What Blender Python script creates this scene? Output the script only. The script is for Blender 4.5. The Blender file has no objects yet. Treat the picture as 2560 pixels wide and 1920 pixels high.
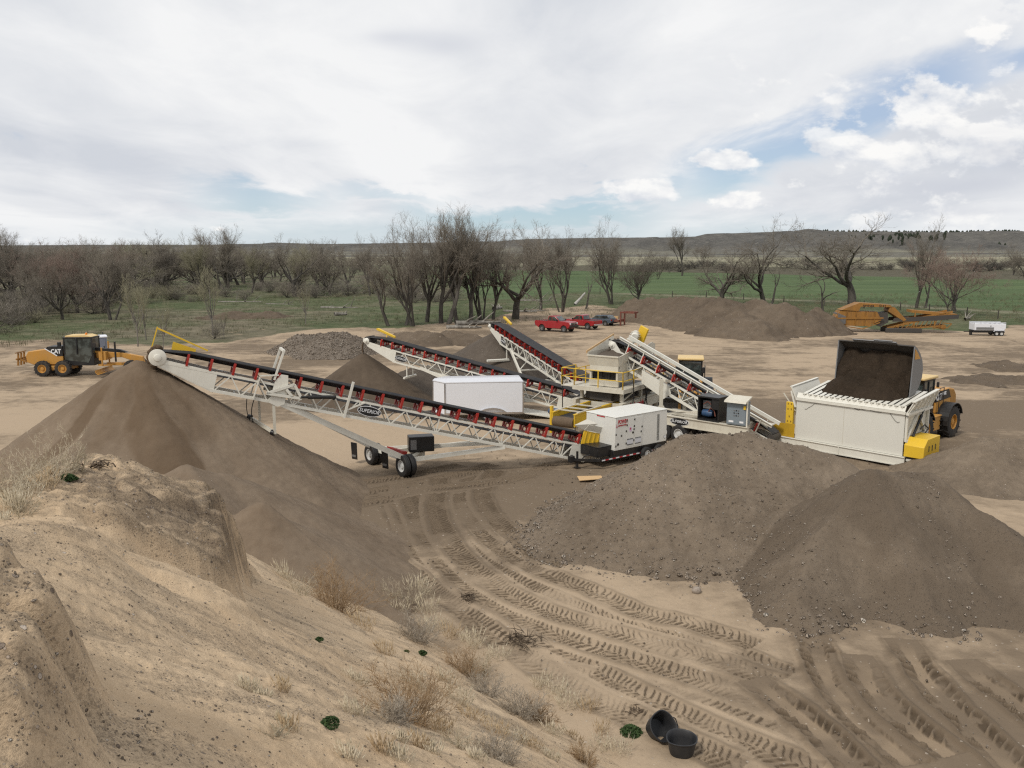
import bpy, math, random
import numpy as np
from mathutils import Vector, Matrix
SC = bpy.context.scene
COL = SC.collection
# ------------------------------------------------------------------ camera
CAMZ, FPX = 11.0, 2130.0
TH = math.atan((960 - 625) / FPX)
cd = bpy.data.cameras.new("camera")
cd.sensor_width = 36.0
cd.lens = 36.0 * FPX / 2560.0
cd.clip_start, cd.clip_end = 0.1, 30000
cam = bpy.data.objects.new("camera", cd)
COL.objects.link(cam)
cam.location = (0, 0, CAMZ)
cam.rotation_euler = (math.pi / 2 - TH, 0, 0)
SC.camera = cam
# ------------------------------------------------------------------ view and light
SC.view_settings.view_transform = 'Standard'
SC.view_settings.look = 'None'
SC.view_settings.exposure = 0.0
SC.view_settings.gamma = 1.0
SUN_EL, SUN_AZ = 50.0, -138.0          # azimuth measured from +Y towards +X: to the left, a little behind the camera
sd = bpy.data.lights.new("sun", 'SUN')
sd.energy = 2.1
sd.angle = math.radians(10)
sd.color = (1.0, 0.955, 0.88)
sun = bpy.data.objects.new("sun", sd)
COL.objects.link(sun)
sun.rotation_euler = (math.radians(90 - SUN_EL), 0, math.radians(180 - SUN_AZ))
_s = Vector((math.sin(math.radians(SUN_AZ)) * math.cos(math.radians(SUN_EL)), math.cos(math.radians(SUN_AZ)) * math.cos(math.radians(SUN_EL)), math.sin(math.radians(SUN_EL))))
sun.rotation_euler = _s.to_track_quat('Z', 'Y').to_euler()
SC.cycles.max_bounces = 4
SC.cycles.diffuse_bounces = 2
SC.cycles.glossy_bounces = 2
SC.cycles.use_denoising = False
SC.cycles.filter_width = 1.25
SC.cycles.transparent_max_bounces = 6

# ------------------------------------------------------------------ tiny shader language
class S:
    """a socket with arithmetic"""
    def __init__(s, nt, sock): s.nt, s.k = nt, sock
    def _m(s, op, *a, clamp=False):
        n = s.nt.nodes.new('ShaderNodeMath'); n.operation = op; n.use_clamp = clamp
        for i, x in enumerate((s,) + a): put(s.nt, n.inputs[i], x)
        return S(s.nt, n.outputs[0])
    def __add__(s, o): return s._m('ADD', o)
    __radd__ = __add__
    def __sub__(s, o): return s._m('SUBTRACT', o)
    def __rsub__(s, o): return (s * -1.0) + o
    def __mul__(s, o): return s._m('MULTIPLY', o)
    __rmul__ = __mul__
    def __truediv__(s, o): return s._m('DIVIDE', o)
    def __pow__(s, o): return s._m('POWER', o)
    def min(s, o): return s._m('MINIMUM', o)
    def max(s, o): return s._m('MAXIMUM', o)
    def abs(s): return s._m('ABSOLUTE')
    def exp(s): return s._m('EXPONENT')
    def sat(s): return s._m('ADD', 0.0, clamp=True)
    def ss(s, a, b):
        n = s.nt.nodes.new('ShaderNodeMapRange'); n.interpolation_type = 'SMOOTHSTEP'
        put(s.nt, n.inputs[0], s); n.inputs[1].default_value = a; n.inputs[2].default_value = b
        return S(s.nt, n.outputs[0])
    def lin(s, a, b, c=0.0, d=1.0):
        n = s.nt.nodes.new('ShaderNodeMapRange')
        put(s.nt, n.inputs[0], s)
        for i, x in enumerate((a, b, c, d)): n.inputs[1 + i].default_value = x
        return S(s.nt, n.outputs[0])
def put(nt, inp, x):
    if isinstance(x, S): nt.links.new(x.k, inp)
    elif isinstance(x, (tuple, list)): inp.default_value = (*x, 1.0) if len(x) == 3 and len(inp.default_value) == 4 else x
    else: inp.default_value = x
class NT:
    def __init__(s, nt): s.nt = nt; nt.nodes.clear()
    def node(s, t, out=0, **kw):
        n = s.nt.nodes.new(t)
        for k, x in kw.items():
            if k.startswith('i_'): put(s.nt, n.inputs[int(k[2:]) if k[2:].isdigit() else k[2:].replace('_', ' ')], x)
            else: setattr(n, k, x)
        return S(s.nt, n.outputs[out])
    def pos(s): return s.node('ShaderNodeNewGeometry', 'Position')
    def objco(s): return s.node('ShaderNodeTexCoord', 'Object')
    def noise(s, v, scale, detail=4.0, rough=0.55, dist=0.0, out=0):
        n = s.nt.nodes.new('ShaderNodeTexNoise'); put(s.nt, n.inputs['Vector'], v)
        n.inputs['Scale'].default_value = scale; n.inputs['Detail'].default_value = detail
        n.inputs['Roughness'].default_value = rough; n.inputs['Distortion'].default_value = dist
        return S(s.nt, n.outputs[out])
    def voro(s, v, scale, out='Distance', rnd=1.0, feature='F1'):
        n = s.nt.nodes.new('ShaderNodeTexVoronoi'); n.feature = feature; put(s.nt, n.inputs['Vector'], v)
        n.inputs['Scale'].default_value = scale; n.inputs['Randomness'].default_value = rnd
        return S(s.nt, n.outputs[out])
    def wave(s, v, scale, dist=2.0):
        n = s.nt.nodes.new('ShaderNodeTexWave'); put(s.nt, n.inputs['Vector'], v)
        n.inputs['Scale'].default_value = scale; n.inputs['Distortion'].default_value = dist
        return S(s.nt, n.outputs[1])
    def mapv(s, v, scale=(1, 1, 1), rot=(0, 0, 0), loc=(0, 0, 0)):
        n = s.nt.nodes.new('ShaderNodeMapping'); put(s.nt, n.inputs[0], v)
        n.inputs['Location'].default_value = loc; n.inputs['Rotation'].default_value = rot; n.inputs['Scale'].default_value = scale
        return S(s.nt, n.outputs[0])
    def xyz(s, v):
        n = s.nt.nodes.new('ShaderNodeSeparateXYZ'); put(s.nt, n.inputs[0], v)
        return [S(s.nt, n.outputs[i]) for i in range(3)]
    def comb(s, x, y, z):
        n = s.nt.nodes.new('ShaderNodeCombineXYZ')
        for i, q in enumerate((x, y, z)): put(s.nt, n.inputs[i], q)
        return S(s.nt, n.outputs[0])
    def mix(s, f, a, b, mode='MIX'):
        n = s.nt.nodes.new('ShaderNodeMix'); n.data_type = 'RGBA'; n.blend_type = mode
        put(s.nt, n.inputs[0], f); put(s.nt, n.inputs[6], a); put(s.nt, n.inputs[7], b)
        return S(s.nt, n.outputs[2])
    def attr(s, name, out='Fac'): return s.node('ShaderNodeAttribute', out, attribute_name=name)
    def bump(s, h, strength=0.5, dist=0.02):
        n = s.nt.nodes.new('ShaderNodeBump'); put(s.nt, n.inputs['Height'], h)
        put(s.nt, n.inputs['Strength'], strength); n.inputs['Distance'].default_value = dist
        return S(s.nt, n.outputs[0])
    def surf(s, col, rough=0.9, bump=None, metal=0.0, spec=0.3, trans=0.0, alpha=None):
        b = s.nt.nodes.new('ShaderNodeBsdfPrincipled')
        put(s.nt, b.inputs['Base Color'], col); put(s.nt, b.inputs['Roughness'], rough); put(s.nt, b.inputs['Metallic'], metal)
        b.inputs['Specular IOR Level'].default_value = spec
        if trans: b.inputs['Transmission Weight'].default_value = trans
        if bump is not None: s.nt.links.new(bump.k, b.inputs['Normal'])
        o = s.nt.nodes.new('ShaderNodeOutputMaterial'); s.nt.links.new(b.outputs[0], o.inputs[0])
        return b
def newmat(name):
    m = bpy.data.materials.new(name); m.use_nodes = True
    return m, NT(m.node_tree)

# ------------------------------------------------------------------ pixel of the photograph -> point of the place (used once, to find where things stand)
CT, ST = math.cos(TH), math.sin(TH)
def ray(px, py):
    x, y = (px - 1280) / FPX, -(py - 960) / FPX
    return x, CT + y * ST, y * CT - ST
def G(px, py, z=0.0):
    d = ray(px, py); t = (z - CAMZ) / d[2]
    return Vector((d[0] * t, d[1] * t, z))
def P(px, py, Y):
    d = ray(px, py); t = Y / d[1]
    return Vector((d[0] * t, Y, CAMZ + d[2] * t))

# ------------------------------------------------------------------ sky
w = bpy.data.worlds.new("World"); SC.world = w; w.use_nodes = True
def build_sky():
    N = NT(w.node_tree)
    v = N.node('ShaderNodeTexCoord', 'Generated')
    x, y, z = N.xyz(v)
    sky = N.node('ShaderNodeTexSky', 0, sky_type='NISHITA', sun_disc=False, sun_elevation=math.radians(SUN_EL), sun_rotation=math.radians(SUN_AZ), altitude=900.0, air_density=1.0, dust_density=1.5, ozone_density=1.0)
    front = y.ss(0.05, 0.25)
    yy = y.max(0.15)
    a, b = x / yy, z / yy                                # direction as slopes to the right and up
    zz = z.max(0.0) + 0.13
    pl = N.comb(x / zz, y / zz, 0.0)                     # a flat cloud deck seen from below
    # high veil
    vs = N.mapv(pl, (0.55, 0.16, 1), (0, 0, math.radians(38)))
    streak = N.noise(vs, 1.3, 3.0, 0.5, 0.5)
    soft = N.noise(N.mapv(pl, (0.5, 0.3, 1), loc=(3.1, 1.2, 0)), 1.0, 4.0, 0.5, 0.3)
    fine = N.noise(N.mapv(pl, (0.8, 0.45, 1), loc=(7, 2, 0)), 2.6, 6.0, 0.58, 0.4)
    # how open the veil is: a tongue of blue rising to the right and low gaps over the hills
    wob = (fine - 0.5) * 0.075 + (soft - 0.5) * 0.05
    def band(a0, b0, a1, b1, wd):
        L = math.hypot(a1 - a0, b1 - b0); ux, uy = (a1 - a0) / L, (b1 - b0) / L
        s = (a - a0) * ux + (b - b0) * uy
        dd = ((b - b0) * ux - (a - a0) * uy + wob * 1.3).abs()
        return (1.0 - (dd / wd).ss(0.15, 1.0)) * s.ss(-0.07, 0.07) * (1.0 - s.ss(L - 0.06, L + 0.1))
    gap = (band(0.19, 0.072, 0.52, 0.195, 0.050) * 0.9).max(band(0.10, 0.050, 0.24, 0.10, 0.024) * 0.6).max(band(0.52, 0.20, 0.75, 0.26, 0.028) * 0.8)
    gap = gap.max(band(-0.12, 0.03, 0.14, 0.036, 0.026) * 0.95).max(band(-0.35, 0.056, -0.25, 0.052, 0.024) * 0.8).max(band(-0.20, 0.063, -0.12, 0.06, 0.014) * 0.55)
    gap = gap.max(band(0.02, 0.045, 0.17, 0.075, 0.014) * 0.7)
    low = (1.0 - (b + wob * 0.5).ss(0.012, 0.05)) * (1.0 - a.abs().ss(0.25, 0.55)) * 0.62
    gap = gap.max(low).max((0.36 - fine).ss(0.0, 0.12) * 0.4 * (1.0 - b.ss(0.15, 0.3)))
    gap = (gap * front + (1.0 - front) * (0.46 - fine).ss(0.0, 0.15) * 0.5).sat()
    # veil tone
    tone = ((streak - 0.5) * 2.6 + (soft - 0.5) * 1.5 + (fine - 0.5) * 1.5 + 0.58).sat()
    veil = N.mix(tone, (6.6, 6.9, 7.45), (9.35, 9.4, 9.45))
    col = N.mix(gap, veil, N.mix(0.35, N.mix(b.ss(0.0, 0.16), (4.9, 6.9, 8.1), (4.4, 5.6, 7.7)), sky))
    # heaped clouds low on the right
    ab = N.comb(a * 1.0, b * 1.7, 0.0)
    cu = N.noise(ab, 13.0, 8.0, 0.58, 0.1)
    cu_up = N.noise(N.comb(a, b * 1.7 + 0.020, 0.0), 13.0, 8.0, 0.58, 0.1)
    big = N.noise(N.mapv(ab, (1, 1.2, 1), loc=(4.3, 0.4, 0)), 4.0, 3.0, 0.5)
    reg = a.ss(0.10, 0.36) * (1.0 - b.ss(0.16, 0.27)) * front
    def blob(px, py, rx, ry):
        d = ray(px, py); a0, b0 = d[0] / d[1], d[2] / d[1]
        q = (((a - a0) / (rx / FPX)) ** 2.0 + ((b - b0) / (ry / FPX)) ** 2.0)
        return (0.0 - q).exp() * front
    blobs = blob(1580, 478, 95, 34).max(blob(1520, 470, 40, 34)).max(blob(1800, 400, 90, 26) * 0.9).max(blob(2330, 260, 150, 60) * 0.8).max(blob(2500, 60, 120, 60) * 0.9).max(blob(2520, 320, 90, 50) * 0.9).max(blob(1850, 500, 110, 22) * 0.7).max(blob(2150, 370, 130, 30) * 0.8).max(blob(545, 572, 34, 12) * 0.7).max(blob(100, 598, 60, 14) * 0.6).max(blob(630, 600, 30, 10) * 0.6)
    dens = (cu + (big - 0.5) * 0.35 + reg * 0.155 + blobs * 0.30 - 0.66)
    heap = dens.ss(0.0, 0.10) * (reg * 0.8).max((blobs * 3.0).sat())
    lit = ((cu - cu_up) * 4.2 + 0.55 + blobs * 0.12).sat()
    col = N.mix(heap.sat() * 0.92, col, N.mix(lit, (6.9, 7.25, 7.9), (10.2, 10.1, 9.9)))
    # grey scraps: one overhead, one bank at the right edge
    g = (blob(1060, 100, 130, 26) * 0.45 + blob(1130, 120, 70, 20) * 0.4 + blob(980, 92, 60, 14) * 0.35 + blob(2500, 375, 110, 40) * 1.0 + blob(2350, 465, 200, 26) * 0.7 + blob(2420, 530, 200, 14) * 0.5)
    col = N.mix(((g + (fine - 0.5) * 2.2 * g.ss(0.0, 0.4)) * 0.6).sat(), col, (5.7, 6.0, 6.8))
    hz = (1.0 - b.ss(0.0, 0.05)) * 0.35
    col = N.mix(hz, col, (7.6, 8.1, 8.5))
    bg = w.node_tree.nodes.new('ShaderNodeBackground'); put(w.node_tree, bg.inputs[0], col); bg.inputs[1].default_value = 0.097
    o = w.node_tree.nodes.new('ShaderNodeOutputWorld'); w.node_tree.links.new(bg.outputs[0], o.inputs[0])
build_sky()
w.cycles.sampling_method = 'NONE'

# ------------------------------------------------------------------ numpy noise
_rng = np.random.RandomState(7)
_perm = _rng.permutation(4096)
_val = _rng.rand(4096)
def vn(x, y, seed=0):
    xi, yi = np.floor(x).astype(np.int64), np.floor(y).astype(np.int64)
    fx, fy = x - xi, y - yi
    fx, fy = fx * fx * fx * (fx * (fx * 6 - 15) + 10), fy * fy * fy * (fy * (fy * 6 - 15) + 10)
    def h(a, b): return _val[_perm[(_perm[(a + seed * 131) & 4095] + b) & 4095]]
    return (h(xi, yi) * (1 - fx) + h(xi + 1, yi) * fx) * (1 - fy) + (h(xi, yi + 1) * (1 - fx) + h(xi + 1, yi + 1) * fx) * fy
def fbm(x, y, oct=4, seed=0, gain=0.5):
    x, y = np.asarray(x, float), np.asarray(y, float)
    r = np.zeros(np.broadcast(x, y).shape); am = 1.0; tot = 0
    for i in range(oct):
        c, s = math.cos(i * 0.9), math.sin(i * 0.9)
        r = r + am * vn((x * c - y * s) * 2 ** i + 17.3 * i, (x * s + y * c) * 2 ** i - 9.1 * i, seed + i); tot += am; am *= gain
    return r / tot
def ridged(x, y, oct=4, seed=0): return 1 - np.abs(2 * fbm(x, y, oct, seed) - 1)
def sst(x, a, b):
    t = np.clip((x - a) / (b - a), 0, 1); return t * t * (3 - 2 * t)

# ------------------------------------------------------------------ objects
def props(o, label=None, cat=None, group=None, kind=None):
    if label: o['label'] = label
    if cat: o['category'] = cat
    if group: o['group'] = group
    if kind: o['kind'] = kind
    return o
def thing(name, label, cat, loc=(0, 0, 0), rz=0.0, group=None, mat=None):
    o = bpy.data.objects.new(name, None); COL.objects.link(o); o.empty_display_size = 0.2
    if mat is not None: o.matrix_world = mat
    else: o.location = loc; o.rotation_euler = (0, 0, rz)
    return props(o, label, cat, group)
def link(name, me, mat, parent=None):
    o = bpy.data.objects.new(name, me); COL.objects.link(o)
    if mat is not None:
        me.materials.clear(); me.materials.append(mat)
    if parent is not None: o.parent = parent
    return o
def mesh_np(name, V, F, smooth=False):
    """V (n,3), F (m,k) arrays -> mesh, fast"""
    V = np.ascontiguousarray(V, dtype=np.float32); F = np.ascontiguousarray(F, dtype=np.int32)
    me = bpy.data.meshes.new(name); k = F.shape[1]
    me.vertices.add(len(V)); me.vertices.foreach_set('co', V.ravel())
    me.loops.add(F.size); me.loops.foreach_set('vertex_index', F.ravel())
    me.polygons.add(len(F)); me.polygons.foreach_set('loop_start', np.arange(0, F.size, k, dtype=np.int32))
    me.polygons.foreach_set('use_smooth', np.full(len(F), smooth, dtype=bool))
    me.update(calc_edges=True); return me
def set_attr(me, name, val):
    a = me.attributes.new(name, 'FLOAT', 'POINT'); a.data.foreach_set('value', np.ascontiguousarray(val, dtype=np.float32).ravel())
def grid_faces(ny, nx, keep=None):
    i = np.arange(ny * nx).reshape(ny, nx)
    F = np.stack([i[:-1, :-1], i[:-1, 1:], i[1:, 1:], i[1:, :-1]], -1).reshape(-1, 4)
    if keep is not None: F = F[keep.ravel()[F].any(1)]
    return F
def compact(V, F, *at):
    u, inv = np.unique(F, return_inverse=True)
    return (V[u], inv.reshape(F.shape)) + tuple(a.ravel()[u] for a in at)
def copy_tree(o, parent=None):
    c = o.copy(); COL.objects.link(c)
    if parent is not None: c.parent = parent
    for ch in list(o.children): copy_tree(ch, c)
    return c

class MB:
    """collects shapes for ONE mesh"""
    def __init__(s): s.v, s.f = [], []
    def add(s, V, F):
        b = len(s.v); s.v += [tuple(p) for p in V]; s.f += [tuple(i + b for i in f) for f in F]; return s
    def box(s, c, d, R=None):
        V = [Vector((i * d[0] / 2, j * d[1] / 2, k * d[2] / 2)) for i in (-1, 1) for j in (-1, 1) for k in (-1, 1)]
        if R is not None: V = [R @ p for p in V]
        V = [p + Vector(c) for p in V]
        return s.add(V, [(0, 1, 3, 2), (4, 6, 7, 5), (0, 4, 5, 1), (2, 3, 7, 6), (0, 2, 6, 4), (1, 5, 7, 3)])
    def bx(s, x0, x1, y0, y1, z0, z1): return s.box(((x0 + x1) / 2, (y0 + y1) / 2, (z0 + z1) / 2), (abs(x1 - x0), abs(y1 - y0), abs(z1 - z0)))
    def beam(s, p, q, w, h=None, up=(0, 0, 1)):
        h = h or w; p, q = Vector(p), Vector(q); d = (q - p); L = d.length
        if L < 1e-6: return s
        d /= L; u = Vector(up)
        if abs(d.dot(u)) > 0.98: u = Vector((1, 0, 0))
        r = d.cross(u).normalized(); u = r.cross(d)
        V = [p + r * (i * w / 2) + u * (j * h / 2) for i, j in ((-1, -1), (1, -1), (1, 1), (-1, 1))]
        V += [x + d * L for x in V]
        return s.add(V, [(0, 1, 2, 3), (7, 6, 5, 4), (0, 4, 5, 1), (1, 5, 6, 2), (2, 6, 7, 3), (3, 7, 4, 0)])
    def tube(s, p, q, r, r2=None, n=10):
        r2 = r if r2 is None else r2; p, q = Vector(p), Vector(q); d = (q - p).normalized()
        u = Vector((0, 0, 1)) if abs(d.z) < 0.9 else Vector((1, 0, 0)); a = d.cross(u).normalized(); b = a.cross(d)
        V = []
        for c, R in ((p, r), (q, r2)):
            for i in range(n):
                t = 2 * math.pi * i / n; V.append(c + (a * math.cos(t) + b * math.sin(t)) * R)
        F = [(i, (i + 1) % n, n + (i + 1) % n, n + i) for i in range(n)] + [tuple(reversed(range(n))), tuple(range(n, 2 * n))]
        return s.add(V, F)
    def pipe(s, pts, r, n=6):
        for a, b in zip(pts, pts[1:]): s.tube(a, b, r, n=n)
        return s
    def lathe(s, prof, c, axis, n=24):
        """prof: (radius, along axis); open ends are closed by radius 0"""
        d = Vector(axis).normalized(); c = Vector(c)
        u = Vector((0, 0, 1)) if abs(d.z) < 0.9 else Vector((1, 0, 0)); a = d.cross(u).normalized(); b = a.cross(d)
        V, F = [], []
        for R, h in prof:
            for i in range(n):
                t = 2 * math.pi * i / n; V.append(c + d * h + (a * math.cos(t) + b * math.sin(t)) * max(R, 1e-4))
        for k in range(len(prof) - 1):
            for i in range(n): F.append((k * n + i, k * n + (i + 1) % n, (k + 1) * n + (i + 1) % n, (k + 1) * n + i))
        return s.add(V, F)
    def prism(s, poly, y0, y1):
        """outline in x,z pulled from y0 to y1"""
        n = len(poly); V = [(x, y0, z) for x, z in poly] + [(x, y1, z) for x, z in poly]
        return s.add(V, [tuple(range(n)), tuple(reversed(range(n, 2 * n)))] + [(i, n + i, n + (i + 1) % n, (i + 1) % n) for i in range(n)])
    def prism_y(s, poly, x0, x1):
        """outline in y,z pulled from x0 to x1"""
        n = len(poly); V = [(x0, y, z) for y, z in poly] + [(x1, y, z) for y, z in poly]
        return s.add(V, [tuple(range(n)), tuple(reversed(range(n, 2 * n)))] + [(i, n + i, n + (i + 1) % n, (i + 1) % n) for i in range(n)])
    def plate(s, pts, th):
        """flat polygon in space given a thickness along its normal"""
        pts = [Vector(p) for p in pts]; nn = (pts[1] - pts[0]).cross(pts[2] - pts[1]).normalized() * th / 2; n = len(pts)
        return s.add([p - nn for p in pts] + [p + nn for p in pts], [tuple(range(n)), tuple(reversed(range(n, 2 * n)))] + [(i, n + i, n + (i + 1) % n, (i + 1) % n) for i in range(n)])
    def build(s, name, mat, parent=None, label=None, bevel=0.0, smooth=True):
        me = bpy.data.meshes.new(name); me.from_pydata(s.v, [], s.f)
        import bmesh
        bm = bmesh.new(); bm.from_mesh(me); bmesh.ops.recalc_face_normals(bm, faces=bm.faces); bm.to_mesh(me); bm.free()
        if smooth:
            me.shade_smooth(); me.set_sharp_from_angle(angle=math.radians(38))
        o = link(name, me, mat, parent)
        if label: o['label'] = label
        if bevel:
            b = o.modifiers.new("bevel", 'BEVEL'); b.width = bevel; b.segments = 2; b.limit_method = 'ANGLE'; b.angle_limit = math.radians(40)
        return o
def text_mesh(txt, size, thick=0.006, bold=0.0, shear=0.0, width=None):
    cu = bpy.data.curves.new("lettering", 'FONT'); cu.body = txt; cu.size = size; cu.extrude = thick; cu.offset = bold; cu.shear = shear
    cu.align_x = 'CENTER'; cu.align_y = 'CENTER'; cu.resolution_u = 3
    o = bpy.data.objects.new("lettering", cu); COL.objects.link(o)
    dg = bpy.context.evaluated_depsgraph_get(); me = bpy.data.meshes.new_from_object(o.evaluated_get(dg))
    bpy.data.objects.remove(o); bpy.data.curves.remove(cu)
    if max(abs(v.co.y) for v in me.vertices) > size * 1.3: return text_mesh(txt, size, thick, 0.0, shear, width)
    if width:
        xs = [v.co.x for v in me.vertices]; k = width / (max(xs) - min(xs))
        for v in me.vertices: v.co.x *= k
    return me
def text(txt, size, mat, parent, origin, right, up, bold=0.0, shear=0.0, width=None, name="lettering"):
    """letters standing on a surface: origin, direction of reading, direction up"""
    r, u = Vector(right).normalized(), Vector(up).normalized(); n = r.cross(u)
    M = Matrix((r, u, n)).transposed().to_4x4(); M.translation = Vector(origin)
    o = link(name, text_mesh(txt, size, 0.006, bold, shear, width), mat, parent)
    o.matrix_local = M
    return o
# ------------------------------------------------------------------ earth materials
def stones(N, v, scale, lo, hi):
    """scattered pebbles: mask and a random value per pebble"""
    d = N.voro(v, scale); c = N.voro(v, scale, 'Color')
    r = N.xyz(c)
    size = r[0].lin(0, 1, lo, hi)
    return (1.0 - (d / size).ss(0.75, 1.0)) , r[1], d
def m_soil(name, dark, light, gravel=0.5, gscale=14.0, bump=0.6, bd=0.05, big=0.25, extra=None, stretch=(1, 1, 1), stone=(0.42, 0.36, 0.30), srot=0.0):
    m, N = newmat(name); p = N.pos()
    ps = N.mapv(p, stretch, (0, 0, srot))
    n1 = N.noise(ps, big, 5, 0.55, 0.3); n2 = N.noise(p, big * 9, 5, 0.65); n3 = N.noise(p, gscale * 3, 3, 0.7)
    t = ((n1 - 0.5) * 1.5 + (n2 - 0.5) * 1.1 + (n3 - 0.5) * 0.7 + 0.5).sat()
    c = N.mix(t, dark, light)
    s, r, d = stones(N, p, gscale, 0.12, 0.46)
    s2, r2, d2 = stones(N, p, gscale * 2.7, 0.15, 0.5)
    on = (r - (1 - gravel * 0.30)).ss(0.0, 0.05) * s; on2 = (r2 - (1 - gravel * 0.45)).ss(0.0, 0.05) * s2
    pt = N.noise(p, 0.55, 4, 0.6).ss(0.42, 0.60) * 0.85 + 0.15; on = on * pt; on2 = on2 * (pt * 0.7 + 0.3)
    shade = N.mix(N.xyz(N.voro(p, gscale, 'Color'))[2], tuple(x * 0.55 for x in stone), tuple(min(1, x * 1.35) for x in stone))
    c = N.mix(on2 * 0.75, c, N.mix(r2.lin(0.7, 1), tuple(x * 0.5 for x in stone), stone))
    c = N.mix(on * 0.9, c, shade)
    if extra: c = extra(N, p, c)
    h = n2 * 0.6 + n3 * 0.35 + on * 0.5 + on2 * 0.25
    N.surf(c, 0.95, N.bump(h, bump, bd), spec=0.12)
    return m
SAND, BROWN, DARK = (0.47, 0.345, 0.215), (0.215, 0.155, 0.100), (0.105, 0.078, 0.055)
def m_ground():
    m, N = newmat("pit floor and meadow"); p = N.pos()
    dirt, grass, field, pale, brush = (N.attr(k) for k in ('dirt', 'grass', 'field', 'pale', 'brush'))
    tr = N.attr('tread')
    n1 = N.noise(p, 0.16, 5, 0.55, 0.4); n2 = N.noise(p, 1.1, 5, 0.65, 0.2); n3 = N.noise(p, 22, 4, 0.7)
    streak = N.noise(N.mapv(p, (0.07, 0.6, 1), (0, 0, math.radians(-9))), 1.0, 5, 0.6, 0.6)
    streak2 = N.noise(N.mapv(p, (0.09, 1.0, 1), (0, 0, math.radians(16))), 1.0, 4, 0.6, 0.4)
    far = N.xyz(p)[1].ss(42, 60)
    mud = (dirt * 1.25 - 0.12 + (n1 - 0.5) * 1.1 + (n2 - 0.5) * 0.85 + ((streak - 0.5) * 0.6 + (streak2 - 0.5) * 0.55 + (N.noise(p, 0.35, 5, 0.65, 1.0) - 0.5) * 1.0) * far).ss(0.22, 0.85)
    c = N.mix(mud, (0.41, 0.315, 0.218), (0.178, 0.135, 0.094))
    c = N.mix((n3 - 0.35).sat() * 0.4, c, (0.13, 0.095, 0.06))
    s, r, d = stones(N, p, 9.0, 0.10, 0.40)
    c = N.mix((r - 0.86).ss(0, 0.05) * s * 0.8, c, N.mix(r.lin(0.86, 1), (0.16, 0.13, 0.10), (0.5, 0.43, 0.35)))
    c = N.mix(N.attr('smooth') * 0.8, c, (0.40, 0.30, 0.20))
    c = N.mix(tr.sat() * 0.85, c, (0.080, 0.058, 0.038))  # tread tint: churned moist soil plus thin shade lines put into the colour
    gn = N.noise(p, 0.35, 6, 0.68); gf = N.noise(p, 2.6, 4, 0.7); patch = N.noise(p, 0.055, 5, 0.6, 0.8)
    gcol = N.mix((gn * 0.6 + gf * 0.4).ss(0.36, 0.64), (0.052, 0.068, 0.030), (0.105, 0.122, 0.058))
    gcol = N.mix(((patch - 0.47) * 3.0 + (gf - 0.5) * 1.5 + (gn - 0.5) * 1.2 + N.attr('scrub') * 0.9).sat() * 0.85, gcol, N.mix(gn.ss(0.35, 0.65), (0.115, 0.096, 0.066), (0.205, 0.172, 0.122)))
    edge = (grass * 1.6 - 0.3 + (gn - 0.5) * 1.7).ss(0.28, 0.62)
    c = N.mix(edge, c, gcol)
    fcol = N.mix(N.noise(N.mapv(p, (0.012, 0.09, 1)), 1.0, 4, 0.6).ss(0.3, 0.7), (0.066, 0.098, 0.042), (0.098, 0.134, 0.058))
    c = N.mix(field, c, fcol)
    pn = N.noise(N.mapv(p, (0.004, 0.016, 1)), 1.0, 6, 0.65, 0.5)
    c = N.mix(pale, c, N.mix((pn - 0.5).lin(-0.14, 0.14).sat(), (0.155, 0.150, 0.090), (0.34, 0.31, 0.225)))
    c = N.mix(brush, c, N.mix(gn.ss(0.3, 0.7), (0.060, 0.058, 0.036), (0.13, 0.112, 0.078)))
    N.surf(c, 0.95, N.bump(n3 * 0.4 + n2 * 0.5 + s * 0.3, 0.55, 0.035), spec=0.1)
    return m
# ------------------------------------------------------------------ the ground sheet
TRK = [  # tyre paths, as points of the ground
    [(930, 1215), (985, 1275), (1020, 1360), (1032, 1440), (1040, 1500)],
    [(985, 1210), (1018, 1300), (1062, 1390), (1150, 1482), (1290, 1570), (1480, 1648), (1700, 1722), (1900, 1790), (2120, 1870), (2260, 1925)],
    [(1075, 1200), (1060, 1270), (1085, 1345), (1150, 1430), (1290, 1530), (1480, 1602), (1720, 1680), (1930, 1752), (2080, 1800)],
    [(1130, 1190), (1110, 1250), (1140, 1320), (1220, 1400), (1350, 1480), (1520, 1545), (1700, 1590), (1850, 1640), (1990, 1695)],
    [(1190, 1180), (1155, 1240), (1185, 1305), (1270, 1385), (1380, 1440), (1480, 1478), (1600, 1530), (1760, 1570), (1900, 1620)],
    [(865, 1235), (960, 1222), (1060, 1205), (1170, 1180), (1300, 1140), (1420, 1128)],
    [(880, 1262), (990, 1245), (1110, 1228), (1230, 1205), (1330, 1180)],
    [(1330, 1560), (1450, 1650), (1620, 1745), (1800, 1830), (2000, 1915), (2060, 1940)],
    [(1180, 1560), (1290, 1640), (1450, 1740), (1570, 1790), (1720, 1870), (1850, 1930)],
    [(985, 1405), (1080, 1470), (1200, 1560), (1330, 1650), (1480, 1700)],
]
TRK += [[(1010, 1208), (1050, 1300), (1100, 1390), (1195, 1480), (1340, 1560), (1540, 1632), (1760, 1702), (1960, 1770), (2180, 1850)],
    [(1100, 1196), (1090, 1270), (1118, 1345), (1190, 1425), (1330, 1512), (1520, 1575), (1750, 1640), (1960, 1715)],
    [(1240, 1175), (1205, 1235), (1240, 1300), (1330, 1375), (1420, 1415)],
    [(960, 1240), (1050, 1225), (1160, 1215), (1290, 1195), (1400, 1150)],
    [(850, 1212), (940, 1200), (1040, 1186), (1160, 1160)],
    [(1270, 1610), (1400, 1700), (1540, 1775), (1680, 1840), (1830, 1910)]]
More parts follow.
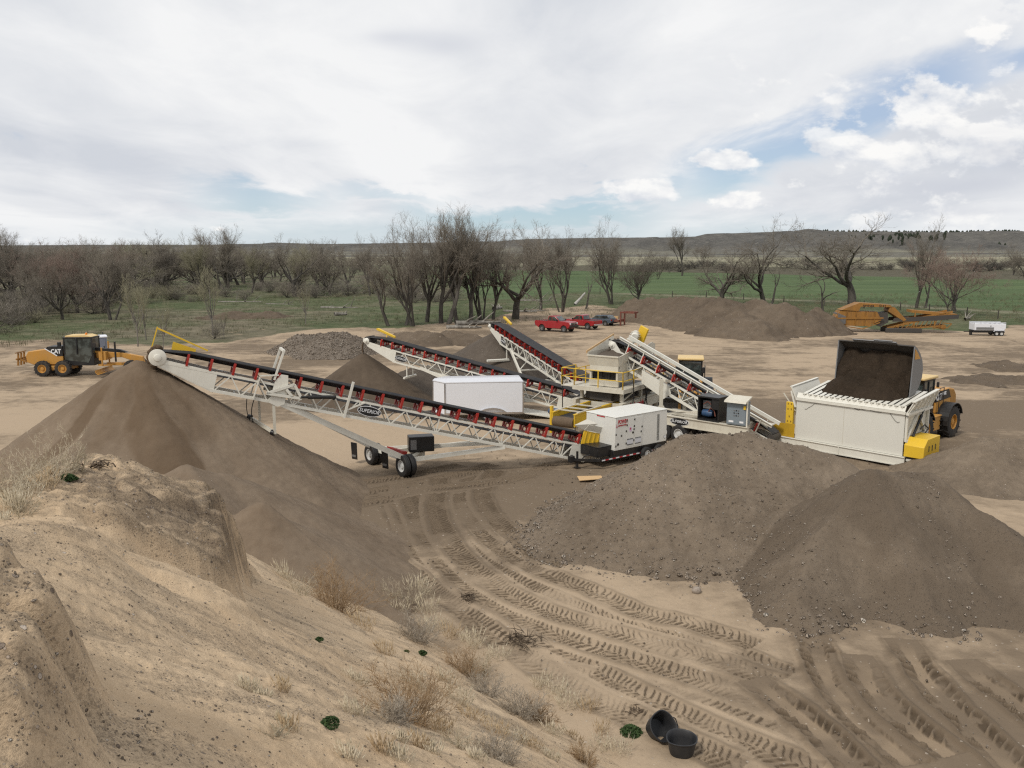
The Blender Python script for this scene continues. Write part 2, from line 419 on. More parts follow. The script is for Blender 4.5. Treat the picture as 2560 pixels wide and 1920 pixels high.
DEEP = [
    [(2028, 1575), (2060, 1680), (2130, 1780), (2240, 1880), (2300, 1930)],
    [(2250, 1600), (2320, 1700), (2400, 1790), (2480, 1870), (2540, 1930)],
    [(2400, 1650), (2480, 1715), (2560, 1775), (2640, 1840)],
    [(1880, 1700), (1990, 1780), (2080, 1860), (2140, 1930)],
    [(2140, 1640), (2190, 1730), (2280, 1820), (2390, 1900)],
]
def resample(pts, st):
    pts = np.array([(p.x, p.y) for p in pts]); 
    # smooth through Catmull-Rom
    out = []
    q = np.vstack([2 * pts[0] - pts[1], pts, 2 * pts[-1] - pts[-2]])
    for i in range(1, len(q) - 2):
        for t in np.linspace(0, 1, 12, endpoint=False):
            a, b, c, d = q[i - 1:i + 3]
            out.append(0.5 * (2 * b + (c - a) * t + (2 * a - 5 * b + 4 * c - d) * t * t + (3 * b - a - 3 * c + d) * t ** 3))
    out.append(pts[-1]); out = np.array(out)
    L = np.r_[0, np.cumsum(np.hypot(*np.diff(out, axis=0).T))]
    s = np.arange(0, L[-1], st)
    return np.stack([np.interp(s, L, out[:, 0]), np.interp(s, L, out[:, 1])], 1)
def build_ground():
    st = 0.04
    xd = np.arange(-10, 20.0001, st); yd = np.arange(15.5, 44.0001, st)
    def grow(s, f, end):
        r = [s]; 
        while r[-1] < end: r.append(r[-1] * f + 0.0)
        return np.array(r[1:])
    g = np.cumsum(grow(st, 1.036, 400)); 
    xs = np.r_[-10 - g[::-1], xd, 20 + g]
    yb = np.cumsum(grow(st, 1.12, 8)); yf = np.cumsum(grow(st, 1.0185, 160))
    ys = np.r_[15.5 - yb[::-1], yd, 44 + yf]
    X, Y = np.meshgrid(xs, ys); ny, nx = X.shape
    x0, y0 = len(g), len(yb)
    Z = (fbm(X * 0.11, Y * 0.11, 3, 3) - 0.5) * 0.22 + (fbm(X * 0.7, Y * 0.7, 3, 5) - 0.5) * 0.07
    near = (np.abs(X - 5) < 40) & (Y < 70)
    Z += np.where(near, (fbm(X * 2.5, Y * 2.5, 4, 9, 0.6) - 0.5) * 0.045, 0)
    far = sst(Y, 110, 240)
    Z += far * (fbm(X * 0.012, Y * 0.012, 3, 21) - 0.5) * 1.2
    tread = np.zeros_like(Z); press = np.zeros_like(Z); smooth = np.zeros_like(Z); dirt = np.zeros_like(Z)
    for deep, sets in ((0, TRK), (1, DEEP)):
        for k, tr in enumerate(sets):
            q = resample([G(a, b) for a, b in tr], 0.25); s0 = 0.0
            W = 0.42 if not deep else 0.46
            nrm = np.gradient(q, axis=0); nrm /= np.hypot(nrm[:, 0], nrm[:, 1])[:, None]
            for i in range(len(q) - 1):
                ax, ay = q[i]; tx, ty = nrm[i]; L = 0.25
                i0 = int((ax - 1.0 - xs[x0]) / st); j0 = int((ay - 1.0 - ys[y0]) / st)
                if i0 < 0 or j0 < 0 or i0 + 50 > len(xd) or j0 + 50 > len(yd): s0 += L; continue
                sl = (slice(y0 + j0, y0 + j0 + 50), slice(x0 + i0, x0 + i0 + 50))
                dx, dy = X[sl] - ax, Y[sl] - ay
                s = dx * tx + dy * ty; d = -dx * ty + dy * tx
                ins = (s > -0.02) & (s < L + 0.02) & (np.abs(d) < 0.75)
                S_ = s0 + s + (fbm(X[sl] * 1.1, Y[sl] * 1.1, 3, 60 + k) - 0.5) * 0.5; ad = np.abs(d + (fbm(X[sl] * 1.6, Y[sl] * 1.6, 2, 80 + k) - 0.5) * 0.16)
                wear = np.clip(fbm(X[sl] * 0.7, Y[sl] * 0.7, 4, 40 + k) * 3.2 - 0.70, 0.25, 1)
                per = 0.19 if not deep else 0.33
                u = (S_ + (0.55 if not deep else 0.9) * ad) / per + np.where(d > 0, 0.5, 0.0)
                fr = u - np.floor(u)
                bar = sst(fr, 0.02, 0.12) * (1 - sst(fr, 0.28, 0.42))
                inside = 1 - sst(ad, W - 0.05, W + 0.03)
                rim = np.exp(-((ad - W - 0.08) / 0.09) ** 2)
                if deep:
                    mid = 1 - sst(ad, 0.16, 0.20)
                    cl = fbm(X[sl] * 3.1, Y[sl] * 3.1, 3, 91) ; ends = sst(S_, 0.0, 1.6); wear = wear * ends * sst(cl, 0.30, 0.55); h = (-0.05 * inside - 0.02 * mid) * ends + bar * inside * (1 - mid) * 0.10 * wear * (0.5 + cl) + rim * 0.07 * ends
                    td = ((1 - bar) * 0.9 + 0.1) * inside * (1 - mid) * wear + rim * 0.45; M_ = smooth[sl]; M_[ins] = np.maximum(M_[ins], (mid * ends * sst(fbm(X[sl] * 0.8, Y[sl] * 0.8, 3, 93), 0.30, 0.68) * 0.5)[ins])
                    pw = mid * 0.8
                else:
                    h = (-0.025 * inside + bar * inside * 0.056) * wear + rim * 0.025 * wear
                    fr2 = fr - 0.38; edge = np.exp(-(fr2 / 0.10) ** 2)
                    td = edge * inside * 1.25 * wear + rim * 0.5 * wear + inside * 0.08  # dark line at each lug edge, its shade painted as tone
                    pw = inside * 0.3
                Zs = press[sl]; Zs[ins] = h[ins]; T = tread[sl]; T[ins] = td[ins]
                D = dirt[sl]; D[ins] = np.maximum(D[ins], (inside * (0.12 if not deep else 0.3))[ins])
                s0 += L
    Z += press
    # what grows where
    A = X / np.maximum(Y, 1.0)
    def edge_y(pp):
        q = [G(a, b) for a, b in pp]; aa = [p.x / p.y for p in q]; yy = [p.y for p in q]
        return np.interp(A, aa, yy)
    wob = (fbm(X * 0.05, Y * 0.05, 4, 31) - 0.5)
    ed = edge_y([(-900, 900), (-200, 880), (0, 872), (60, 866), (260, 868), (420, 885), (560, 872), (700, 838), (800, 822), (1000, 818), (1200, 806), (1330, 778), (1480, 772), (1700, 800), (2080, 806), (2200, 826), (2420, 828), (2560, 815), (3200, 800)])
    grass = sst(Y + wob * 22, ed - 3, ed + 9 + 0.0 * Y)
    scr = np.exp(-((A + 0.33) / 0.10) ** 2) * sst(Y, 85, 95) * (1 - sst(Y, 135, 160)) * 0.5     # scruffy bare earth left of the middle
    grass = np.clip(grass - scr * (0.6 + wob), 0, 1)
    scrub = np.exp(-((A + 0.36) / 0.16) ** 2) * (1 - sst(Y, 140, 190)) * 0.8 + (A < -0.1) * sst(Y, 175, 230) * 0.45 + (A < -0.45) * 0.35 * sst(Y, 125, 150)
    f0 = edge_y([(-900, 640), (600, 640), (1040, 715), (1250, 752), (1460, 728), (1600, 734), (1700, 737), (1880, 744), (2080, 748), (2330, 764), (2560, 777), (3200, 800)])
    f1 = edge_y([(-900, 672), (900, 676), (1200, 674), (1500, 676), (1640, 679), (1860, 682), (2150, 692), (2400, 697), (2560, 702), (3200, 712)])
    field = sst(Y, f0 - 1.5, f0 + 1.5) * (1 - sst(Y + wob * 12, f1 - 6, f1 + 6)) * sst(A, -0.08, -0.04)
    b1 = edge_y([(-900, 652), (1200, 666), (1640, 662), (1900, 668), (2100, 672), (2560, 676), (3200, 680)])
    brush = sst(Y, f1 - 4, f1 + 4) * (1 - sst(Y + wob * 60, b1 - 20, b1 + 20)) * sst(A, -0.16, 0.0)
    lane = np.exp(-((Y - f0 + 5) / 2.4) ** 2) * sst(A, 0.10, 0.14) * 0.8                    # pale lane along the fence
    pale = np.clip(sst(Y + wob * 60, b1 - 20, b1 + 20) + lane, 0, 1)
    dd = 0.53 + 0.95 * (fbm(X * 0.09, Y * 0.09, 3, 77) - 0.5)
    dd += 0.55 * np.exp(-(((X + 2) / 9) ** 2 + ((Y - 37) / 4.5) ** 2)) + 0.35 * np.exp(-(((X - 18) / 7) ** 2 + ((Y - 22) / 7) ** 2)) + 0.45 * np.exp(-(((X - 9) / 9) ** 2 + ((Y - 56) / 6) ** 2))
    dd += 0.4 * np.exp(-(((X - 30) / 12) ** 2 + ((Y - 58) / 5) ** 2))
    dd -= 0.45 * np.exp(-(((X + 9) / 8) ** 2 + ((Y - 50) / 5.0) ** 2))
    dirt = np.clip(dd + dirt, 0, 1.3)
    V = np.stack([X, Y, Z], -1).reshape(-1, 3)
    me = mesh_np("ground", V, grid_faces(ny, nx), True)
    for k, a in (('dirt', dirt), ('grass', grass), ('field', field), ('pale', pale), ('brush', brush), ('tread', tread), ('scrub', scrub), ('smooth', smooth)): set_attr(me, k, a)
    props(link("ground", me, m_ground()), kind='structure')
build_ground()

# ------------------------------------------------------------------ the bluff in front
ND, NE = np.array([0.757, 0.653]), np.array([-0.653, 0.757])
def hill_z(X, Y, fine=True):
    d = X * ND[0] + Y * ND[1]; e = X * NE[0] + Y * NE[1]
    d2 = d + (fbm(e * 0.25, d * 0.2, 3, 50) - 0.5) * 1.3
    z = 9.32 - 0.727 * np.log1p(np.exp(np.clip(d2 * 2.2, -40, 40))) / 2.2
    z = z - np.maximum(e - 25, 0) * 0.25
    wv = (fbm(e * 0.9, d * 0.35, 3, 52) - 0.5)
    # eroded bank
    d1 = 5.15 + 0.42 * (e - 12.4) + wv * 0.9
    gul = ridged(e * 0.75 + d * 0.15, d * 0.16, 3, 54)
    gul2 = ridged(e * 1.9 + 7, d * 0.3, 3, 55)
    up = sst(e + (gul - 0.6) * 2.2 + (d - 3.5) * 0.35, 8.9, 12.6)
    bank = 1.5 * up * (1 - sst(d + (gul2 - 0.6) * 0.55, d1 - 0.30, d1 + 0.12)) * (1 - sst(e, 15.5, 18.5)) * sst(d, -0.5, 2.0)
    bank = bank - 0.34 * sst(gul, 0.55, 0.95) * sst(bank, 0.1, 0.6) - 0.16 * sst(gul2, 0.6, 0.95) * sst(bank, 0.1, 0.6) 
    # near hump at the left
    d3 = 0.88 + 0.13 * (e - 4.2) + wv * 0.4
    g2 = ridged(e * 1.1 + d * 0.3, d * 0.25, 3, 58)
    hump = 0.45 * (1 - sst(d + (g2 - 0.6) * 0.3, d3 - 0.20, d3 + 0.10)) * sst(e, 1.6, 3.0) * (1 - sst(e + wv * 1.5, 6.2, 7.6))
    hump = hump - 0.20 * sst(g2, 0.6, 0.95) * sst(hump, 0.05, 0.4)
    g3 = ridged(e * 0.55 + 3.3, d * 0.12, 2, 60)
    mid = 0.34 * np.exp(-((e - 8.6) / 1.3) ** 2) * (1 - sst(d, 1.7, 2.6)) - 0.22 * sst(g3, 0.7, 0.98) * np.exp(-((e - 8) / 2.2) ** 2) * np.exp(-((d - 2.0) / 1.6) ** 2)
    z = z + bank + hump + mid
    cap = np.interp(d, [-6, -2, 1.7, 3.7, 5.0, 6.4, 9.0], [8.5, 8.25, 8.0, 7.80, 7.15, 6.05, 4.4]) + (fbm(e * 0.5, d * 0.5, 3, 70) - 0.5) * 0.35 + 3.0 * (1 - sst(e, 5.5, 9.0)) + (1 - sst(e, 9.0, 13.0)) * 0.12
    cap = np.minimum(cap, 8.2 - 0.30 * np.maximum(e - 10.8, 0) + 0.27 * np.maximum(d - 2, 0) + 0.25 * (fbm(e * 0.8, d * 0.8, 2, 71) - 0.5) + 3.0 * (1 - sst(e, 6.0, 9.5)))
    z = np.where(z > cap, cap + 0.10 * (z - cap), z)
    bk = sst(bank + hump, 0.08, 0.5); z = z + bk * ((fbm(X * 2.2, Y * 2.2, 4, 73, 0.6) - 0.5) * 0.30 + (ridged(e * 3.2, d * 0.5, 3, 74) - 0.6) * 0.16)
    z = z + (fbm(X * 0.8, Y * 0.8, 4, 62) - 0.5) * 0.22 + (ridged(e * 1.6, d * 0.22, 3, 64) - 0.6) * 0.10
    if fine: z = z + (fbm(X * 5, Y * 5, 4, 66, 0.6) - 0.5) * 0.065 + (fbm(X * 24, Y * 24, 2, 68) - 0.5) * 0.018 * (1 + 1.5 * sst(bank + hump, 0.1, 0.6))
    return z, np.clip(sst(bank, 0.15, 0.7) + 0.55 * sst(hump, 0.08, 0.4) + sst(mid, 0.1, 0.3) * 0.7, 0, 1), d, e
def hz(x, y): return float(hill_z(np.array([x]), np.array([y]), False)[0][0])
def m_bluff():
    m, N = newmat("eroded sandy bluff"); p = N.pos(); bank = N.attr('bank')
    q = N.mapv(p, (1, 1, 1), (0, 0, -math.atan2(ND[1], ND[0])))       # x downhill, y along the bluff
    run = N.noise(N.mapv(q, (0.22, 1.7, 0.3)), 1.0, 6, 0.62, 0.7); run2 = N.noise(N.mapv(q, (0.7, 5.5, 0.7)), 1.0, 5, 0.65, 0.5)
    n1 = N.noise(p, 0.6, 4, 0.6); n2 = N.noise(p, 5, 6, 0.72); n3 = N.noise(p, 45, 4, 0.75)
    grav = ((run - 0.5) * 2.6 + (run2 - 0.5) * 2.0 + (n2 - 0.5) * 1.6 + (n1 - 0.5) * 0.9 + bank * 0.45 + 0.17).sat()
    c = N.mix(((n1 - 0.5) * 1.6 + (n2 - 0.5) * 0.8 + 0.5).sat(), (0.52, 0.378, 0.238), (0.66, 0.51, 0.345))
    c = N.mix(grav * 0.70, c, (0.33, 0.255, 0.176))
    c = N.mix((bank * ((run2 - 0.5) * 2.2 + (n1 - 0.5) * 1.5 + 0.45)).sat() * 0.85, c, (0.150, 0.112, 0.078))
    c = N.mix((n3 - 0.44).ss(0.0, 0.16) * (grav * 0.55 + 0.10), c, (0.105, 0.078, 0.055))
    s, r, d = stones(N, p, 26, 0.14, 0.50); s2, r2, d2 = stones(N, p, 70, 0.2, 0.55)
    on = (r - (0.97 - grav * 0.22)).ss(0, 0.04) * s; on2 = (r2 - (0.96 - grav * 0.42)).ss(0, 0.04) * s2
    c = N.mix(on2 * 0.85, c, N.mix(N.xyz(N.voro(p, 70, 'Color'))[2].ss(0.2, 0.95), (0.12, 0.092, 0.068), (0.42, 0.34, 0.27)))
    c = N.mix(on, c, N.mix(N.xyz(N.voro(p, 26, 'Color'))[2].ss(0.3, 1.0), (0.17, 0.13, 0.10), (0.52, 0.44, 0.36)))
    N.surf(c, 0.96, N.bump(n2 * 0.5 + n3 * 0.5 + on * 0.7 + on2 * 0.5, 0.9, 0.028), spec=0.1)
    return m
def build_bluff():
    na, nr = 1000, 760
    az = np.linspace(-1.45, 0.75, na); r = 0.35 * (62 / 0.35) ** np.linspace(0, 1, nr)
    r = np.r_[0.35 * np.linspace(0.05, 1, 8)[:-1], 1.6 * (60 / 1.6) ** np.linspace(0, 1, nr)]
    R, T = np.meshgrid(r, az, indexing='ij'); X, Y = R * np.sin(T), R * np.cos(T)
    z, bank, d, e = hill_z(X, Y)
    keep = z > -0.25
    F = grid_faces(len(r), na, keep)[:, ::-1]
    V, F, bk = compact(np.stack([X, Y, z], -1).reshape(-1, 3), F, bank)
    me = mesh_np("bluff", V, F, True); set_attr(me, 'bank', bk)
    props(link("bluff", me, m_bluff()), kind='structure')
build_bluff()

# ------------------------------------------------------------------ stockpiles
def pile_h(X, Y, lobes, rough, seed, conc=0.0, bumpf=1.2):
    H = np.full(X.shape, -50.0)
    for (a, b, sl) in lobes:
        a, b = np.array(a, float), np.array(b, float); ab = b[:2] - a[:2]; L2 = max(ab @ ab, 1e-9)
        t = np.clip(((X - a[0]) * ab[0] + (Y - a[1]) * ab[1]) / L2, 0, 1)
        px, py = a[0] + t * ab[0], a[1] + t * ab[1]
        dx, dy = X - px, Y - py
        D = np.hypot(dx, dy); th = np.arctan2(dy, dx)
        wob = (fbm(np.cos(th) * 2.2 + seed, np.sin(th) * 2.2 + D * 0.10, 3, seed) - 0.5)
        h = a[2] + (b[2] - a[2]) * t
        hm = np.maximum(h, 0.5); Dn = np.sqrt(D * D + 0.004 * hm ** 2) - 0.03 * hm
        q = h - sl * Dn * (1 + wob * 0.22)
        q = np.where(q < 0.6, q + 0.0 + 0.16 * np.clip(0.6 - q, 0, 1.2) , q)
        k = 11.0
        H = np.where(H < -40, q, np.log(np.exp(np.clip(k * (H - np.maximum(H, q)), -60, 0)) + np.exp(np.clip(k * (q - np.maximum(H, q)), -60, 0))) / k + np.maximum(H, q))
    if len(lobes) and X.size < 3e6: H = H + (fbm(X * 6.5, Y * 6.5, 3, seed + 8, 0.6) - 0.5) * min(rough, 0.12) * 0.55
    H = H + (fbm(X * 0.55, Y * 0.55, 3, seed + 3) - 0.5) * rough * 1.6 + (fbm(X * bumpf * 1.7, Y * bumpf * 1.7, 4, seed + 5, 0.6) - 0.5) * rough * 0.8
    return H
PILES = {}
def pile(name, label, mat, lobes, rough=0.12, seed=1, res=0.08, cat="pile", group=None, attr=None, bumpf=1.2):
    hs = [(p, l[2]) for l in lobes for p in l[:2]]
    x0 = min(p[0] - p[2] / s * 1.35 for p, s in hs); x1 = max(p[0] + p[2] / s * 1.35 for p, s in hs)
    y0 = min(p[1] - p[2] / s * 1.35 for p, s in hs); y1 = max(p[1] + p[2] / s * 1.35 for p, s in hs)
    xs, ys = np.arange(x0, x1, res), np.arange(y0, y1, res); X, Y = np.meshgrid(xs, ys)
    H = pile_h(X, Y, lobes, rough, seed, bumpf=bumpf)
    V, F, *at = compact(np.stack([X, Y, H], -1).reshape(-1, 3), grid_faces(len(ys), len(xs), H > -0.28), *( [attr(X, Y, H)] if attr else []))
    me = mesh_np(name, V, F, True)
    if attr: set_attr(me, 'moist', at[0])
    o = link(name, me, mat); props(o, label, cat, group); PILES[label] = lobes, rough, seed
    return o
def moistmix(wet, amt=0.9):
    def f(N, p, c):
        return N.mix((N.attr('moist') + (N.noise(p, 1.3, 5, 0.65) - 0.5) * 0.5).sat() * amt, c, wet)
    return f
M_cone = m_soil("fine crushed sand", (0.150, 0.110, 0.076), (0.245, 0.188, 0.134), 0.25, 22, 0.7, 0.04, 0.3, moistmix((0.122, 0.084, 0.053)), stone=(0.34, 0.28, 0.22))
M_conep = m_soil("dark washed sand", (0.075, 0.056, 0.040), (0.125, 0.095, 0.068), 0.1, 26, 0.5, 0.03, 0.3, stone=(0.25, 0.21, 0.17))
M_pit = m_soil("pit run gravel", (0.110, 0.084, 0.060), (0.250, 0.196, 0.142), 0.95, 13, 1.0, 0.07, 0.30, stone=(0.40, 0.33, 0.27))
M_coarse = m_soil("coarse round gravel", (0.13, 0.106, 0.084), (0.235, 0.197, 0.158), 2.2, 5.5, 1.0, 0.12, 0.2, stone=(0.36, 0.30, 0.25))
M_dgrav = m_soil("dark pea gravel", (0.078, 0.063, 0.050), (0.13, 0.106, 0.084), 1.2, 9, 0.9, 0.07, 0.25, stone=(0.27, 0.23, 0.19))
M_over = m_soil("stripped topsoil", (0.090, 0.068, 0.049), (0.185, 0.143, 0.103), 0.5, 5, 1.0, 0.2, 0.12, stone=(0.36, 0.30, 0.24))
def P3(px, py, Y): p = P(px, py, Y); return (p.x, p.y, p.z)
# big cone under the stacker
AP = P3(342, 893, 36.3)
def cone_wet(X, Y, H):
    th = np.arctan2(Y - AP[1], X - AP[0]); D = np.hypot(X - AP[0], Y - AP[1])
    wx, wy = (fbm(X * 0.4, Y * 0.4, 3, 84) - 0.5) * 0.9, (fbm(X * 0.9, Y * 0.9, 3, 85) - 0.5)
    def tongue(t0, w0, w1, D0, D1): return (1 - sst(np.abs(th - t0 + wx * 0.35 + wy * 0.12), w0, w1)) * (1 - sst(D + wy * 2.0, D0 - 0.5, D0 + 0.25)) * sst(D, D1, D1 + 2.5)
    f = tongue(-1.05, 0.17, 0.24, 7.4, 0.3) * 0.9 + tongue(-1.95, 0.08, 0.13, 6.3, 0.8) * 0.8 + tongue(-1.45, 0.10, 0.3, 5.0, 0.2) * 0.5 + tongue(-0.62, 0.15, 0.4, 4.6, 0.2) * 0.5
    band = fbm(X * 0.35 + 4, Y * 0.35 - H * 0.6, 4, 86)
    return np.clip(f + (1 - sst(D + wy * 1.5, 0.8, 4.2)) * 0.65 + (band - 0.5) * 0.7, 0, 1)
pile("sand_pile", "big brown sand cone under the discharge end of the nearest stacking conveyor", M_cone,
     [(AP, AP, 0.705), (P3(470, 1158, 27.6), P3(545, 1180, 28.4), 0.55), (P3(655, 1248, 25.6), P3(690, 1290, 26.2), 0.62), (P3(760, 1345, 28.2), P3(790, 1375, 28.0), 0.6)], 0.10, 11, 0.07, attr=cone_wet)
A2 = P3(908, 880, 62)
pile("sand_pile", "smooth dark brown sand cone under the second conveyor, left of the white trailer", M_conep, [(A2, A2, 0.70)], 0.05, 13, 0.1)
A3 = P3(1247, 822, 76)
pile("gravel_pile", "dark gravel cone under the farthest conveyor's raised head", M_dgrav, [(A3, A3, 0.61)], 0.06, 15, 0.12)
pile("gravel_pile", "coarse cobble pile left of the second conveyor's head, beyond the open lifting frame", M_coarse, [(P3(745, 836, 92), P3(860, 826, 95), 0.62), (P3(820, 830, 90), P3(930, 850, 93), 0.6)], 0.30, 17, 0.16)
pile("gravel_pile", "low grey gravel heap just behind the white trailer's front end", M_dgrav, [(P3(1030, 918, 66), P3(1130, 925, 70), 0.5)], 0.1, 19, 0.15)
pile("dirt_pile", "low lumpy brown dirt bank behind the second conveyor, below the tall bare trees", M_over, [(P3(1000, 828, 104), P3(1090, 832, 100), 0.5), (P3(1110, 826, 104), P3(1190, 836, 100), 0.5)], 0.5, 23, 0.2, bumpf=0.7)
pile("dirt_pile", "long flat-topped dirt stockpile behind the red trucks, in front of the green field", M_over,
     [(P3(1590, 744, 136), P3(1690, 741, 131), 0.72), (P3(1690, 741, 131), P3(1800, 743, 121), 0.68), (P3(1800, 744, 121), P3(1960, 755, 118), 0.64), (P3(1940, 758, 117), P3(1990, 768, 115), 0.62), (P3(2040, 772, 116), P3(2015, 788, 113), 0.6), (P3(1850, 775, 112), P3(1900, 800, 108), 0.55)], 0.75, 29, 0.2, bumpf=0.55)
pile("dirt_pile", "weedy brown earth mound in the meadow behind the cobble pile", M_over, [(P3(560, 780, 140), P3(680, 778, 140), 0.4), (P3(500, 790, 138), P3(560, 786, 138), 0.4)], 0.5, 31, 0.25, bumpf=0.6)
# near right: raw pit-run heap with two summits
B1, B2 = P3(2180, 1170, 28.6), P3(2320, 1180, 29.4)
PIT_A = [(P3(1720, 1085, 33.2), P3(1860, 1076, 33.8), 0.66), (P3(1860, 1077, 33.8), P3(2080, 1130, 33.4), 0.66), (P3(1640, 1130, 32.6), P3(1720, 1086, 33.2), 0.64)]
PIT_B = [(B1, B2, 0.76), (P3(2178, 1172, 28.5), P3(2050, 1330, 26.6), 0.84), (P3(2050, 1330, 26.6), P3(1990, 1470, 24.4), 0.78), (P3(2230, 1215, 28.2), P3(2290, 1400, 25.6), 0.80), (P3(2290, 1400, 25.6), P3(2330, 1520, 23.9), 0.74), (B2, P3(2470, 1290, 27.6), 0.72), (P3(2470, 1290, 27.6), P3(2640, 1420, 25.0), 0.62), (P3(2330, 1330, 27.2), P3(2440, 1460, 25.2), 0.62)]
def pit_damp(X, Y, H):
    a_, b_ = pile_h(X, Y, PIT_A, 0.15, 37), pile_h(X, Y, PIT_B, 0.15, 37)
    return sst(b_ - a_, -0.06, 0.12) * (0.55 + 0.5 * sst(fbm(X * 0.5, Y * 0.5, 3, 45), 0.4, 0.6))
M_pit2 = m_soil("pit run gravel with damp fines", (0.115, 0.088, 0.063), (0.260, 0.205, 0.150), 0.9, 13, 1.0, 0.07, 0.30, moistmix((0.125, 0.096, 0.069), 0.8), stone=(0.42, 0.35, 0.285))
pile("gravel_pile", "large two-humped pit-run gravel heap in front of the feeder and the generator", M_pit2,
     PIT_A + PIT_B, 0.15, 37, 0.055, attr=pit_damp)
pile("gravel_pile", "brown gravel heap at the right edge beside the wheel loader's rear tyre", M_pit, [(P3(2470, 1088, 40.5), P3(2640, 1110, 40.5), 0.56), (P3(2600, 1100, 40), P3(2900, 1130, 38), 0.56)], 0.16, 41, 0.08)
pile("dirt_pile", "low dark earth spread behind the wheel loader, at the right edge", M_over, [(P3(2480, 935, 72), P3(2750, 965, 70), 0.2), (P3(2560, 905, 80), P3(2800, 915, 78), 0.2)], 0.5, 43, 0.2, bumpf=0.6)

# ------------------------------------------------------------------ the mesa on the horizon
def build_mesa():
    prof = [(-1500, 628), (-300, 615), (250, 612), (500, 612), (655, 609), (680, 606), (800, 610), (1000, 608), (1250, 603), (1290, 599), (1400, 596), (1700, 593), (1738, 591), (1765, 584), (1900, 581), (1985, 579), (2022, 574), (2060, 578), (2200, 580), (2290, 580), (2390, 581), (2440, 578), (2560, 579), (2900, 576), (4500, 580)]
    Yc = 2500.0
    q = [P(a, b, Yc) for a, b in prof]
    na, nr = 900, 90
    aa = np.linspace(-1.5, 1.5, na); v = np.linspace(0, 1.25, nr)
    Vv, AA = np.meshgrid(v, aa, indexing='ij')
    top = np.interp(AA, [p.x / Yc for p in q], [p.z for p in q])
    base = 1250 + 160 * (fbm(AA * 6, AA * 0 + 3, 3, 90) - 0.5)
    Y = base + (Yc - base) * Vv; X = AA * Y
    g = ridged(X * 0.0065, Y * 0.0022, 5, 91)
    up = np.where(Vv < 1, sst(Vv, 0, 1) * 0.35 + 0.65 * sst(Vv + (g - 0.6) * 0.35, 0.55, 0.99), 1.0)
    Z = top * up * np.where(Vv < 1, 1 - 0.42 * (1 - g) * sst(Vv, 0.2, 0.6) * (1 - sst(Vv, 0.93, 1.0)), 1) - (1 - sst(Vv, 0, 0.05)) * 3
    Z = np.where(Vv >= 1, top - (Vv - 1) * 40, Z)
    me = mesh_np("mesa_hills", np.stack([X, Y, Z], -1).reshape(-1, 3), grid_faces(nr, na)[:, ::-1], True)
    m, N = newmat("dry mesa slope"); p = N.pos()
    n = N.noise(N.mapv(p, (1, 0.5, 3)), 0.012, 6, 0.65, 0.6); n2 = N.noise(p, 0.06, 5, 0.7); x, y, z = N.xyz(p)
    c = N.mix(((n - 0.5) * 1.8 + (n2 - 0.5) * 1.4 + 0.5).sat(), (0.070, 0.068, 0.064), (0.160, 0.150, 0.132))
    low = N.noise(N.mapv(p, (0.003, 0.008, 0.02)), 1.0, 5, 0.6)
    c = N.mix((1.0 - z.ss(4, 22)) * (low - 0.40).lin(0, 0.25).sat() * 0.8, c, (0.25, 0.235, 0.17))
    c = N.mix((n2 - 0.62).ss(0, 0.05) * 0.4, c, (0.27, 0.25, 0.21))
    N.surf(c, 0.95, N.bump(n2 * 0.6 + n, 1.0, 9.0), spec=0.1)
    props(link("mesa_hills", me, m), kind='structure')
    return q
MESA = build_mesa()
# ------------------------------------------------------------------ bare trees
def m_bark(name, a, b, scale=3.0):
    m, N = newmat(name); p = N.objco()
    n = N.noise(N.mapv(p, (1, 1, 0.25)), scale, 4, 0.65)
    r = N.node('ShaderNodeObjectInfo', 'Random')
    c = N.mix(n.ss(0.3, 0.7), a, b)
    c = N.mix(r * 0.45, c, tuple(x * 0.6 for x in a))
    N.surf(c, 0.9, spec=0.15); return m
BARK = m_bark("grey furrowed bark", (0.060, 0.053, 0.045), (0.130, 0.117, 0.100))
TWIG = m_bark("grey brown twigs", (0.155, 0.132, 0.104), (0.255, 0.224, 0.182), 1.0)
TWIG_R = m_bark("reddish budding twigs", (0.190, 0.140, 0.112), (0.285, 0.215, 0.175), 1.0)
TWIG_G = m_bark("olive budding twigs", (0.210, 0.195, 0.125), (0.310, 0.285, 0.190), 1.0)
DEADW = m_bark("bleached dead wood", (0.15, 0.135, 0.115), (0.33, 0.305, 0.265), 2.0)
BUSHM = m_bark("grey brush", (0.145, 0.128, 0.104), (0.250, 0.222, 0.184), 1.0)
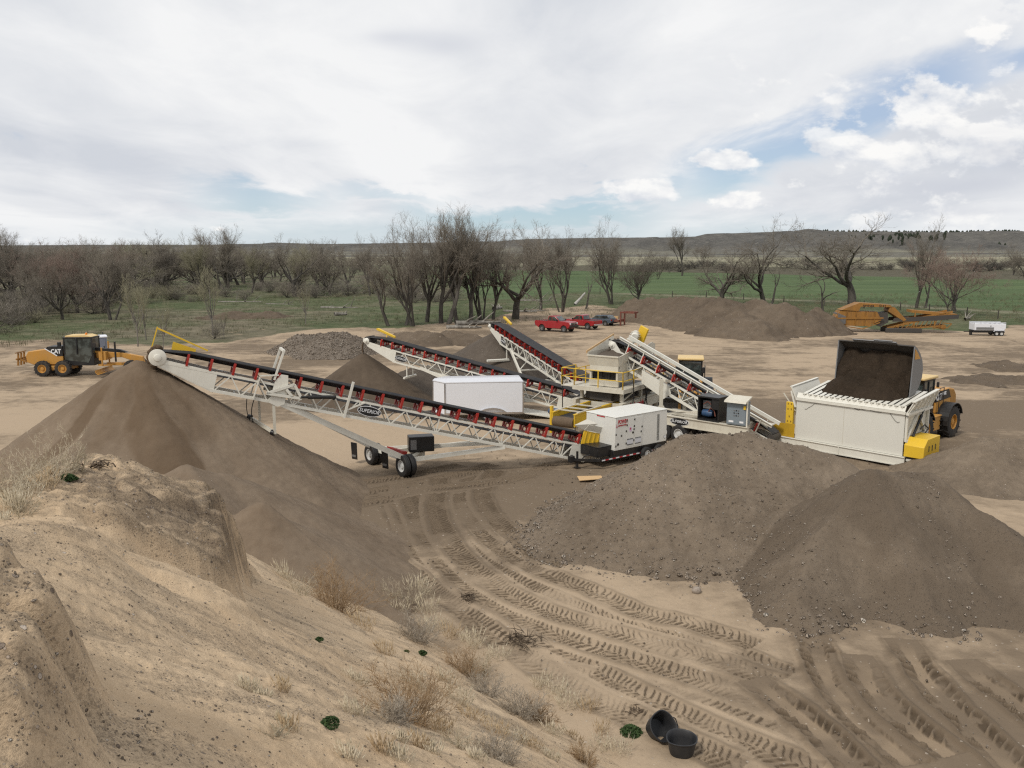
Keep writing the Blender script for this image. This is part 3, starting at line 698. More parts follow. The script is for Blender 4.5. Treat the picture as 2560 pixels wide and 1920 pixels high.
class Tubes:
    def __init__(s): s.V, s.F3, s.F4, s.n = [], [], [], 0
    def add(s, pts, rad, n):
        d = (pts[-1] - pts[0]).normalized(); u = Vector((0, 0, 1)) if abs(d.z) < 0.9 else Vector((1, 0, 0))
        a = d.cross(u).normalized(); b = a.cross(d); k = s.n
        for p, r in zip(pts, rad):
            for i in range(n):
                t = 6.28318 * i / n; s.V.append(p + a * (math.cos(t) * r) + b * (math.sin(t) * r))
        for j in range(len(pts) - 1):
            for i in range(n): s.F4.append((k + j * n + i, k + j * n + (i + 1) % n, k + (j + 1) * n + (i + 1) % n, k + (j + 1) * n + i))
        s.n += n * len(pts)
    def twig(s, p, q, r):
        d = (q - p); u = Vector((0, 0, 1)) if abs(d.z) < 0.8 * d.length else Vector((1, 0, 0))
        a = d.cross(u).normalized() * r; b = a.cross(d).normalized() * r; k = s.n
        s.V += [p + a, p - a * 0.5 + b * 0.87, p - a * 0.5 - b * 0.87, q]
        s.F3 += [(k, k + 1, k + 3), (k + 1, k + 2, k + 3), (k + 2, k, k + 3)]; s.n += 4
    def mesh(s, name):
        me = bpy.data.meshes.new(name); me.from_pydata([tuple(v) for v in s.V], [], s.F4 + s.F3); me.shade_smooth(); return me
def rnd_perp(R, d):
    v = Vector((R.gauss(0, 1), R.gauss(0, 1), R.gauss(0, 1))); v -= d * v.dot(d); return v.normalized()
def gen_tree(seed, H=14.0, trunk=0.28, forks=4, spread=0.75, lean=0.0, stems=1, r0=0.36, wig=0.16, up=0.10, twig_n=4, twig_l=0.090, twig_r=0.012, kids=(7, 6, 5), levels=3):
    """trunk and big limbs in one mesh, branches and twigs in another"""
    R = random.Random(seed); T, C = Tubes(), Tubes()
    def grow(p, d, L, r, lv, nseg):
        pts, rad, dirs = [p], [r], [d]
        end = 0.62 if lv == 0 else 0.30 if lv < 3 else 0.25
        for i in range(nseg):
            d = (d + rnd_perp(R, d) * wig * (0.7 + 0.5 * lv) + Vector((0, 0, up if lv else 0.05))).normalized()
            p = p + d * (L / nseg); pts.append(p); rad.append(r * (1 + (end - 1) * (i + 1) / nseg)); dirs.append(d)
        (T if lv < 2 else C).add(pts, rad, (9, 7, 4, 3)[min(lv, 3)])
        return pts, rad, dirs
    def children(pts, rad, dirs, L, lv):
        if lv >= levels:
            for i in range(twig_n * (2 if lv > 2 else 1)):
                f = R.uniform(0.15, 1.0) * (len(pts) - 1); j = min(int(f), len(pts) - 2); q = pts[j].lerp(pts[j + 1], f - j)
                dd = (dirs[j] + rnd_perp(R, dirs[j]) * R.uniform(0.4, 1.0) + Vector((0, 0, 0.25))).normalized()
                ln = H * twig_l * R.uniform(0.5, 1.2); e = q + dd * ln; C.twig(q, e, twig_r * R.uniform(0.8, 1.3))
                for k in range(2):
                    g = q.lerp(e, R.uniform(0.3, 0.8)); C.twig(g, g + (dd + rnd_perp(R, dd) * 0.7).normalized() * ln * R.uniform(0.35, 0.7), twig_r * 0.8)
            return
        n = kids[lv - 1] if lv else forks
        for i in range(n):
            if lv == 0: f = len(pts) - 1 if i < 2 else R.uniform(0.55, 0.98) * (len(pts) - 1)
            else: f = (len(pts) - 1) * (1.0 if i == 0 else R.uniform(0.25, 0.98))
            j = min(int(f), len(pts) - 2); q = pts[j].lerp(pts[j + 1], f - j); rr = rad[j] * (0.72 if lv == 0 else 0.58)
            ang = R.uniform(0.5, 1.1) * spread * (1.0 if i else 0.55)
            dd = (dirs[j] * math.cos(ang) + rnd_perp(R, dirs[j]) * math.sin(ang)).normalized()
            LL = (H * (1 - trunk) * R.uniform(0.55, 0.85) if lv == 0 else L * R.uniform(0.38, 0.62))
            grow_on(q, dd, LL, rr, lv + 1)
    def grow_on(p, d, L, r, lv):
        a, b, c = grow(p, d, L, r, lv, (5, 6, 4, 3)[min(lv, 3)]); children(a, b, c, L, lv)
    for s in range(stems):
        t = R.uniform(0, 6.28); sp = 0.0 if stems == 1 else 0.22
        d = Vector((math.cos(t) * sp + lean, math.sin(t) * sp, 1)).normalized()
        o = Vector((math.cos(t), math.sin(t), 0)) * (0.0 if stems == 1 else r0 * 1.1) + Vector((0, 0, -0.25))
        grow_on(o, d, H * trunk * R.uniform(0.9, 1.1), r0 * (1 if stems == 1 else R.uniform(0.55, 0.85)), 0)
    return T.mesh("trunk"), C.mesh("crown")
TV = {
 'tall': [gen_tree(s, 16, 0.34, 6, 0.68, 0.0, 1, 0.40, 0.13, 0.16) for s in (1, 2, 3)],
 'pair': [gen_tree(11, 15, 0.30, 4, 0.6, 0.0, 2, 0.42, 0.13, 0.14), gen_tree(12, 16, 0.34, 4, 0.55, 0.0, 3, 0.42, 0.13, 0.15)],
 'wide': [gen_tree(s, 13, 0.27, 5, 0.95, 0.0, 1, 0.48, 0.20, 0.07, kids=(7, 7, 5)) for s in (21, 24, 25)],
 'lean': [gen_tree(31, 13, 0.42, 4, 0.7, 0.55, 1, 0.36, 0.16, 0.12), gen_tree(32, 12, 0.45, 4, 0.75, 0.35, 1, 0.30, 0.2, 0.12)],
 'dead': [gen_tree(41, 10, 0.4, 3, 0.8, 0.2, 1, 0.32, 0.26, 0.03, 1, 0.06, kids=(3, 2, 1)), gen_tree(42, 9, 0.5, 3, 0.7, 0.5, 1, 0.26, 0.2, 0.02, 1, 0.06, kids=(3, 2, 1))],
 'small': [gen_tree(s, 9, 0.22, 5, 0.8, 0.0, st, 0.24, 0.2, 0.10, kids=(6, 6, 4)) for s, st in ((51, 1), (52, 3), (53, 2))],
 'sapling': [gen_tree(s, 8, 0.40, 9, 0.60, 0.0, 1, 0.09, 0.06, 0.22, 4, 0.12, 0.012, kids=(6, 4, 3), levels=2) for s in (61, 62, 63)],
 'bush': [gen_tree(s, 3.2, 0.10, 5, 0.9, 0.0, 6, 0.05, 0.22, 0.10, 6, 0.13, 0.010, kids=(5, 5, 3), levels=2) for s in (71, 72)],
}
RT = random.Random(5)
def tree(kind, x, y, h, label, group=None, tw=None, var=None, name="bare_tree", cat="tree", rot=None, bark=None, z=0.0, wide=1.0):
    vs = TV[kind]; tm, cm = vs[RT.randrange(len(vs)) if var is None else var]
    H = float(np.percentile([v.co.z for v in cm.vertices], 98.5)) if 'H' not in cm else cm['H']; cm['H'] = H
    k = h / H
    o = thing(name, label, cat, (x, y, z), RT.uniform(0, 6.28) if rot is None else rot, group); o.scale = (k * wide, k * wide, k)
    for nm, me, m in (("trunk", tm, bark or BARK), ("crown", cm, tw or TWIG)):
        c = bpy.data.objects.new(nm, me); COL.objects.link(c); c.parent = o
        if not len(me.materials): me.materials.append(m)
        c.material_slots[0].link = 'OBJECT'; c.material_slots[0].material = m
    return o
def tree_px(kind, px, Y, top, label, **kw):
    p = P(px, 700, Y); h = P(px, top, Y).z * (1.07 if px > 1260 else 1.0)
    return tree(kind, p.x, Y, h, label, **kw)
# the tall clump in the middle
CL = "tall bare cottonwoods in the middle clump"
tree_px('lean', 970, 124, 640, "bare tree leaning left over the meadow, at the left end of the tall middle clump", var=0, rot=math.pi, group=CL)
tree_px('lean', 1012, 125, 628, "dark crooked bare tree just right of the left-leaning one in the middle clump", var=1, rot=0.3, group=CL)
tree_px('pair', 1036, 124, 566, "twin-stemmed bare tree behind the cobble pile, at the left of the middle clump", var=0, rot=0.4, group=CL)
tree_px('tall', 1066, 131, 552, "tall bare tree with paired trunks left of the highest crown", var=0, rot=1.0, group=CL)
tree_px('tall', 1102, 128, 530, "tallest bare tree, its crown highest against the sky in the middle clump", var=1, rot=2.0, group=CL)
tree_px('lean', 1118, 127, 570, "thick bare trunk leaning right inside the middle clump", var=0, rot=0.1, group=CL)
tree_px('tall', 1140, 129, 560, "straight single dark trunk at the right of the thick leaning one", var=2, rot=0.2, group=CL)
tree_px('tall', 1177, 130, 546, "slender tall bare tree right of the highest crown, dome-shaped top", var=0, rot=3.0, group=CL)
tree_px('pair', 1206, 133, 575, "cluster of three bare stems right of the slender tall tree", var=1, rot=0.5, group=CL)
tree_px('tall', 1232, 136, 578, "bare tree with branches bending right, above the farthest conveyor head", var=2, rot=4.0, group=CL)
tree_px('wide', 1288, 137, 590, "forked bare tree with dark curving limbs behind the red pickups", var=0, rot=1.2, wide=1.25)
tree_px('tall', 1352, 155, 606, "thin-trunked bare tree standing in grass between the forked tree and the twin trunks", var=1, rot=0.2)
tree_px('pair', 1404, 152, 600, "pair of bare trunks close together in the grass left of the dirt stockpile", var=1, rot=2.2)
tree_px('dead', 1464, 160, 680, "dead leaning snag beside the bleached stump left of the dirt stockpile", var=1, rot=0.2)
tree_px('pair', 1534, 172, 580, "big two-trunked bare tree behind the left end of the dirt stockpile", var=0, rot=0.3)
tree_px('small', 1592, 178, 640, "smaller bare tree just right of the big two-trunked one", var=1, rot=0.3)
tree_px('wide', 1808, 172, 630, "low spreading bare tree with dense twigs behind the dirt stockpile", var=2, rot=3.3, wide=1.3)
tree_px('wide', 1912, 172, 571, "tall twisted bare tree with a bent trunk right of the low spreading tree", var=1, rot=2.6, wide=1.0)
tree_px('dead', 1930, 174, 660, "dead leaning trunk beside the twisted bare tree", var=1, rot=0.0)
tree_px('wide', 2135, 176, 574, "largest round-crowned bare cottonwood, behind the yellow screening machine", var=0, rot=5.2, wide=1.55)
tree_px('dead', 2064, 150, 668, "broken dead tree with long bare arms left of the yellow machine", var=0, rot=2.8)
tree_px('tall', 2296, 165, 578, "tall bare tree with forked base behind the right end of the yellow machine", var=2, rot=3.2)
tree_px('lean', 2318, 166, 660, "bare limb-like tree leaning right at the foot of the forked one", var=1, rot=0.1)
tree_px('small', 2386, 146, 635, "reddish twin-stemmed bare tree above the white fuel trailer", var=2, rot=0.2, tw=TWIG_R)
tree_px('small', 2395, 152, 640, "reddish leaning bare tree just right of the twin-stemmed one", var=0, rot=1.2, tw=TWIG_R)
tree_px('lean', 2585, 165, 625, "bare tree cut by the right edge of the picture, beyond the fence", var=0, rot=math.pi)
for px, Y, top, kd in ((1644, 330, 640, 'small'), (1705, 380, 580, 'tall'), (1672, 420, 655, 'small'), (1758, 520, 615, 'small'), (2010, 640, 640, 'small'), (2330, 560, 625, 'small'), (2480, 600, 640, 'small'), (2530, 380, 632, 'small')):
    tree_px(kd, px, Y, top, "far bare tree beyond the green field, small against the pale grass", group="far bare trees beyond the green field")
# left of the clump: single trees standing clear
tree_px('small', 826, 215, 625, "multi-stemmed dark bare tree in the meadow left of the middle clump", var=1)
tree_px('tall', 924, 210, 598, "upright dark bare tree behind the meadow, left of the middle clump", var=2)
tree_px('small', 870, 228, 605, "bare tree with a rounded crown just left of the upright dark one", var=0)
tree_px('wide', 735, 205, 600, "broad bare tree at the right end of the left-hand wood", var=0, wide=1.0)
tree_px('tall', 520, 250, 577, "tall bare tree poking above the left wood against the sky", var=0)
tree_px('tall', 570, 248, 572, "tall upright bare tree next to a lower one, above the left wood", var=1)
tree_px('wide', 405, 235, 588, "dark dense bare tree in the middle of the left-hand wood", var=1, tw=BARK)
tree_px('lean', 225, 165, 655, "crooked dark trunk leaning right in front of the left wood", var=0, rot=0.0)
tree_px('tall', 18, 185, 568, "tall pale bare tree at the far left edge, highest of the left wood", var=0)
tree_px('wide', 105, 175, 610, "reddish bushy bare tree at the left edge of the wood", var=1, tw=TWIG_R, wide=1.1)
tree_px('small', 58, 139, 680, "dark bare tree in front of the left wood, above the motor grader's rear", var=0)
tree_px('small', 108, 152, 665, "twin-stemmed dark bare tree in front of the left wood", var=1)
# the left wood
RW = random.Random(17); n = 0
GW = "bare grey trees of the left-hand wood"
LW = "bare grey tree in the dense wood behind the left meadow"
while n < 78:
    Y = RW.uniform(150, 400); px = RW.uniform(-160, 800)
    front = np.interp(px, [-160, 60, 240, 330, 640, 800], [145, 150, 175, 205, 215, 250])
    if Y < front or (px > 640 and RW.random() < 0.55): continue
    kd = RW.choice(['tall', 'wide', 'wide', 'small', 'pair', 'lean', 'wide']); h = RW.uniform(10.2, 13.6) * (1.0 if Y < 300 else 0.92)
    red = px < 330 and RW.random() < 0.25
    tree(kd, (px - 1280) / 2130 * Y, Y, h, LW, GW, tw=TWIG_R if red else TWIG_G if RW.random() < 0.12 else TWIG, wide=RW.uniform(1.0, 1.4)); n += 1
for i in range(17):
    px = RW.uniform(-150, 320); Y = RW.uniform(133, 185)
    tree(RW.choice(['wide', 'pair', 'small', 'lean', 'wide']), (px - 1280) / 2130 * Y, Y, RW.uniform(9.0, 12.2), LW, GW, tw=RW.choice([TWIG, TWIG, TWIG, TWIG, TWIG_R]), wide=RW.uniform(0.95, 1.25))
for i in range(15):
    px = RW.uniform(320, 830); Y = RW.uniform(205, 260)
    tree(RW.choice(['wide', 'pair', 'tall', 'small']), (px - 1280) / 2130 * Y, Y, RW.uniform(10.8, 13.8), LW, GW, tw=RW.choice([TWIG, TWIG, TWIG_G]), wide=RW.uniform(1.0, 1.3))
for i in range(46):
    px = RW.uniform(780, 1560); Y = RW.uniform(330, 620)
    tree(RW.choice(['small', 'wide', 'small']), (px - 1280) / 2130 * Y, Y, RW.uniform(6, 10.5), "small far bare tree in the thin row behind the middle clump", "far bare trees behind the middle clump", wide=1.25)
# pale saplings and brush
for px, by, top, lb in ((345, 866, 690, "pale slender sapling right of the motor grader's cab"), (408, 872, 752, "thin short sapling behind the stacking conveyor's discharge end"), (532, 838, 668, "tallest olive-tinted sapling with a thicket at its foot, in the meadow"), (560, 842, 770, "short bare sapling beside the tallest olive-tinted one"), (764, 812, 700, "pale grey sapling left of the cobble pile"), (366, 850, 712, "faint yellowish sapling just right of the slender one")):
    p = G(px, by); h = P(px, top, p.y).z
    tree('sapling', p.x, p.y, h, lb, tw=TWIG_G, name="sapling", cat="sapling", bark=DEADW)
p = G(535, 846); tree('bush', p.x, p.y, 2.4, "dense brown thicket at the foot of the tallest sapling", name="bush", cat="bush", tw=BUSHM)
for i in range(120):
    px = RW.uniform(-80, 1130)
    Y = np.interp(px, [-80, 240, 330, 900, 1130], [128, 150, 190, 215, 180]) + RW.uniform(-22, 70) * RW.random() ** 0.6
    tree('bush', (px - 1280) / 2130 * Y, Y, RW.uniform(1.2, 4.6), "grey leafless bush at the foot of the bare trees", "grey bushes along the wood", tw=RW.choice([BUSHM, BUSHM, TWIG, TWIG_G]), name="bush", cat="bush", wide=RW.uniform(1.0, 1.8))
for i in range(60):
    px = RW.uniform(1600, 2700); Y = RW.uniform(430, 620)
    tree('bush', (px - 1280) / 2130 * Y, Y, RW.uniform(2.5, 6), "dark low brush in the band beyond the green field", "brush beyond the green field", tw=BARK, name="bush", cat="bush", wide=RW.uniform(1.5, 2.6))
# ------------------------------------------------------------------ fallen wood
def log(px, py, L, r, ang, label, m=DEADW, tilt=0.0, br=3, seed=0):
    R = random.Random(seed + int(px)); p = G(px, py); mb = MB()
    pts = [Vector((-L / 2 + L * i / 5, R.uniform(-1, 1) * L * 0.02, r * 0.7 + math.tan(tilt) * (i / 5) * L + R.uniform(0, 0.05))) for i in range(6)]
    T = Tubes(); T.add(pts, [r * (1 - 0.11 * i) for i in range(6)], 8)
    for b in range(br):
        j = R.randrange(1, 5); d = Vector((R.uniform(0.2, 1), R.uniform(-1, 1), R.uniform(0.3, 1.0))).normalized(); e = pts[j] + d * L * R.uniform(0.15, 0.35)
        T.add([pts[j], pts[j].lerp(e, 0.5) + Vector((0, 0, 0.06)), e], [r * 0.4, r * 0.3, r * 0.12], 5)
    return props(link("fallen_log", T.mesh("log"), m), label, "log"), p, ang
def put_log(*a, **k):
    o, p, an = log(*a, **k); o.location = p; o.rotation_euler = (0, 0, an)
for a in ((1340, 754, 9, 0.28, 0.05, "long bleached log lying in the grass behind the forked tree"), (1330, 780, 5, 0.22, 0.3, "short pale log in the grass above the red pickups"), (1245, 775, 4, 0.45, 1.2, "upturned dark root stump in the grass right of the middle clump"),
          (1300, 782, 6, 0.3, -0.2, "dark rotten log beside the upturned root stump"), (1195, 812, 7, 0.42, 0.35, "thick grey log sloping up on the dirt bank by the farthest conveyor head"), (1160, 822, 5, 0.3, 0.1, "grey log lying behind the thick sloping one"),
          (848, 772, 7, 0.25, 0.0, "pale log lying in the left meadow near the multi-stemmed tree"), (600, 757, 9, 0.22, 0.1, "long pale log at the edge of the left wood"), (700, 763, 6, 0.2, -0.2, "thin pale log in the meadow below the left wood"), (852, 790, 2.2, 0.4, 0.5, "short grey stump section in the meadow left of the leaning tree"),
          (2330, 800, 6, 0.2, 0.2, "bleached branch pile log behind the yellow machine's right end"), (2420, 798, 5, 0.22, 0.9, "grey fallen limb in the grass above the fuel trailer"), (1505, 806, 3.5, 0.18, 0.1, "grey log at the foot of the dirt stockpile near the red trailer")):
    put_log(*a, br=4)
o, p, an = log(1450, 764, 2.6, 0.36, 1.4, "white bleached stump leaning in the grass left of the dirt stockpile", m=m_bark("white stump", (0.34, 0.32, 0.29), (0.52, 0.50, 0.46)), tilt=0.7); o.location = p; o.rotation_euler = (0, 0, 0.6)
# ------------------------------------------------------------------ fence of posts along the field
def fence(pts, label, step=None):
    root = thing("wire_fence", label, "fence", pts[0])
    pw = MB(); posts = []
    for i, p in enumerate(pts):
        q = Vector(p) - Vector(pts[0]); mb = MB(); mb.tube(q + Vector((0, 0, -0.2)), q + Vector((RT.uniform(-.08, .08), 0, 1.45)), 0.11, 0.09, 8); mb.build("post", BARK, root)
        posts.append(q)
    for h in (0.5, 0.9, 1.3):
        for a, b in zip(posts, posts[1:]): pw.tube(a + Vector((0, 0, h)), b + Vector((0, 0, h)), 0.012, n=4)
    pw.build("wire", m_bark("rusty wire", (0.12, 0.10, 0.085), (0.2, 0.17, 0.14)), root)
fpx = [(1600, 741), (1681, 743), (1766, 744), (1859, 750), (1959, 757), (2060, 764), (2160, 770), (2250, 775), (2323, 780), (2417, 789), (2494, 798), (2590, 806)]
fence([G(a, b) for a, b in fpx], "wire fence with dark wooden posts between the dirt yard and the green field")
fence([G(a, b) for a, b in ((1190, 716), (1243, 715), (1335, 722), (1420, 728), (1500, 733))], "distant wire fence line along the left edge of the green field")
# ------------------------------------------------------------------ junipers on the mesa and tufts in the meadow (uncountable)
def blades(name, base, h, w, lean, mat, kind='stuff', parent=None, seed=1, top=0.15, seg=2):
    """thin blades or stems from base points; arrays"""
    n = len(base); R = np.random.RandomState(seed); t = R.rand(n) * 6.283
    dx, dy = np.cos(t) * lean, np.sin(t) * lean
    px, py = -np.sin(t + R.rand(n) * 3), np.cos(t + R.rand(n) * 3)
    V, rows = [], seg + 1
    for k in range(rows):
        f = k / seg; c = base + np.stack([dx * h * f ** 1.6, dy * h * f ** 1.6, h * f * (1 - 0.25 * lean * f)], 1)
        ww = (w * (1 - (1 - top) * f))[:, None]
        V += [c + np.stack([px, py, px * 0], 1) * ww, c - np.stack([px, py, px * 0], 1) * ww]
    V = np.stack(V, 1).reshape(-1, 3); b = np.arange(n) * rows * 2
    F = np.concatenate([np.stack([b + 2 * k, b + 2 * k + 1, b + 2 * k + 3, b + 2 * k + 2], 1) for k in range(seg)])
    me = mesh_np(name, V, F); o = link(name, me, mat, parent)
    if kind: o['kind'] = kind
    return o
def m_plain(name, a, b, scale=2.0, rough=0.85, world=True):
    m, N = newmat(name); n = N.noise(N.pos() if world else N.objco(), scale, 4, 0.65)
    N.surf(N.mix(n.ss(0.32, 0.68), a, b), rough, spec=0.15); return m
def junipers():
    R = np.random.RandomState(4); V, F = [], []
    T = MB()
    for i in range(900):
        px = 2040 + 560 * R.rand() ** 0.9; band = R.rand()
        y = 2500 - 1250 * (0.08 + 0.25 * R.rand()) if band < 0.8 else 2496
        top = np.interp(px, [2000, 2100, 2300, 2560], [578, 580, 582, 579]); py = top + 4 + 30 * R.rand() ** 1.3 if band < 0.8 else top + 1
        if band < 0.8 and fbm(px * 0.012, py * 0.05, 3, 8) < 0.5: continue
        p = P(px, py, y); h = R.uniform(7, 15); w_ = h * R.uniform(0.4, 0.6)
        h *= 0.62; w_ *= 0.62; T.lathe([(w_ * 0.5, -4), (w_ * 0.9, h * 0.2), (w_ * 0.55, h * 0.65), (0.0, h)], p, (0, 0, 1), 6)
    o = T.build("juniper_wood", m_plain("dark juniper", (0.022, 0.030, 0.020), (0.040, 0.048, 0.032), 0.05)); o['kind'] = 'stuff'
junipers()
def meadow():
    R = np.random.RandomState(9); B = []
    for i in range(5200):
        Y = 85 + 130 * R.rand() ** 1.2; a = -0.66 + 1.3 * R.rand()
        edge = np.interp(a, [-0.66, -0.5, -0.33, -0.2, 0.0, 0.05, 0.2, 0.66], [92, 104, 112, 128, 126, 140, 140, 128])
        if Y < edge: continue
        q = 14; c = np.array([a * Y, Y, 0.0]); r = R.uniform(0.15, 0.5)
        B.append(c + np.c_[R.randn(q) * r, R.randn(q) * r, np.zeros(q) - 0.03])
    B = np.concatenate(B); n = len(B)
    blades("meadow_grass", B, R.uniform(0.25, 0.75, n), R.uniform(0.012, 0.03, n), R.uniform(0.1, 0.7, n), m_plain("rough meadow grass", (0.075, 0.090, 0.040), (0.23, 0.20, 0.135), 0.12), seed=3)
meadow()
# ------------------------------------------------------------------ plants on the bluff
def on_bluff(px, py):
    d = Vector(ray(px, py)); t = 2.5
    while t < 60:
        p = Vector((0, 0, CAMZ)) + d * t; g = max(hz(p.x, p.y), 0.0)
        if p.z <= g: return Vector((p.x, p.y, g)), t
        t += max(0.02, (p.z - g) * 0.5)
    return G(px, py), t
STRAW = m_plain("bleached straw", (0.36, 0.295, 0.195), (0.58, 0.50, 0.37), 9)
TAN = m_plain("tan dry grass", (0.30, 0.21, 0.12), (0.50, 0.385, 0.245), 7)
RUSSET = m_plain("russet dry stems", (0.24, 0.155, 0.085), (0.40, 0.28, 0.165), 6)
GREYST = m_plain("grey dead stems", (0.26, 0.215, 0.165), (0.46, 0.395, 0.31), 8)
GREEN = m_plain("small green leaves", (0.026, 0.048, 0.018), (0.066, 0.105, 0.038), 30)
def shrub(px, py, wpx, hpx, kind, label, group=None, seed=0):
    p, t = on_bluff(px, py); R = random.Random(seed + int(px) * 7 + int(py)); m = wpx * t / FPX / 2; h = hpx * t / FPX
    T = Tubes(); mat = {'straw': STRAW, 'russet': RUSSET, 'grey': GREYST, 'green': GREEN, 'tuft': (STRAW, STRAW, TAN)[seed % 3]}[kind]; r = 0.0016 + t * 0.00014
    if kind == 'green':
        V, F = [], []; n = 620
        for i in range(n):
            u = R.random() ** 0.5; th = R.uniform(0, 6.28); u *= 0.75 + 0.35 * float(fbm(math.cos(th) * 1.5 + px, math.sin(th) * 1.5, 2, 3)); c = Vector((math.cos(th) * u * m, math.sin(th) * u * m, max(0, 1 - u * u) * h * R.uniform(0.2, 1) + 0.01))
            s = m * R.uniform(0.10, 0.2); a = Vector((R.gauss(0, 1), R.gauss(0, 1), R.gauss(0, 0.6))).normalized() * s; b = rnd_perp(R, a.normalized()) * s * 0.5
            k = len(V); V += [tuple(c - a), tuple(c + b), tuple(c + a), tuple(c - b)]; F.append((k, k + 1, k + 2, k + 3))
        me = bpy.data.meshes.new("green_plant"); me.from_pydata(V, [], F); nm, ct = "green_plant", "plant"
    elif kind == 'tuft':
        n = int(34 + wpx * 0.6)
        for i in range(n):
            u = R.random() ** 0.6; th = R.uniform(0, 6.28); o = Vector((math.cos(th), math.sin(th), 0)) * u * m * 0.8
            o.z = hz(p.x + o.x, p.y + o.y) - p.z if p.z > 0.05 else 0.0
            d = Vector((math.cos(th) * 0.5 * u + R.gauss(0, 0.18), math.sin(th) * 0.5 * u + R.gauss(0, 0.18), 1)).normalized(); L = h * R.uniform(0.5, 1.1)
            e = o + d * L; T.twig(o, e, r * 0.8)
            if R.random() < 0.75:                                                # seed head: a short thick spike
                T.twig(o.lerp(e, 0.62), e + d * L * 0.12, r * 2.6)
        me = T.mesh("grass_tuft"); nm, ct = "grass_tuft", "grass tuft"
    else:
        n = int((26 + wpx * 0.22) * (0.45 if kind == 'straw' else 1))
        for i in range(n):
            u = R.random() ** 0.7; th = R.uniform(0, 6.28); o = Vector((math.cos(th), math.sin(th), 0)) * u * m * 0.45
            o.z = (hz(p.x + o.x, p.y + o.y) - p.z if p.z > 0.05 else 0.0) - 0.02
            d = Vector((math.cos(th) * u * 1.1 + R.gauss(0, .2), math.sin(th) * u * 1.1 + R.gauss(0, .2), 1.0)).normalized(); L = h * R.uniform(0.6, 1.1); q = o; prev = q
            for k in range(5):
                d2 = (d + rnd_perp(R, d) * 0.3).normalized(); q2 = q + d2 * L / 5; T.add([q, q2], [r * (1.5 - k * 0.2), r * (1.3 - k * 0.2)], 3)
                for b in range(3 if kind != 'straw' else 2):
                    g = q.lerp(q2, R.random()); dd = (d2 + rnd_perp(R, d2) * R.uniform(0.5, 1.2)).normalized(); l2 = L * R.uniform(0.12, 0.34); e = g + dd * l2; T.twig(g, e, r)
                    for c in range(3): gg = g.lerp(e, R.uniform(0.3, 0.95)); T.twig(gg, gg + (dd + rnd_perp(R, dd) * 0.9).normalized() * l2 * R.uniform(0.3, 0.6), r * 0.7)
                q = q2; d = d2
        me = T.mesh("dry_shrub"); nm, ct = "dry_shrub", "shrub"
    o = link(nm, me, mat); o.location = p; props(o, label, ct, group); return o
SH = [(672, 1372, 120, 75, 'grey', "bleached grey shrub on the bluff edge, uppermost of the row"), (640, 1335, 70, 50, 'straw', "small straw shrub at the top of the bluff's edge row"),
 (760, 1425, 90, 55, 'grey', "mauve-grey shrub just above the russet one"), (835, 1520, 185, 120, 'russet', "widest russet shrub high on the bluff's edge"), (745, 1480, 110, 60, 'straw', "pale straw shrub left of the widest russet one"),
 (1040, 1600, 110, 70, 'grey', "mauve-grey round shrub halfway down the bluff's edge"), (1165, 1690, 110, 75, 'russet', "russet shrub by the dark twig pile on the bluff's edge"), (1215, 1735, 110, 65, 'grey', "flattened grey shrub below the russet one near the twig pile"),
 (1022, 1800, 165, 150, 'russet', "largest tan shrub alone on the bluff's lower slope"), (985, 1805, 120, 75, 'grey', "grey shrub half hidden at the foot of the largest tan one"), (1040, 1715, 90, 60, 'straw', "light straw shrub just above the largest tan one"),
 (1300, 1790, 120, 75, 'grey', "dark grey shrub next to the orange straw clump near the bluff's foot"), (1345, 1800, 90, 60, 'russet', "orange straw clump at the bluff's foot"), (1250, 1900, 140, 70, 'grey', "brown-grey sprawling shrub at the bottom edge of the slope"),
 (1460, 1905, 110, 45, 'russet', "low orange straw clump left of the black tubs"), (1010, 1520, 70, 90, 'straw', "sparse tall stalks sticking up beside the bluff's edge"), (1210, 1690, 60, 70, 'straw', "thin dried stalks with dark seed heads on the bluff's edge"),
 (1150, 1870, 130, 55, 'straw', "pale sprawling straw shrub below the largest tan one"), (690, 1840, 60, 40, 'straw', "tiny bleached shrub left of the larger green plant"),
 (20, 1235, 130, 110, 'straw', "tall straw weed at the left edge on the bluff's crest"), (85, 1205, 110, 100, 'straw', "straw weed second from the left edge on the bluff's crest"), (150, 1190, 90, 125, 'straw', "tallest straw weed left of the green crest plant"), (50, 1290, 120, 70, 'straw', "short straw weed on the near side of the crest at the left edge"), (195, 1175, 50, 60, 'straw', "small straw weed just above the green crest plant")]
for i, s in enumerate(SH): shrub(*s, seed=i)
for px, py, wd, lb in ((825, 1815, 54, "largest of the green plants, alone on the pale sand slope"), (798, 1602, 24, "small green plant high on the pale slope"), (1016, 1631, 17, "tiny green plant left of its flatter twin on the slope"), (1055, 1636, 28, "flat green plant left of the mauve-grey shrub"), (168, 1203, 50, "dark green plant on the crest of the eroded bank"), (1578, 1835, 60, "low green weed beside the tipped black tub")):
    shrub(px, py, wd, wd * 0.34, 'green', lb)
RG = random.Random(8)
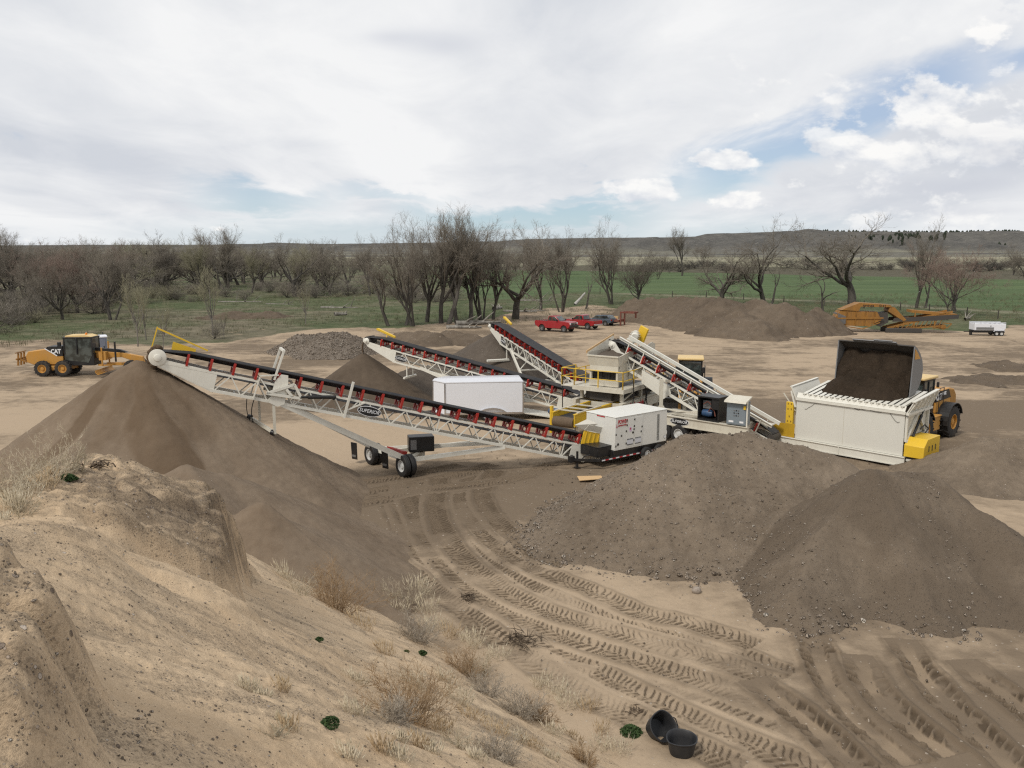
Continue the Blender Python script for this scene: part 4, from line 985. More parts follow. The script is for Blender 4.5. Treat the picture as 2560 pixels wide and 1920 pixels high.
TF = [(30, 1262), (75, 1240), (110, 1225), (15, 1300), (60, 1275), (135, 1215), (720, 1445), (700, 1420), (955, 1515), (930, 1490), (985, 1530), (1130, 1590), (1090, 1575), (1160, 1600), (1045, 1868), (1000, 1850), (1090, 1885), (1180, 1790), (1150, 1760), (660, 1740), (700, 1725), (620, 1725), (705, 1810), (730, 1830), (890, 1700), (1390, 1840), (1430, 1850), (1500, 1870), (1540, 1880), (1330, 1860), (1290, 1850), (1200, 1900), (1240, 1830), (1380, 1900), (1420, 1770), (1470, 1780), (1400, 1730), (1350, 1720), (1500, 1830), (1040, 1480), (1075, 1530), (905, 1560), (1240, 1640), (1180, 1620), (960, 1640), (880, 1780), (760, 1395), (800, 1420), (860, 1440), (1120, 1700), (950, 1880), (1000, 1905), (870, 1900), (1100, 1830)]
for i, (a, b) in enumerate(TF):
    shrub(a + RG.uniform(-8, 8), b + RG.uniform(-6, 6), RG.uniform(36, 80), RG.uniform(26, 48), 'tuft', "pale dry grass tuft with white seed heads on the bluff", "dry grass tufts on the bluff", i)
# brush debris
BRN = m_bark("brown dead twigs", (0.075, 0.055, 0.038), (0.16, 0.12, 0.085))
def twigpile(px, py, wpx, n, label, mat=BRN):
    p, t = on_bluff(px, py); p.z = max(p.z, 0); R = random.Random(int(px)); T = Tubes(); m = wpx * t / FPX / 2
    for i in range(n):
        o = Vector((R.gauss(0, m * .5), R.gauss(0, m * .5), R.uniform(0, m * 0.25))); d = Vector((R.gauss(0, 1), R.gauss(0, 1), R.uniform(-0.05, 0.22))).normalized()
        T.add([o, o + d * m * 0.5 + Vector((0, 0, 0.03)), o + d * m], [0.013, 0.010, 0.004], 4)
    o = link("brush_pile", T.mesh("brush_pile"), mat); o.location = p; props(o, label, "brush pile")
twigpile(1300, 1605, 80, 55, "dark tangle of dead twigs on the tyre tracks at the bluff's foot"); twigpile(1172, 1496, 50, 30, "small dark twig heap lying on the tyre tracks"); twigpile(1595, 1780, 40, 22, "few scattered dark twigs above the black tubs"); twigpile(240, 1170, 60, 26, "dark dead branch lying on the crest of the eroded bank")
# pebbles (uncountable)
def pebbles(name, pts, size, mat, seed=1):
    R = np.random.RandomState(seed); n = len(pts)
    o = np.array([(1, 0, 0), (-1, 0, 0), (0, 1, 0), (0, -1, 0), (0, 0, 1), (0, 0, -1)], float)
    o = np.concatenate([o, np.array([(a, b, c) for a in (-1, 1) for b in (-1, 1) for c in (-1, 1)]) / 1.6])
    fs = []
    ax = {(-1, 0): 1, (1, 0): 0}
    for a in (0, 1):
        for b in (2, 3):
            for c in (4, 5):
                k = 6 + (0 if a == 1 else 4) + (0 if b == 3 else 2) + (0 if c == 5 else 1)
                fs += [(a, b, k), (b, c, k), (c, a, k)]
    fs = np.array(fs)
    sc = size[:, None, None] * R.uniform(0.6, 1.2, (n, 1, 3)) * R.uniform(0.85, 1.12, (n, len(o), 1)); t = R.rand(n) * 6.28
    V = o[None] * sc; c, s = np.cos(t)[:, None], np.sin(t)[:, None]
    V = np.stack([V[..., 0] * c - V[..., 1] * s, V[..., 0] * s + V[..., 1] * c, V[..., 2]], -1) + pts[:, None]
    F = (fs[None] + (np.arange(n) * len(o))[:, None, None]).reshape(-1, 3)
    me = mesh_np(name, V.reshape(-1, 3), F, True); ob = link(name, me, mat); ob['kind'] = 'stuff'
    set_attr(me, 'tone', np.repeat(R.rand(n), len(o)))
def m_pebble():
    m, N = newmat("mixed river pebbles"); t = N.attr('tone'); n = N.noise(N.pos(), 14, 3, 0.6)
    c = N.mix(t.ss(0.0, 0.75), (0.19, 0.152, 0.115), (0.36, 0.30, 0.24)); c = N.mix((t - 0.9).ss(0, 0.08), c, (0.52, 0.47, 0.40)); c = N.mix(n * 0.25, c, (0.2, 0.16, 0.125))
    N.surf(c, 0.9, spec=0.15); return m
PEB = m_pebble()
def scatter():
    R = np.random.RandomState(12)
    lob, rough, sd = PILES["large two-humped pit-run gravel heap in front of the feeder and the generator"]
    x = R.uniform(-2, 24, 60000); y = R.uniform(17, 42, 60000)
    h = pile_h(x, y, lob, rough, sd)
    h0 = np.clip(h, 0, 9); foot = np.exp(-(h / 0.40) ** 2) * (h > -0.3); prob = 0.05 + 0.60 * foot * (x < 14) + 0.15 * foot + 0.35 * sst(fbm(x * 0.5, y * 0.5, 3, 5), 0.5, 0.68) * (h > 0) + 0.32 * (h > 0) * (x < 10) 
    k = (R.rand(60000) < prob) & (h > -0.35)
    x, y, h0 = x[k], y[k], h0[k]; ft = np.exp(-((h[k]) / 0.5) ** 2); s = 0.012 + 0.026 * R.rand(len(x)) ** 2.5 + (0.03 + 0.05 * ft) * R.rand(len(x)) ** 8
    pebbles("gravel", np.stack([x, y, h0 + s * 0.25], 1), s, PEB, 3)
    # bluff
    n = 15000; az = R.uniform(-0.75, 0.25, n); r = 3.0 * (24 / 3.0) ** R.rand(n); x, y = r * np.sin(az), r * np.cos(az)
    z, bank, d, e = hill_z(x, y); k = (R.rand(n) < 0.30 + bank * 0.6) & (z > 0.02); x, y, z = x[k], y[k], z[k]
    s = (0.004 + 0.010 * R.rand(len(x)) ** 3) * (0.6 + 0.06 * r[k])
    pebbles("fine_gravel", np.stack([x, y, z + s * 0.2], 1), s, PEB, 5)
    # cobble heap in the distance
    lob, rough, sd = PILES["coarse cobble pile left of the second conveyor's head, beyond the open lifting frame"]
    n = 16000; x = R.uniform(-31, -10, n); y = R.uniform(84, 98, n); h = pile_h(x, y, lob, rough, sd, bumpf=1.2); k = h > -0.15; x, y, h = x[k], y[k], np.clip(h[k], 0, 9); s = 0.04 + 0.06 * R.rand(len(x)) ** 2
    pebbles("cobbles", np.stack([x, y, h + s * 0.2], 1), s, PEB, 7)
    # loose stones on the floor
    n = 3000; x = R.uniform(-5, 22, n); y = R.uniform(17, 46, n); s = 0.012 + 0.03 * R.rand(n) ** 4
    pebbles("loose_stones", np.stack([x, y, s * 0.3 + 0 * x], 1), s, PEB, 9)
scatter()
def boulder(px, py, r, label):
    p = G(px, py); mb = MB(); mb.lathe([(0, -r)] + [(r * math.sin(a) * 1.02, -r * math.cos(a)) for a in np.linspace(0.3, 2.84, 9)] + [(0, r)], (0, 0, r * 0.8), (0.2, 0.1, 1), 16)
    o = mb.build("boulder", m_plain("smooth river stone", (0.24, 0.20, 0.165), (0.36, 0.31, 0.26), 8)); o.location = p; o.scale = (1.1, 0.9, 0.95); props(o, label, "boulder")
boulder(1741, 1484, 0.14, "round pale boulder at the foot of the two-humped gravel heap")
# ------------------------------------------------------------------ paints
def m_paint(name, col, rough=0.42, dirt=0.25, dcol=(0.30, 0.23, 0.155), metal=0.0, scale=1.2, spec=0.4):
    m, N = newmat(name); p = N.objco()
    n = N.noise(p, scale, 6, 0.68, 0.3); n2 = N.noise(N.mapv(p, (3, 3, 0.6)), scale * 2.2, 5, 0.7)
    d = ((n * 0.6 + n2 * 0.55 - 0.50) * 2.4).sat() * dirt
    c = N.mix(N.noise(p, 0.6, 2) * 0.22, col, tuple(x * 0.82 for x in col)); c = N.mix(d, c, dcol)
    N.surf(c, (d * 0.5 + rough).min(0.95), metal=metal, spec=spec); return m
WHITE = m_paint("cream white machine paint", (0.72, 0.695, 0.61), 0.38, 0.28)
PANEL = m_paint("plain cream sheet", (0.66, 0.64, 0.57), 0.42, 0.07, scale=0.5)
WHITE2 = m_paint("dusty cream paint", (0.62, 0.58, 0.48), 0.45, 0.55)
PURE = m_paint("clean white panel", (0.74, 0.75, 0.78), 0.30, 0.06)
PURE2 = m_paint("white trailer trim", (0.62, 0.63, 0.66), 0.3, 0.1)
GENW = m_paint("generator white", (0.72, 0.71, 0.655), 0.35, 0.10)
BLACK = m_paint("black enamel", (0.014, 0.014, 0.015), 0.4, 0.12)
RUB = m_paint("belt rubber", (0.020, 0.021, 0.024), 0.62, 0.16, scale=0.7)
TYRE = m_paint("tyre rubber", (0.022, 0.021, 0.021), 0.8, 0.30)
TYREC = m_paint("clean new tyre rubber", (0.018, 0.018, 0.019), 0.6, 0.10)
RED = m_paint("red idler paint", (0.36, 0.022, 0.016), 0.35, 0.12)
YEL = m_paint("safety yellow", (0.72, 0.46, 0.03), 0.42, 0.15)
CATY = m_paint("construction yellow", (0.52, 0.255, 0.045), 0.45, 0.45)
CATR = m_paint("pale sun-bleached yellow roof", (0.70, 0.50, 0.22), 0.5, 0.3)
OLDY = m_paint("worn ochre paint", (0.31, 0.145, 0.026), 0.55, 0.9, (0.07, 0.046, 0.03), scale=0.9)
STEEL = m_paint("worn grey steel", (0.22, 0.22, 0.22), 0.45, 0.4, (0.2, 0.16, 0.12), metal=0.4)
DSTEEL = m_paint("dark dirty steel", (0.055, 0.05, 0.045), 0.6, 0.5, (0.10, 0.075, 0.05))
RIM = m_paint("white wheel rim", (0.62, 0.62, 0.60), 0.35, 0.18)
GREYB = m_paint("grey cabinet", (0.20, 0.235, 0.26), 0.4, 0.12)
BLUE = m_paint("blue machine part", (0.03, 0.075, 0.16), 0.4, 0.2)
CREDP = m_paint("red car paint", (0.33, 0.016, 0.022), 0.22, 0.15, spec=0.6)
CBLUE = m_paint("blue grey car paint", (0.060, 0.085, 0.115), 0.25, 0.2, spec=0.6)
CHROME = m_paint("chrome", (0.6, 0.6, 0.62), 0.18, 0.1, metal=0.9)
RUST = m_paint("rusty red steel", (0.16, 0.045, 0.03), 0.6, 0.35)
WOOD = m_paint("plywood", (0.58, 0.38, 0.19), 0.7, 0.15)
LITEM = m_paint("headlamp", (0.7, 0.7, 0.72), 0.15, 0.0)
TAILM = m_paint("tail lamp red", (0.35, 0.02, 0.015), 0.2, 0.0)
ORNG = m_paint("orange marker", (0.75, 0.22, 0.02), 0.3, 0.0)
LETW = m_paint("white lettering", (0.78, 0.78, 0.78), 0.4, 0.0)
LETR = m_paint("red lettering", (0.45, 0.02, 0.03), 0.4, 0.0)
LETK = m_paint("black lettering", (0.015, 0.015, 0.015), 0.4, 0.0)
PLAST = m_paint("grey blue plastic", (0.19, 0.21, 0.26), 0.5, 0.1)
SOIL = m_soil("moist dark soil", (0.022, 0.016, 0.011), (0.060, 0.042, 0.028), 0.5, 14, 1.0, 0.10, 0.8, stone=(0.11, 0.085, 0.06))
SANDM = m_soil("moist falling sand", (0.085, 0.058, 0.037), (0.15, 0.108, 0.072), 0.2, 20, 1.0, 0.05, 0.8, stone=(0.2, 0.15, 0.11))
def m_glass():
    m, N = newmat("tinted glass"); n = N.noise(N.objco(), 1.6, 3); N.surf(N.mix(n.ss(0.4, 0.62), (0.020, 0.027, 0.026), (0.070, 0.085, 0.080)), 0.06, spec=0.9); return m  # paler patches put interior light seen through the glass into its colour
GLASS = m_glass()
def frame(o, xdir, z=(0, 0, 1)):
    """matrix with x along xdir, y to its left, z up"""
    x = Vector(xdir).normalized(); y = Vector(z).cross(x).normalized(); zz = x.cross(y)
    M = Matrix((x, y, zz)).transposed().to_4x4(); M.translation = Vector(o); return M
def wheel(parent, c, axis, r, w, rimr, tm=None, rm=None, lugs=0, n=28, hub=True, depth=0.35, name="wheel"):
    """tyre with a rim as its sub-part; axis points to the outer face"""
    c, a = Vector(c), Vector(axis).normalized(); mb = MB(); h = w / 2; q = min(0.14 * r, 0.09)
    mb.lathe([(rimr, -h * 0.86), (r - q * 1.5, -h), (r - q * 0.3, -h * 0.86), (r, -h * 0.6), (r, h * 0.6), (r - q * 0.3, h * 0.86), (r - q * 1.5, h), (rimr, h * 0.86), (rimr, h * 0.2), (rimr, -h * 0.86)], c, a, n)
    if lugs:
        u = Vector((0, 0, 1)); b = a.cross(u).normalized(); t0 = b.cross(a)
        for i in range(lugs):
            for s in (-1, 1):
                t = 6.28318 * (i + (0.5 if s > 0 else 0)) / lugs; t2 = t + 0.26
                p1 = c + (b * math.cos(t) + t0 * math.sin(t)) * (r + 0.005) + a * (s * h * 0.92); p2 = c + (b * math.cos(t2) + t0 * math.sin(t2)) * (r + 0.012) + a * (s * h * 0.05)
                mb.beam(p1, p2, r * 0.085, r * 0.07, up=(p1 - c))
    else:
        for k in (-0.3, 0.0, 0.3):
            mb.lathe([(r - 0.004, k * w - 0.01), (r + 0.006, k * w - 0.05 * w), (r + 0.006, k * w + 0.05 * w), (r - 0.004, k * w + 0.01 + 0.05 * w)], c, a, n)
    o = mb.build(name, tm or TYRE, parent)
    m2 = MB(); d = h * depth
    m2.lathe([(rimr * 1.02, h * 0.9), (rimr * 0.94, h * 0.9), (rimr * 0.90, h - d * 1.6), (rimr * 0.5, h - d * 2.0), (rimr * 0.42, h - d * 0.8), (rimr * 0.22, h - d * 0.6), (0, h - d * 0.6)], c, a, n)
    for i in range(8):
        t = 6.28318 * i / 8; u = Vector((0, 0, 1)); b = a.cross(u).normalized(); t0 = b.cross(a); p = c + (b * math.cos(t) + t0 * math.sin(t)) * rimr * 0.34
        m2.tube(p + a * (h - d * 1.2), p + a * (h - d * 0.62), rimr * 0.055, n=6)
    m2.build("rim", rm or RIM, o)
    return o
def oval_sign(parent, c, right, up, w, h, txt="SUPERIOR"):
    r, u = Vector(right).normalized(), Vector(up).normalized(); n = r.cross(u); c = Vector(c)
    def ring(a, b, z0, z1, m=32):
        mb = MB(); V = []
        for z in (z0, z1):
            for i in range(m):
                t = 6.28318 * i / m; V.append(c + r * (a * math.cos(t)) + u * (b * math.sin(t)) + n * z)
        mb.add(V, [tuple(reversed(range(m))), tuple(range(m, 2 * m))] + [(i, (i + 1) % m, m + (i + 1) % m, m + i) for i in range(m)]); return mb
    s = ring(w / 2, h / 2, 0, 0.016).build("logo_sign", LETW, parent)
    ring(w / 2 * 0.955, h / 2 * 0.90, 0.008, 0.022).build("sign_face", LETK, s)
    text(txt, h * 0.50, LETW, s, c + n * 0.026, r, u, bold=0.0, shear=0.12, width=w * 0.84)
    return s
# ------------------------------------------------------------------ belt conveyors
def conveyor(label, head, tail, W=1.05, Dt=0.78, bw=0.95, nid=20, bay=1.12, plate=2.5, skirts=False, guard=True, group=None, disc=0.36, zt=-0.42, lace=0.045, name="stacking_conveyor", chord=0.085):
    H, T = Vector(head), Vector(tail); d = H - T; L = d.length
    lev = Vector((d.x, d.y, 0)).normalized(); side = Vector((0, 0, 1)).cross(lev); M = Matrix((d.normalized(), side, d.normalized().cross(side))).transposed().to_4x4(); M.translation = T
    root = thing(name, label, "conveyor", mat=M, group=group); zb = zt - Dt
    # truss
    tr = MB(); x1 = L - plate
    for s in (-1, 1):
        y = s * W / 2
        tr.beam((0.2, y, zt), (L - 0.3, y, zt), chord, chord * 1.1); tr.beam((0.5, y, zb), (x1 + 0.15, y, zb), chord * 1.25, chord * 1.5)
        n = int((x1 - 0.6) / bay); st = (x1 - 0.6) / n
        for i in range(n):
            a, b, c = 0.6 + i * st, 0.6 + (i + 0.5) * st, 0.6 + (i + 1) * st
            tr.beam((a, y, zb), (b, y, zt), lace * 1.15); tr.beam((b, y, zt), (c, y, zb), lace * 1.15)
            if i % 3 == 1: tr.beam((a, y, zb), (a, y, zt), lace * 1.1)
    for i in range(int(L / 1.6)):
        x = 0.6 + i * 1.6
        if x < x1: tr.beam((x, -W / 2, zb), (x, W / 2, zb), lace * 1.1)
    tr.build("truss", WHITE, root)
    # head and tail plates
    hp = MB()
    for s in (-1, 1):
        y = s * W / 2 * 1.03
        poly = [(x1, zt + 0.05), (L - 0.15, zt + 0.14), (L + 0.32, zt + 0.34), (L + 0.30, zt + 0.05), (L - 0.1, zt - 0.16), (x1, zb - 0.06)]
        hp.prism(poly, y - 0.02, y + 0.02); hp.beam((x1, y, zb - 0.04), (L - 0.1, y, zt - 0.15), 0.10, 0.03, up=(0, 1, 0))
    hp.beam((L - 0.2, -W / 2, zt - 0.05), (L - 0.2, W / 2, zt - 0.05), 0.1)
    hp.build("head_frame", WHITE, root)
    tp = MB()
    for s in (-1, 1):
        y = s * W / 2 * 1.03; tp.prism([(-0.5, zt + 0.1), (1.3, zt + 0.06), (1.3, zb), (0.5, zb - 0.08), (-0.5, zb + 0.25)], y - 0.02, y + 0.02)
    tp.build("tail_frame", WHITE, root)
    # pulleys
    rp = 0.27
    pu = MB(); pu.lathe([(0, -W * 0.46), (rp, -W * 0.46), (rp, W * 0.46), (0, W * 0.46)], (L, 0, -rp + 0.02), (0, 1, 0), 20); pu.build("head_pulley", DSTEEL, root)
    pu = MB(); pu.lathe([(0, -W * 0.46), (rp * 0.8, -W * 0.46), (rp * 0.8, W * 0.46), (0, W * 0.46)], (0, 0, -rp + 0.02), (0, 1, 0), 16); pu.build("tail_pulley", DSTEEL, root)
    if disc:
        di = MB(); y = W / 2 + 0.03; di.lathe([(disc, 0), (disc, 0.05), (disc * 0.86, 0.07), (disc * 0.42, 0.09), (disc * 0.38, 0.17), (disc * 0.15, 0.19), (0, 0.19)], (L, y, -rp + 0.02), (0, 1, 0), 28); di.build("bearing_disc", WHITE, root)
    # belt: trough above, flat below
    be = MB(); h = bw / 2; sec = [(-h, 0.20), (-h * 0.42, 0.0), (h * 0.42, 0.0), (h, 0.20), (h, 0.165), (h * 0.42, -0.03), (-h * 0.42, -0.03), (-h, 0.165)]
    st = [(0.0, 0.15), (0.9, 1.0), (L - 1.3, 1.0), (L - 0.1, 0.15)]; V = []
    for x, k in st:
        V += [(x, y, z * k if z > 0 else z) for y, z in sec]
    F = [(i * 8 + j, i * 8 + (j + 1) % 8, (i + 1) * 8 + (j + 1) % 8, (i + 1) * 8 + j) for i in range(3) for j in range(8)] + [tuple(range(8)), tuple(range(24, 32))]
    be.add(V, F); arc = []
    for i in range(9):
        t = math.pi / 2 - math.pi * i / 8; arc.append((L + math.cos(t) * (rp + 0.03), -rp + 0.02 + math.sin(t) * (rp + 0.03)))
    for (xa, za), (xb, zb_) in zip(arc, arc[1:]): be.beam((xa, 0, za), (xb, 0, zb_), bw, 0.03, up=(0.01, 0, 1))
    be.beam((0.2, 0, zt - Dt * 0.3), (L - 0.4, 0, -2 * rp + 0.0), bw * 0.96, 0.02)
    be.build("belt", RUB, root)
    # idlers
    x0 = 1.0; st = (L - 2.2) / (nid - 1)
    for i in range(nid):
        x = x0 + i * st; mb = MB()
        mb.beam((x, -W / 2 - 0.04, zt + 0.09), (x, W / 2 + 0.04, zt + 0.09), 0.09, 0.07)
        for s in (-1, 1):
            mb.prism_y([(s * (W / 2 + 0.06), zt + 0.05), (s * (W / 2 - 0.10), zt + 0.05), (s * (W / 2 - 0.02), 0.02), (s * (W / 2 + 0.02), 0.16), (s * (W / 2 + 0.08), 0.16), (s * (W / 2 + 0.09), 0.0)], x - 0.045, x + 0.045)
            mb.prism_y([(s * 0.20, zt + 0.08), (s * 0.28, zt + 0.08), (s * 0.25, -0.06), (s * 0.19, -0.06)], x - 0.03, x + 0.03)
            mb.tube((x, s * h * 0.45, -0.09), (x, s * (h + 0.02), 0.105), 0.055, n=8)
        mb.tube((x, -h * 0.42, -0.095), (x, h * 0.42, -0.095), 0.055, n=8)
        mb.build("idler", RED, root)
    if skirts:
        sk = MB()
        for s in (-1, 1):
            y = s * (W / 2 - 0.02); sk.bx(0.2, L - 0.3, y - 0.012, y + 0.012, 0.30, 0.46); sk.bx(0.2, L - 0.3, y - 0.07 + s * 0.05, y + 0.07 + s * 0.05, 0.462, 0.49)
            for i in range(9): x = 0.9 + i * (L - 2) / 8; sk.beam((x, s * (W / 2 + 0.04), zt), (x, s * (W / 2 + 0.02), 0.46), 0.06)
        sk.build("skirt_board", WHITE, root)
    if guard:
        g = MB(); y = -W / 2 - 0.22
        g.prism([(L - 1.55, 0.20), (L - 1.55, 0.34), (L - 0.05, 0.60), (L + 0.05, 0.56), (L + 0.05, 0.44), (L - 0.05, 0.42)], y - 0.12, y + 0.08); g.beam((L - 0.9, y, 0.45), (L - 0.9, y + 0.2, -0.2), 0.06)
        g.build("belt_guard", YEL, root, bevel=0.015)
    return root, M, L
def strut_frame(root, M, L, W, zb, s_top, axle_a, axle_b, s_arm, sec=0.20, wheels=True, waxis=None, deep=0.0):
    """undercarriage in world points brought into the conveyor's frame"""
    I = M.inverted(); A, B = I @ Vector(axle_a), I @ Vector(axle_b)
    for y, e in ((W / 2, A), (-W / 2, B)):
        mb = MB(); mb.beam((s_top, y, zb), e, sec * 0.8, sec * 1.25); mb.build("strut", WHITE, root)
        mb = MB(); mb.beam(e, (s_arm, y, zb - 0.05), sec * 0.75, sec); mb.build("arm", WHITE, root)
    mb = MB(); mb.beam(A, B, sec * 1.3); mb.build("axle_beam", WHITE, root)
    return I, A, B
HEAD1, TAIL1 = P(397, 876, 36.4), G(1478, 1095, 1.15)
c1, M1, L1 = conveyor("nearest white stacking conveyor with red idlers, its head over the big sand cone", HEAD1, TAIL1, nid=21, guard=False)
UA, UB = G(1016, 1190), G(936, 1160)
UA.z = UB.z = 0.78
W1, ZB1 = 1.05, -1.20
S_TOP = next(s for s in np.arange(L1, 0, -0.05) if (lambda q: (q.x / (q.y * CT + (CAMZ - q.z) * ST)) * FPX + 1280)(M1 @ Vector((s, 0.5, ZB1))) > 702)
S_ARM = next(s for s in np.arange(L1, 0, -0.05) if (lambda q: (q.x / (q.y * CT + (CAMZ - q.z) * ST)) * FPX + 1280)(M1 @ Vector((s, 0.5, ZB1))) > 1262)
I1, a1, b1 = strut_frame(c1, M1, L1, W1, ZB1, S_TOP, UA + Vector((0.12, 0.1, 0)), UB + Vector((0.1, 0.1, 0)), S_ARM)
R3 = I1.to_3x3()
wax = R3 @ Vector((-0.78, -0.62, 0))
for c in (UA, UB):
    for k in (0.17, -0.17): wheel(c1, I1 @ Vector((c.x - 0.78 * k * 1.0, c.y - 0.62 * k, 0.54)), wax, 0.54, 0.30, 0.29, TYREC, RIM)
up1 = R3 @ Vector((0, 0, 1))
fwd = R3 @ Vector((0.62, -0.78, 0))
for c in (UA, UB): mb = MB(); mb.beam(I1 @ Vector((c.x, c.y, 0.54)), I1 @ Vector((c.x + .1, c.y + 0.1, 0.8)), 0.16); mb.build("wheel_fork", WHITE, c1)
for px, py, Y in ((885, 1128, 43.2), (962, 1150, 41.0)):
    q = P(px, py, Y); mb = MB(); r = Vector((0.80, -0.6, 0)); o = q
    mb.plate([I1 @ (o + r * 0.22 + Vector((0, 0, 0.46))), I1 @ (o - r * 0.22 + Vector((0, 0, 0.46))), I1 @ (o - r * 0.16 + Vector((0, 0, -0.42))), I1 @ (o + r * 0.24 + Vector((0, 0, -0.42)))], 0.02)
    f = mb.build("mud_flap", BLACK, c1)
    lg = MB(); n_ = Vector((-0.6, -0.8, 0)); lg.plate([I1 @ (o + n_ * 0.016 + r * a + Vector((0, 0, b))) for a, b in ((-.12, -.30), (.12, -.30), (.15, -.24), (.12, -.18), (-.12, -.18), (-.15, -.24))], 0.004); lg.build("logo_patch", STEEL, f)
# lifting gear half way up
def box_part(mb, name, m, par, **k): return mb.build(name, m, par, **k)
x = S_TOP; mb = MB()
for s in (-1, 1):
    y = s * 0.62
    mb.prism([(x + 0.55, ZB1 - 0.05), (x + 0.50, -0.25), (x + 0.30, 0.10), (x + 0.0, 0.12), (x - 0.12, -0.42), (x - 0.12, -1.2), (x + 0.15, -1.36)], y - 0.015, y + 0.015); mb.beam((x + 1.25, y, ZB1), (x + 1.18, y, -0.2), 0.14, 0.05); mb.beam((x + 1.2, y, -0.15), (x + 0.4, y, 0.05), 0.12, 0.05); mb.beam((x + 1.15, y, -0.25), (x + 0.5, y, -0.95), 0.10, 0.05)
mb.build("lift_plate", WHITE, c1)
mb = MB()
for s in (-1, 1):
    y = s * 0.70
    for a, b in (((x + 0.75, -0.85), (x - 0.35, -0.22)), ((x + 0.75, -0.85), (x - 0.80, -0.78)), ((x - 0.35, -0.22), (x - 0.80, -0.78)), ((x - 0.05, -0.5), (x - 0.4, -0.80))): mb.beam((a[0], y, a[1]), (b[0], y, b[1]), 0.07, 0.12)
mb.build("lift_bracket", WHITE, c1)
mb = MB(); mb.tube((x - 0.75, 0.74, -0.72), (x - 2.3, 0.66, -0.42), 0.055, n=10); mb.tube((x - 1.05, 0.74, -0.66), (x - 2.3, 0.66, -0.42), 0.085, n=10); mb.build("hydraulic_cylinder", BLACK, c1)
mb = MB()
for y in (-0.62, 0.62): mb.beam((x + 0.55, y, -0.2), (x + 0.42, y, 1.15), 0.09)
mb.beam((x + 0.42, -0.67, 1.15), (x + 0.42, 0.67, 1.15), 0.10); mb.build("hoist_frame", WHITE, c1)
dn = -up1; mb = MB(); q1, q2 = Vector((x + 0.9, -0.5, ZB1)), Vector((x + 0.35, 0.55, ZB1))
mb.beam(q1, q1 + dn * 1.15, 0.10); mb.beam(q2, q2 + dn * 1.45, 0.12); mb.beam(q1 + dn * 1.12 + Vector((0.45, -0.3, 0)), q2 + dn * 1.42, 0.14); mb.build("axle_stub", WHITE2, c1)
mb = MB(); mb.tube(q1 + dn * 1.12 + Vector((0.5, -0.3, 0)), q1 + dn * 1.12 + Vector((0.36, -0.2, 0)), 0.14, n=12); mb.build("stub_hub", BLACK, c1); mb = MB(); mb.tube(q2 + dn * 1.42 + Vector((0.14, -.1, 0)), q2 + dn * 1.42 + Vector((0.02, 0, 0)), 0.13, n=12); mb.build("stub_hub", BLACK, c1)
mb = MB(); hp_ = [q1 + Vector((0.2, 0.4, 0)) + dn * t + Vector((0.20 * math.sin(t * 1.9), 0, 0)) for t in np.linspace(0, 1.35, 9)]; mb.pipe(hp_, 0.022); mb.pipe([p + Vector((0.34 - 0.25 * i / 8, 0, 0)) for i, p in enumerate(hp_)], 0.02); mb.build("hose", BLACK, c1)
mb = MB(); xs_ = x - 2.9; mb.beam((xs_, 0.60, ZB1 - 0.1), (xs_ - 0.05, 0.60, 0.42), 0.13, 0.10); mb.beam((xs_, 0.6, -0.95), (xs_ - 0.8, 0.6, -0.42), 0.06); mb.build("stanchion", WHITE, c1)
oval_sign(c1, (x - 4.0, 0.61, -0.78), (-1, 0, 0), (0, 0, 1), 1.15, 0.48)
# power pack on the axle
pc = P(1052, 1107, 42.3); z0 = pc.z - 0.42
rr = Matrix.Rotation(math.radians(20), 3, 'Z')
def wbox(mb, c, d, R): 
    c = Vector(c); V = [I1 @ (c + R @ Vector((i * d[0] / 2, j * d[1] / 2, k * d[2] / 2))) for i in (-1, 1) for j in (-1, 1) for k in (-1, 1)]
    mb.add(V, [(0, 1, 3, 2), (4, 6, 7, 5), (0, 4, 5, 1), (2, 3, 7, 6), (0, 2, 6, 4), (1, 5, 7, 3)])
rr = Matrix.Rotation(math.radians(14), 3, 'Z'); mb = MB(); wbox(mb, pc, (1.28, 0.75, 0.78), rr); pk = mb.build("power_pack", BLACK, c1, bevel=0.04)
mb = MB(); wbox(mb, pc + rr @ Vector((-0.42, -0.38, 0)), (0.30, 0.04, 0.5), rr); mb.build("service_opening", STEEL, pk)
mb = MB(); wbox(mb, pc + rr @ Vector((0.25, -0.378, 0.0)), (0.6, 0.01, 0.6), rr); mb.build("access_door", m_paint("satin black door", (0.02, 0.02, 0.022), 0.3, 0.05), pk)
mb = MB(); wbox(mb, pc - Vector((0.2, -0.1, 0.52)), (0.7, 0.6, 0.26), rr); mb.beam(a1, I1 @ (pc - Vector((0, 0, 0.5))), 0.2); mb.beam(b1.lerp(a1, 0.3), I1 @ (pc + Vector((2.4, 1.6, -0.35))), 0.12, 0.2); mb.build("pack_mount", WHITE2, c1)
mb = MB(); mb.beam(I1 @ (UB.lerp(UA, 0.3) + Vector((0.3, 0, 0.22))), I1 @ (UB.lerp(UA, 0.75) + Vector((0.35, 0, 0.22))), 0.3, 0.2); mb.build("drive_motor", RED, c1)
# far-side yellow rail at the head
mb = MB(); y = -0.8; mb.beam((L1 + 0.25, y, 0.86), (L1 - 2.0, y, 0.34), 0.045, 0.07); mb.beam((L1 + 0.25, y, 0.92), (L1 + 0.3, y, -0.1), 0.05); mb.prism([(L1 - 0.5, 0.05), (L1 - 1.5, 0.0), (L1 - 1.5, 0.30), (L1 - 0.5, 0.42)], y - 0.02, y + 0.02); mb.build("guard_rail", YEL, c1)
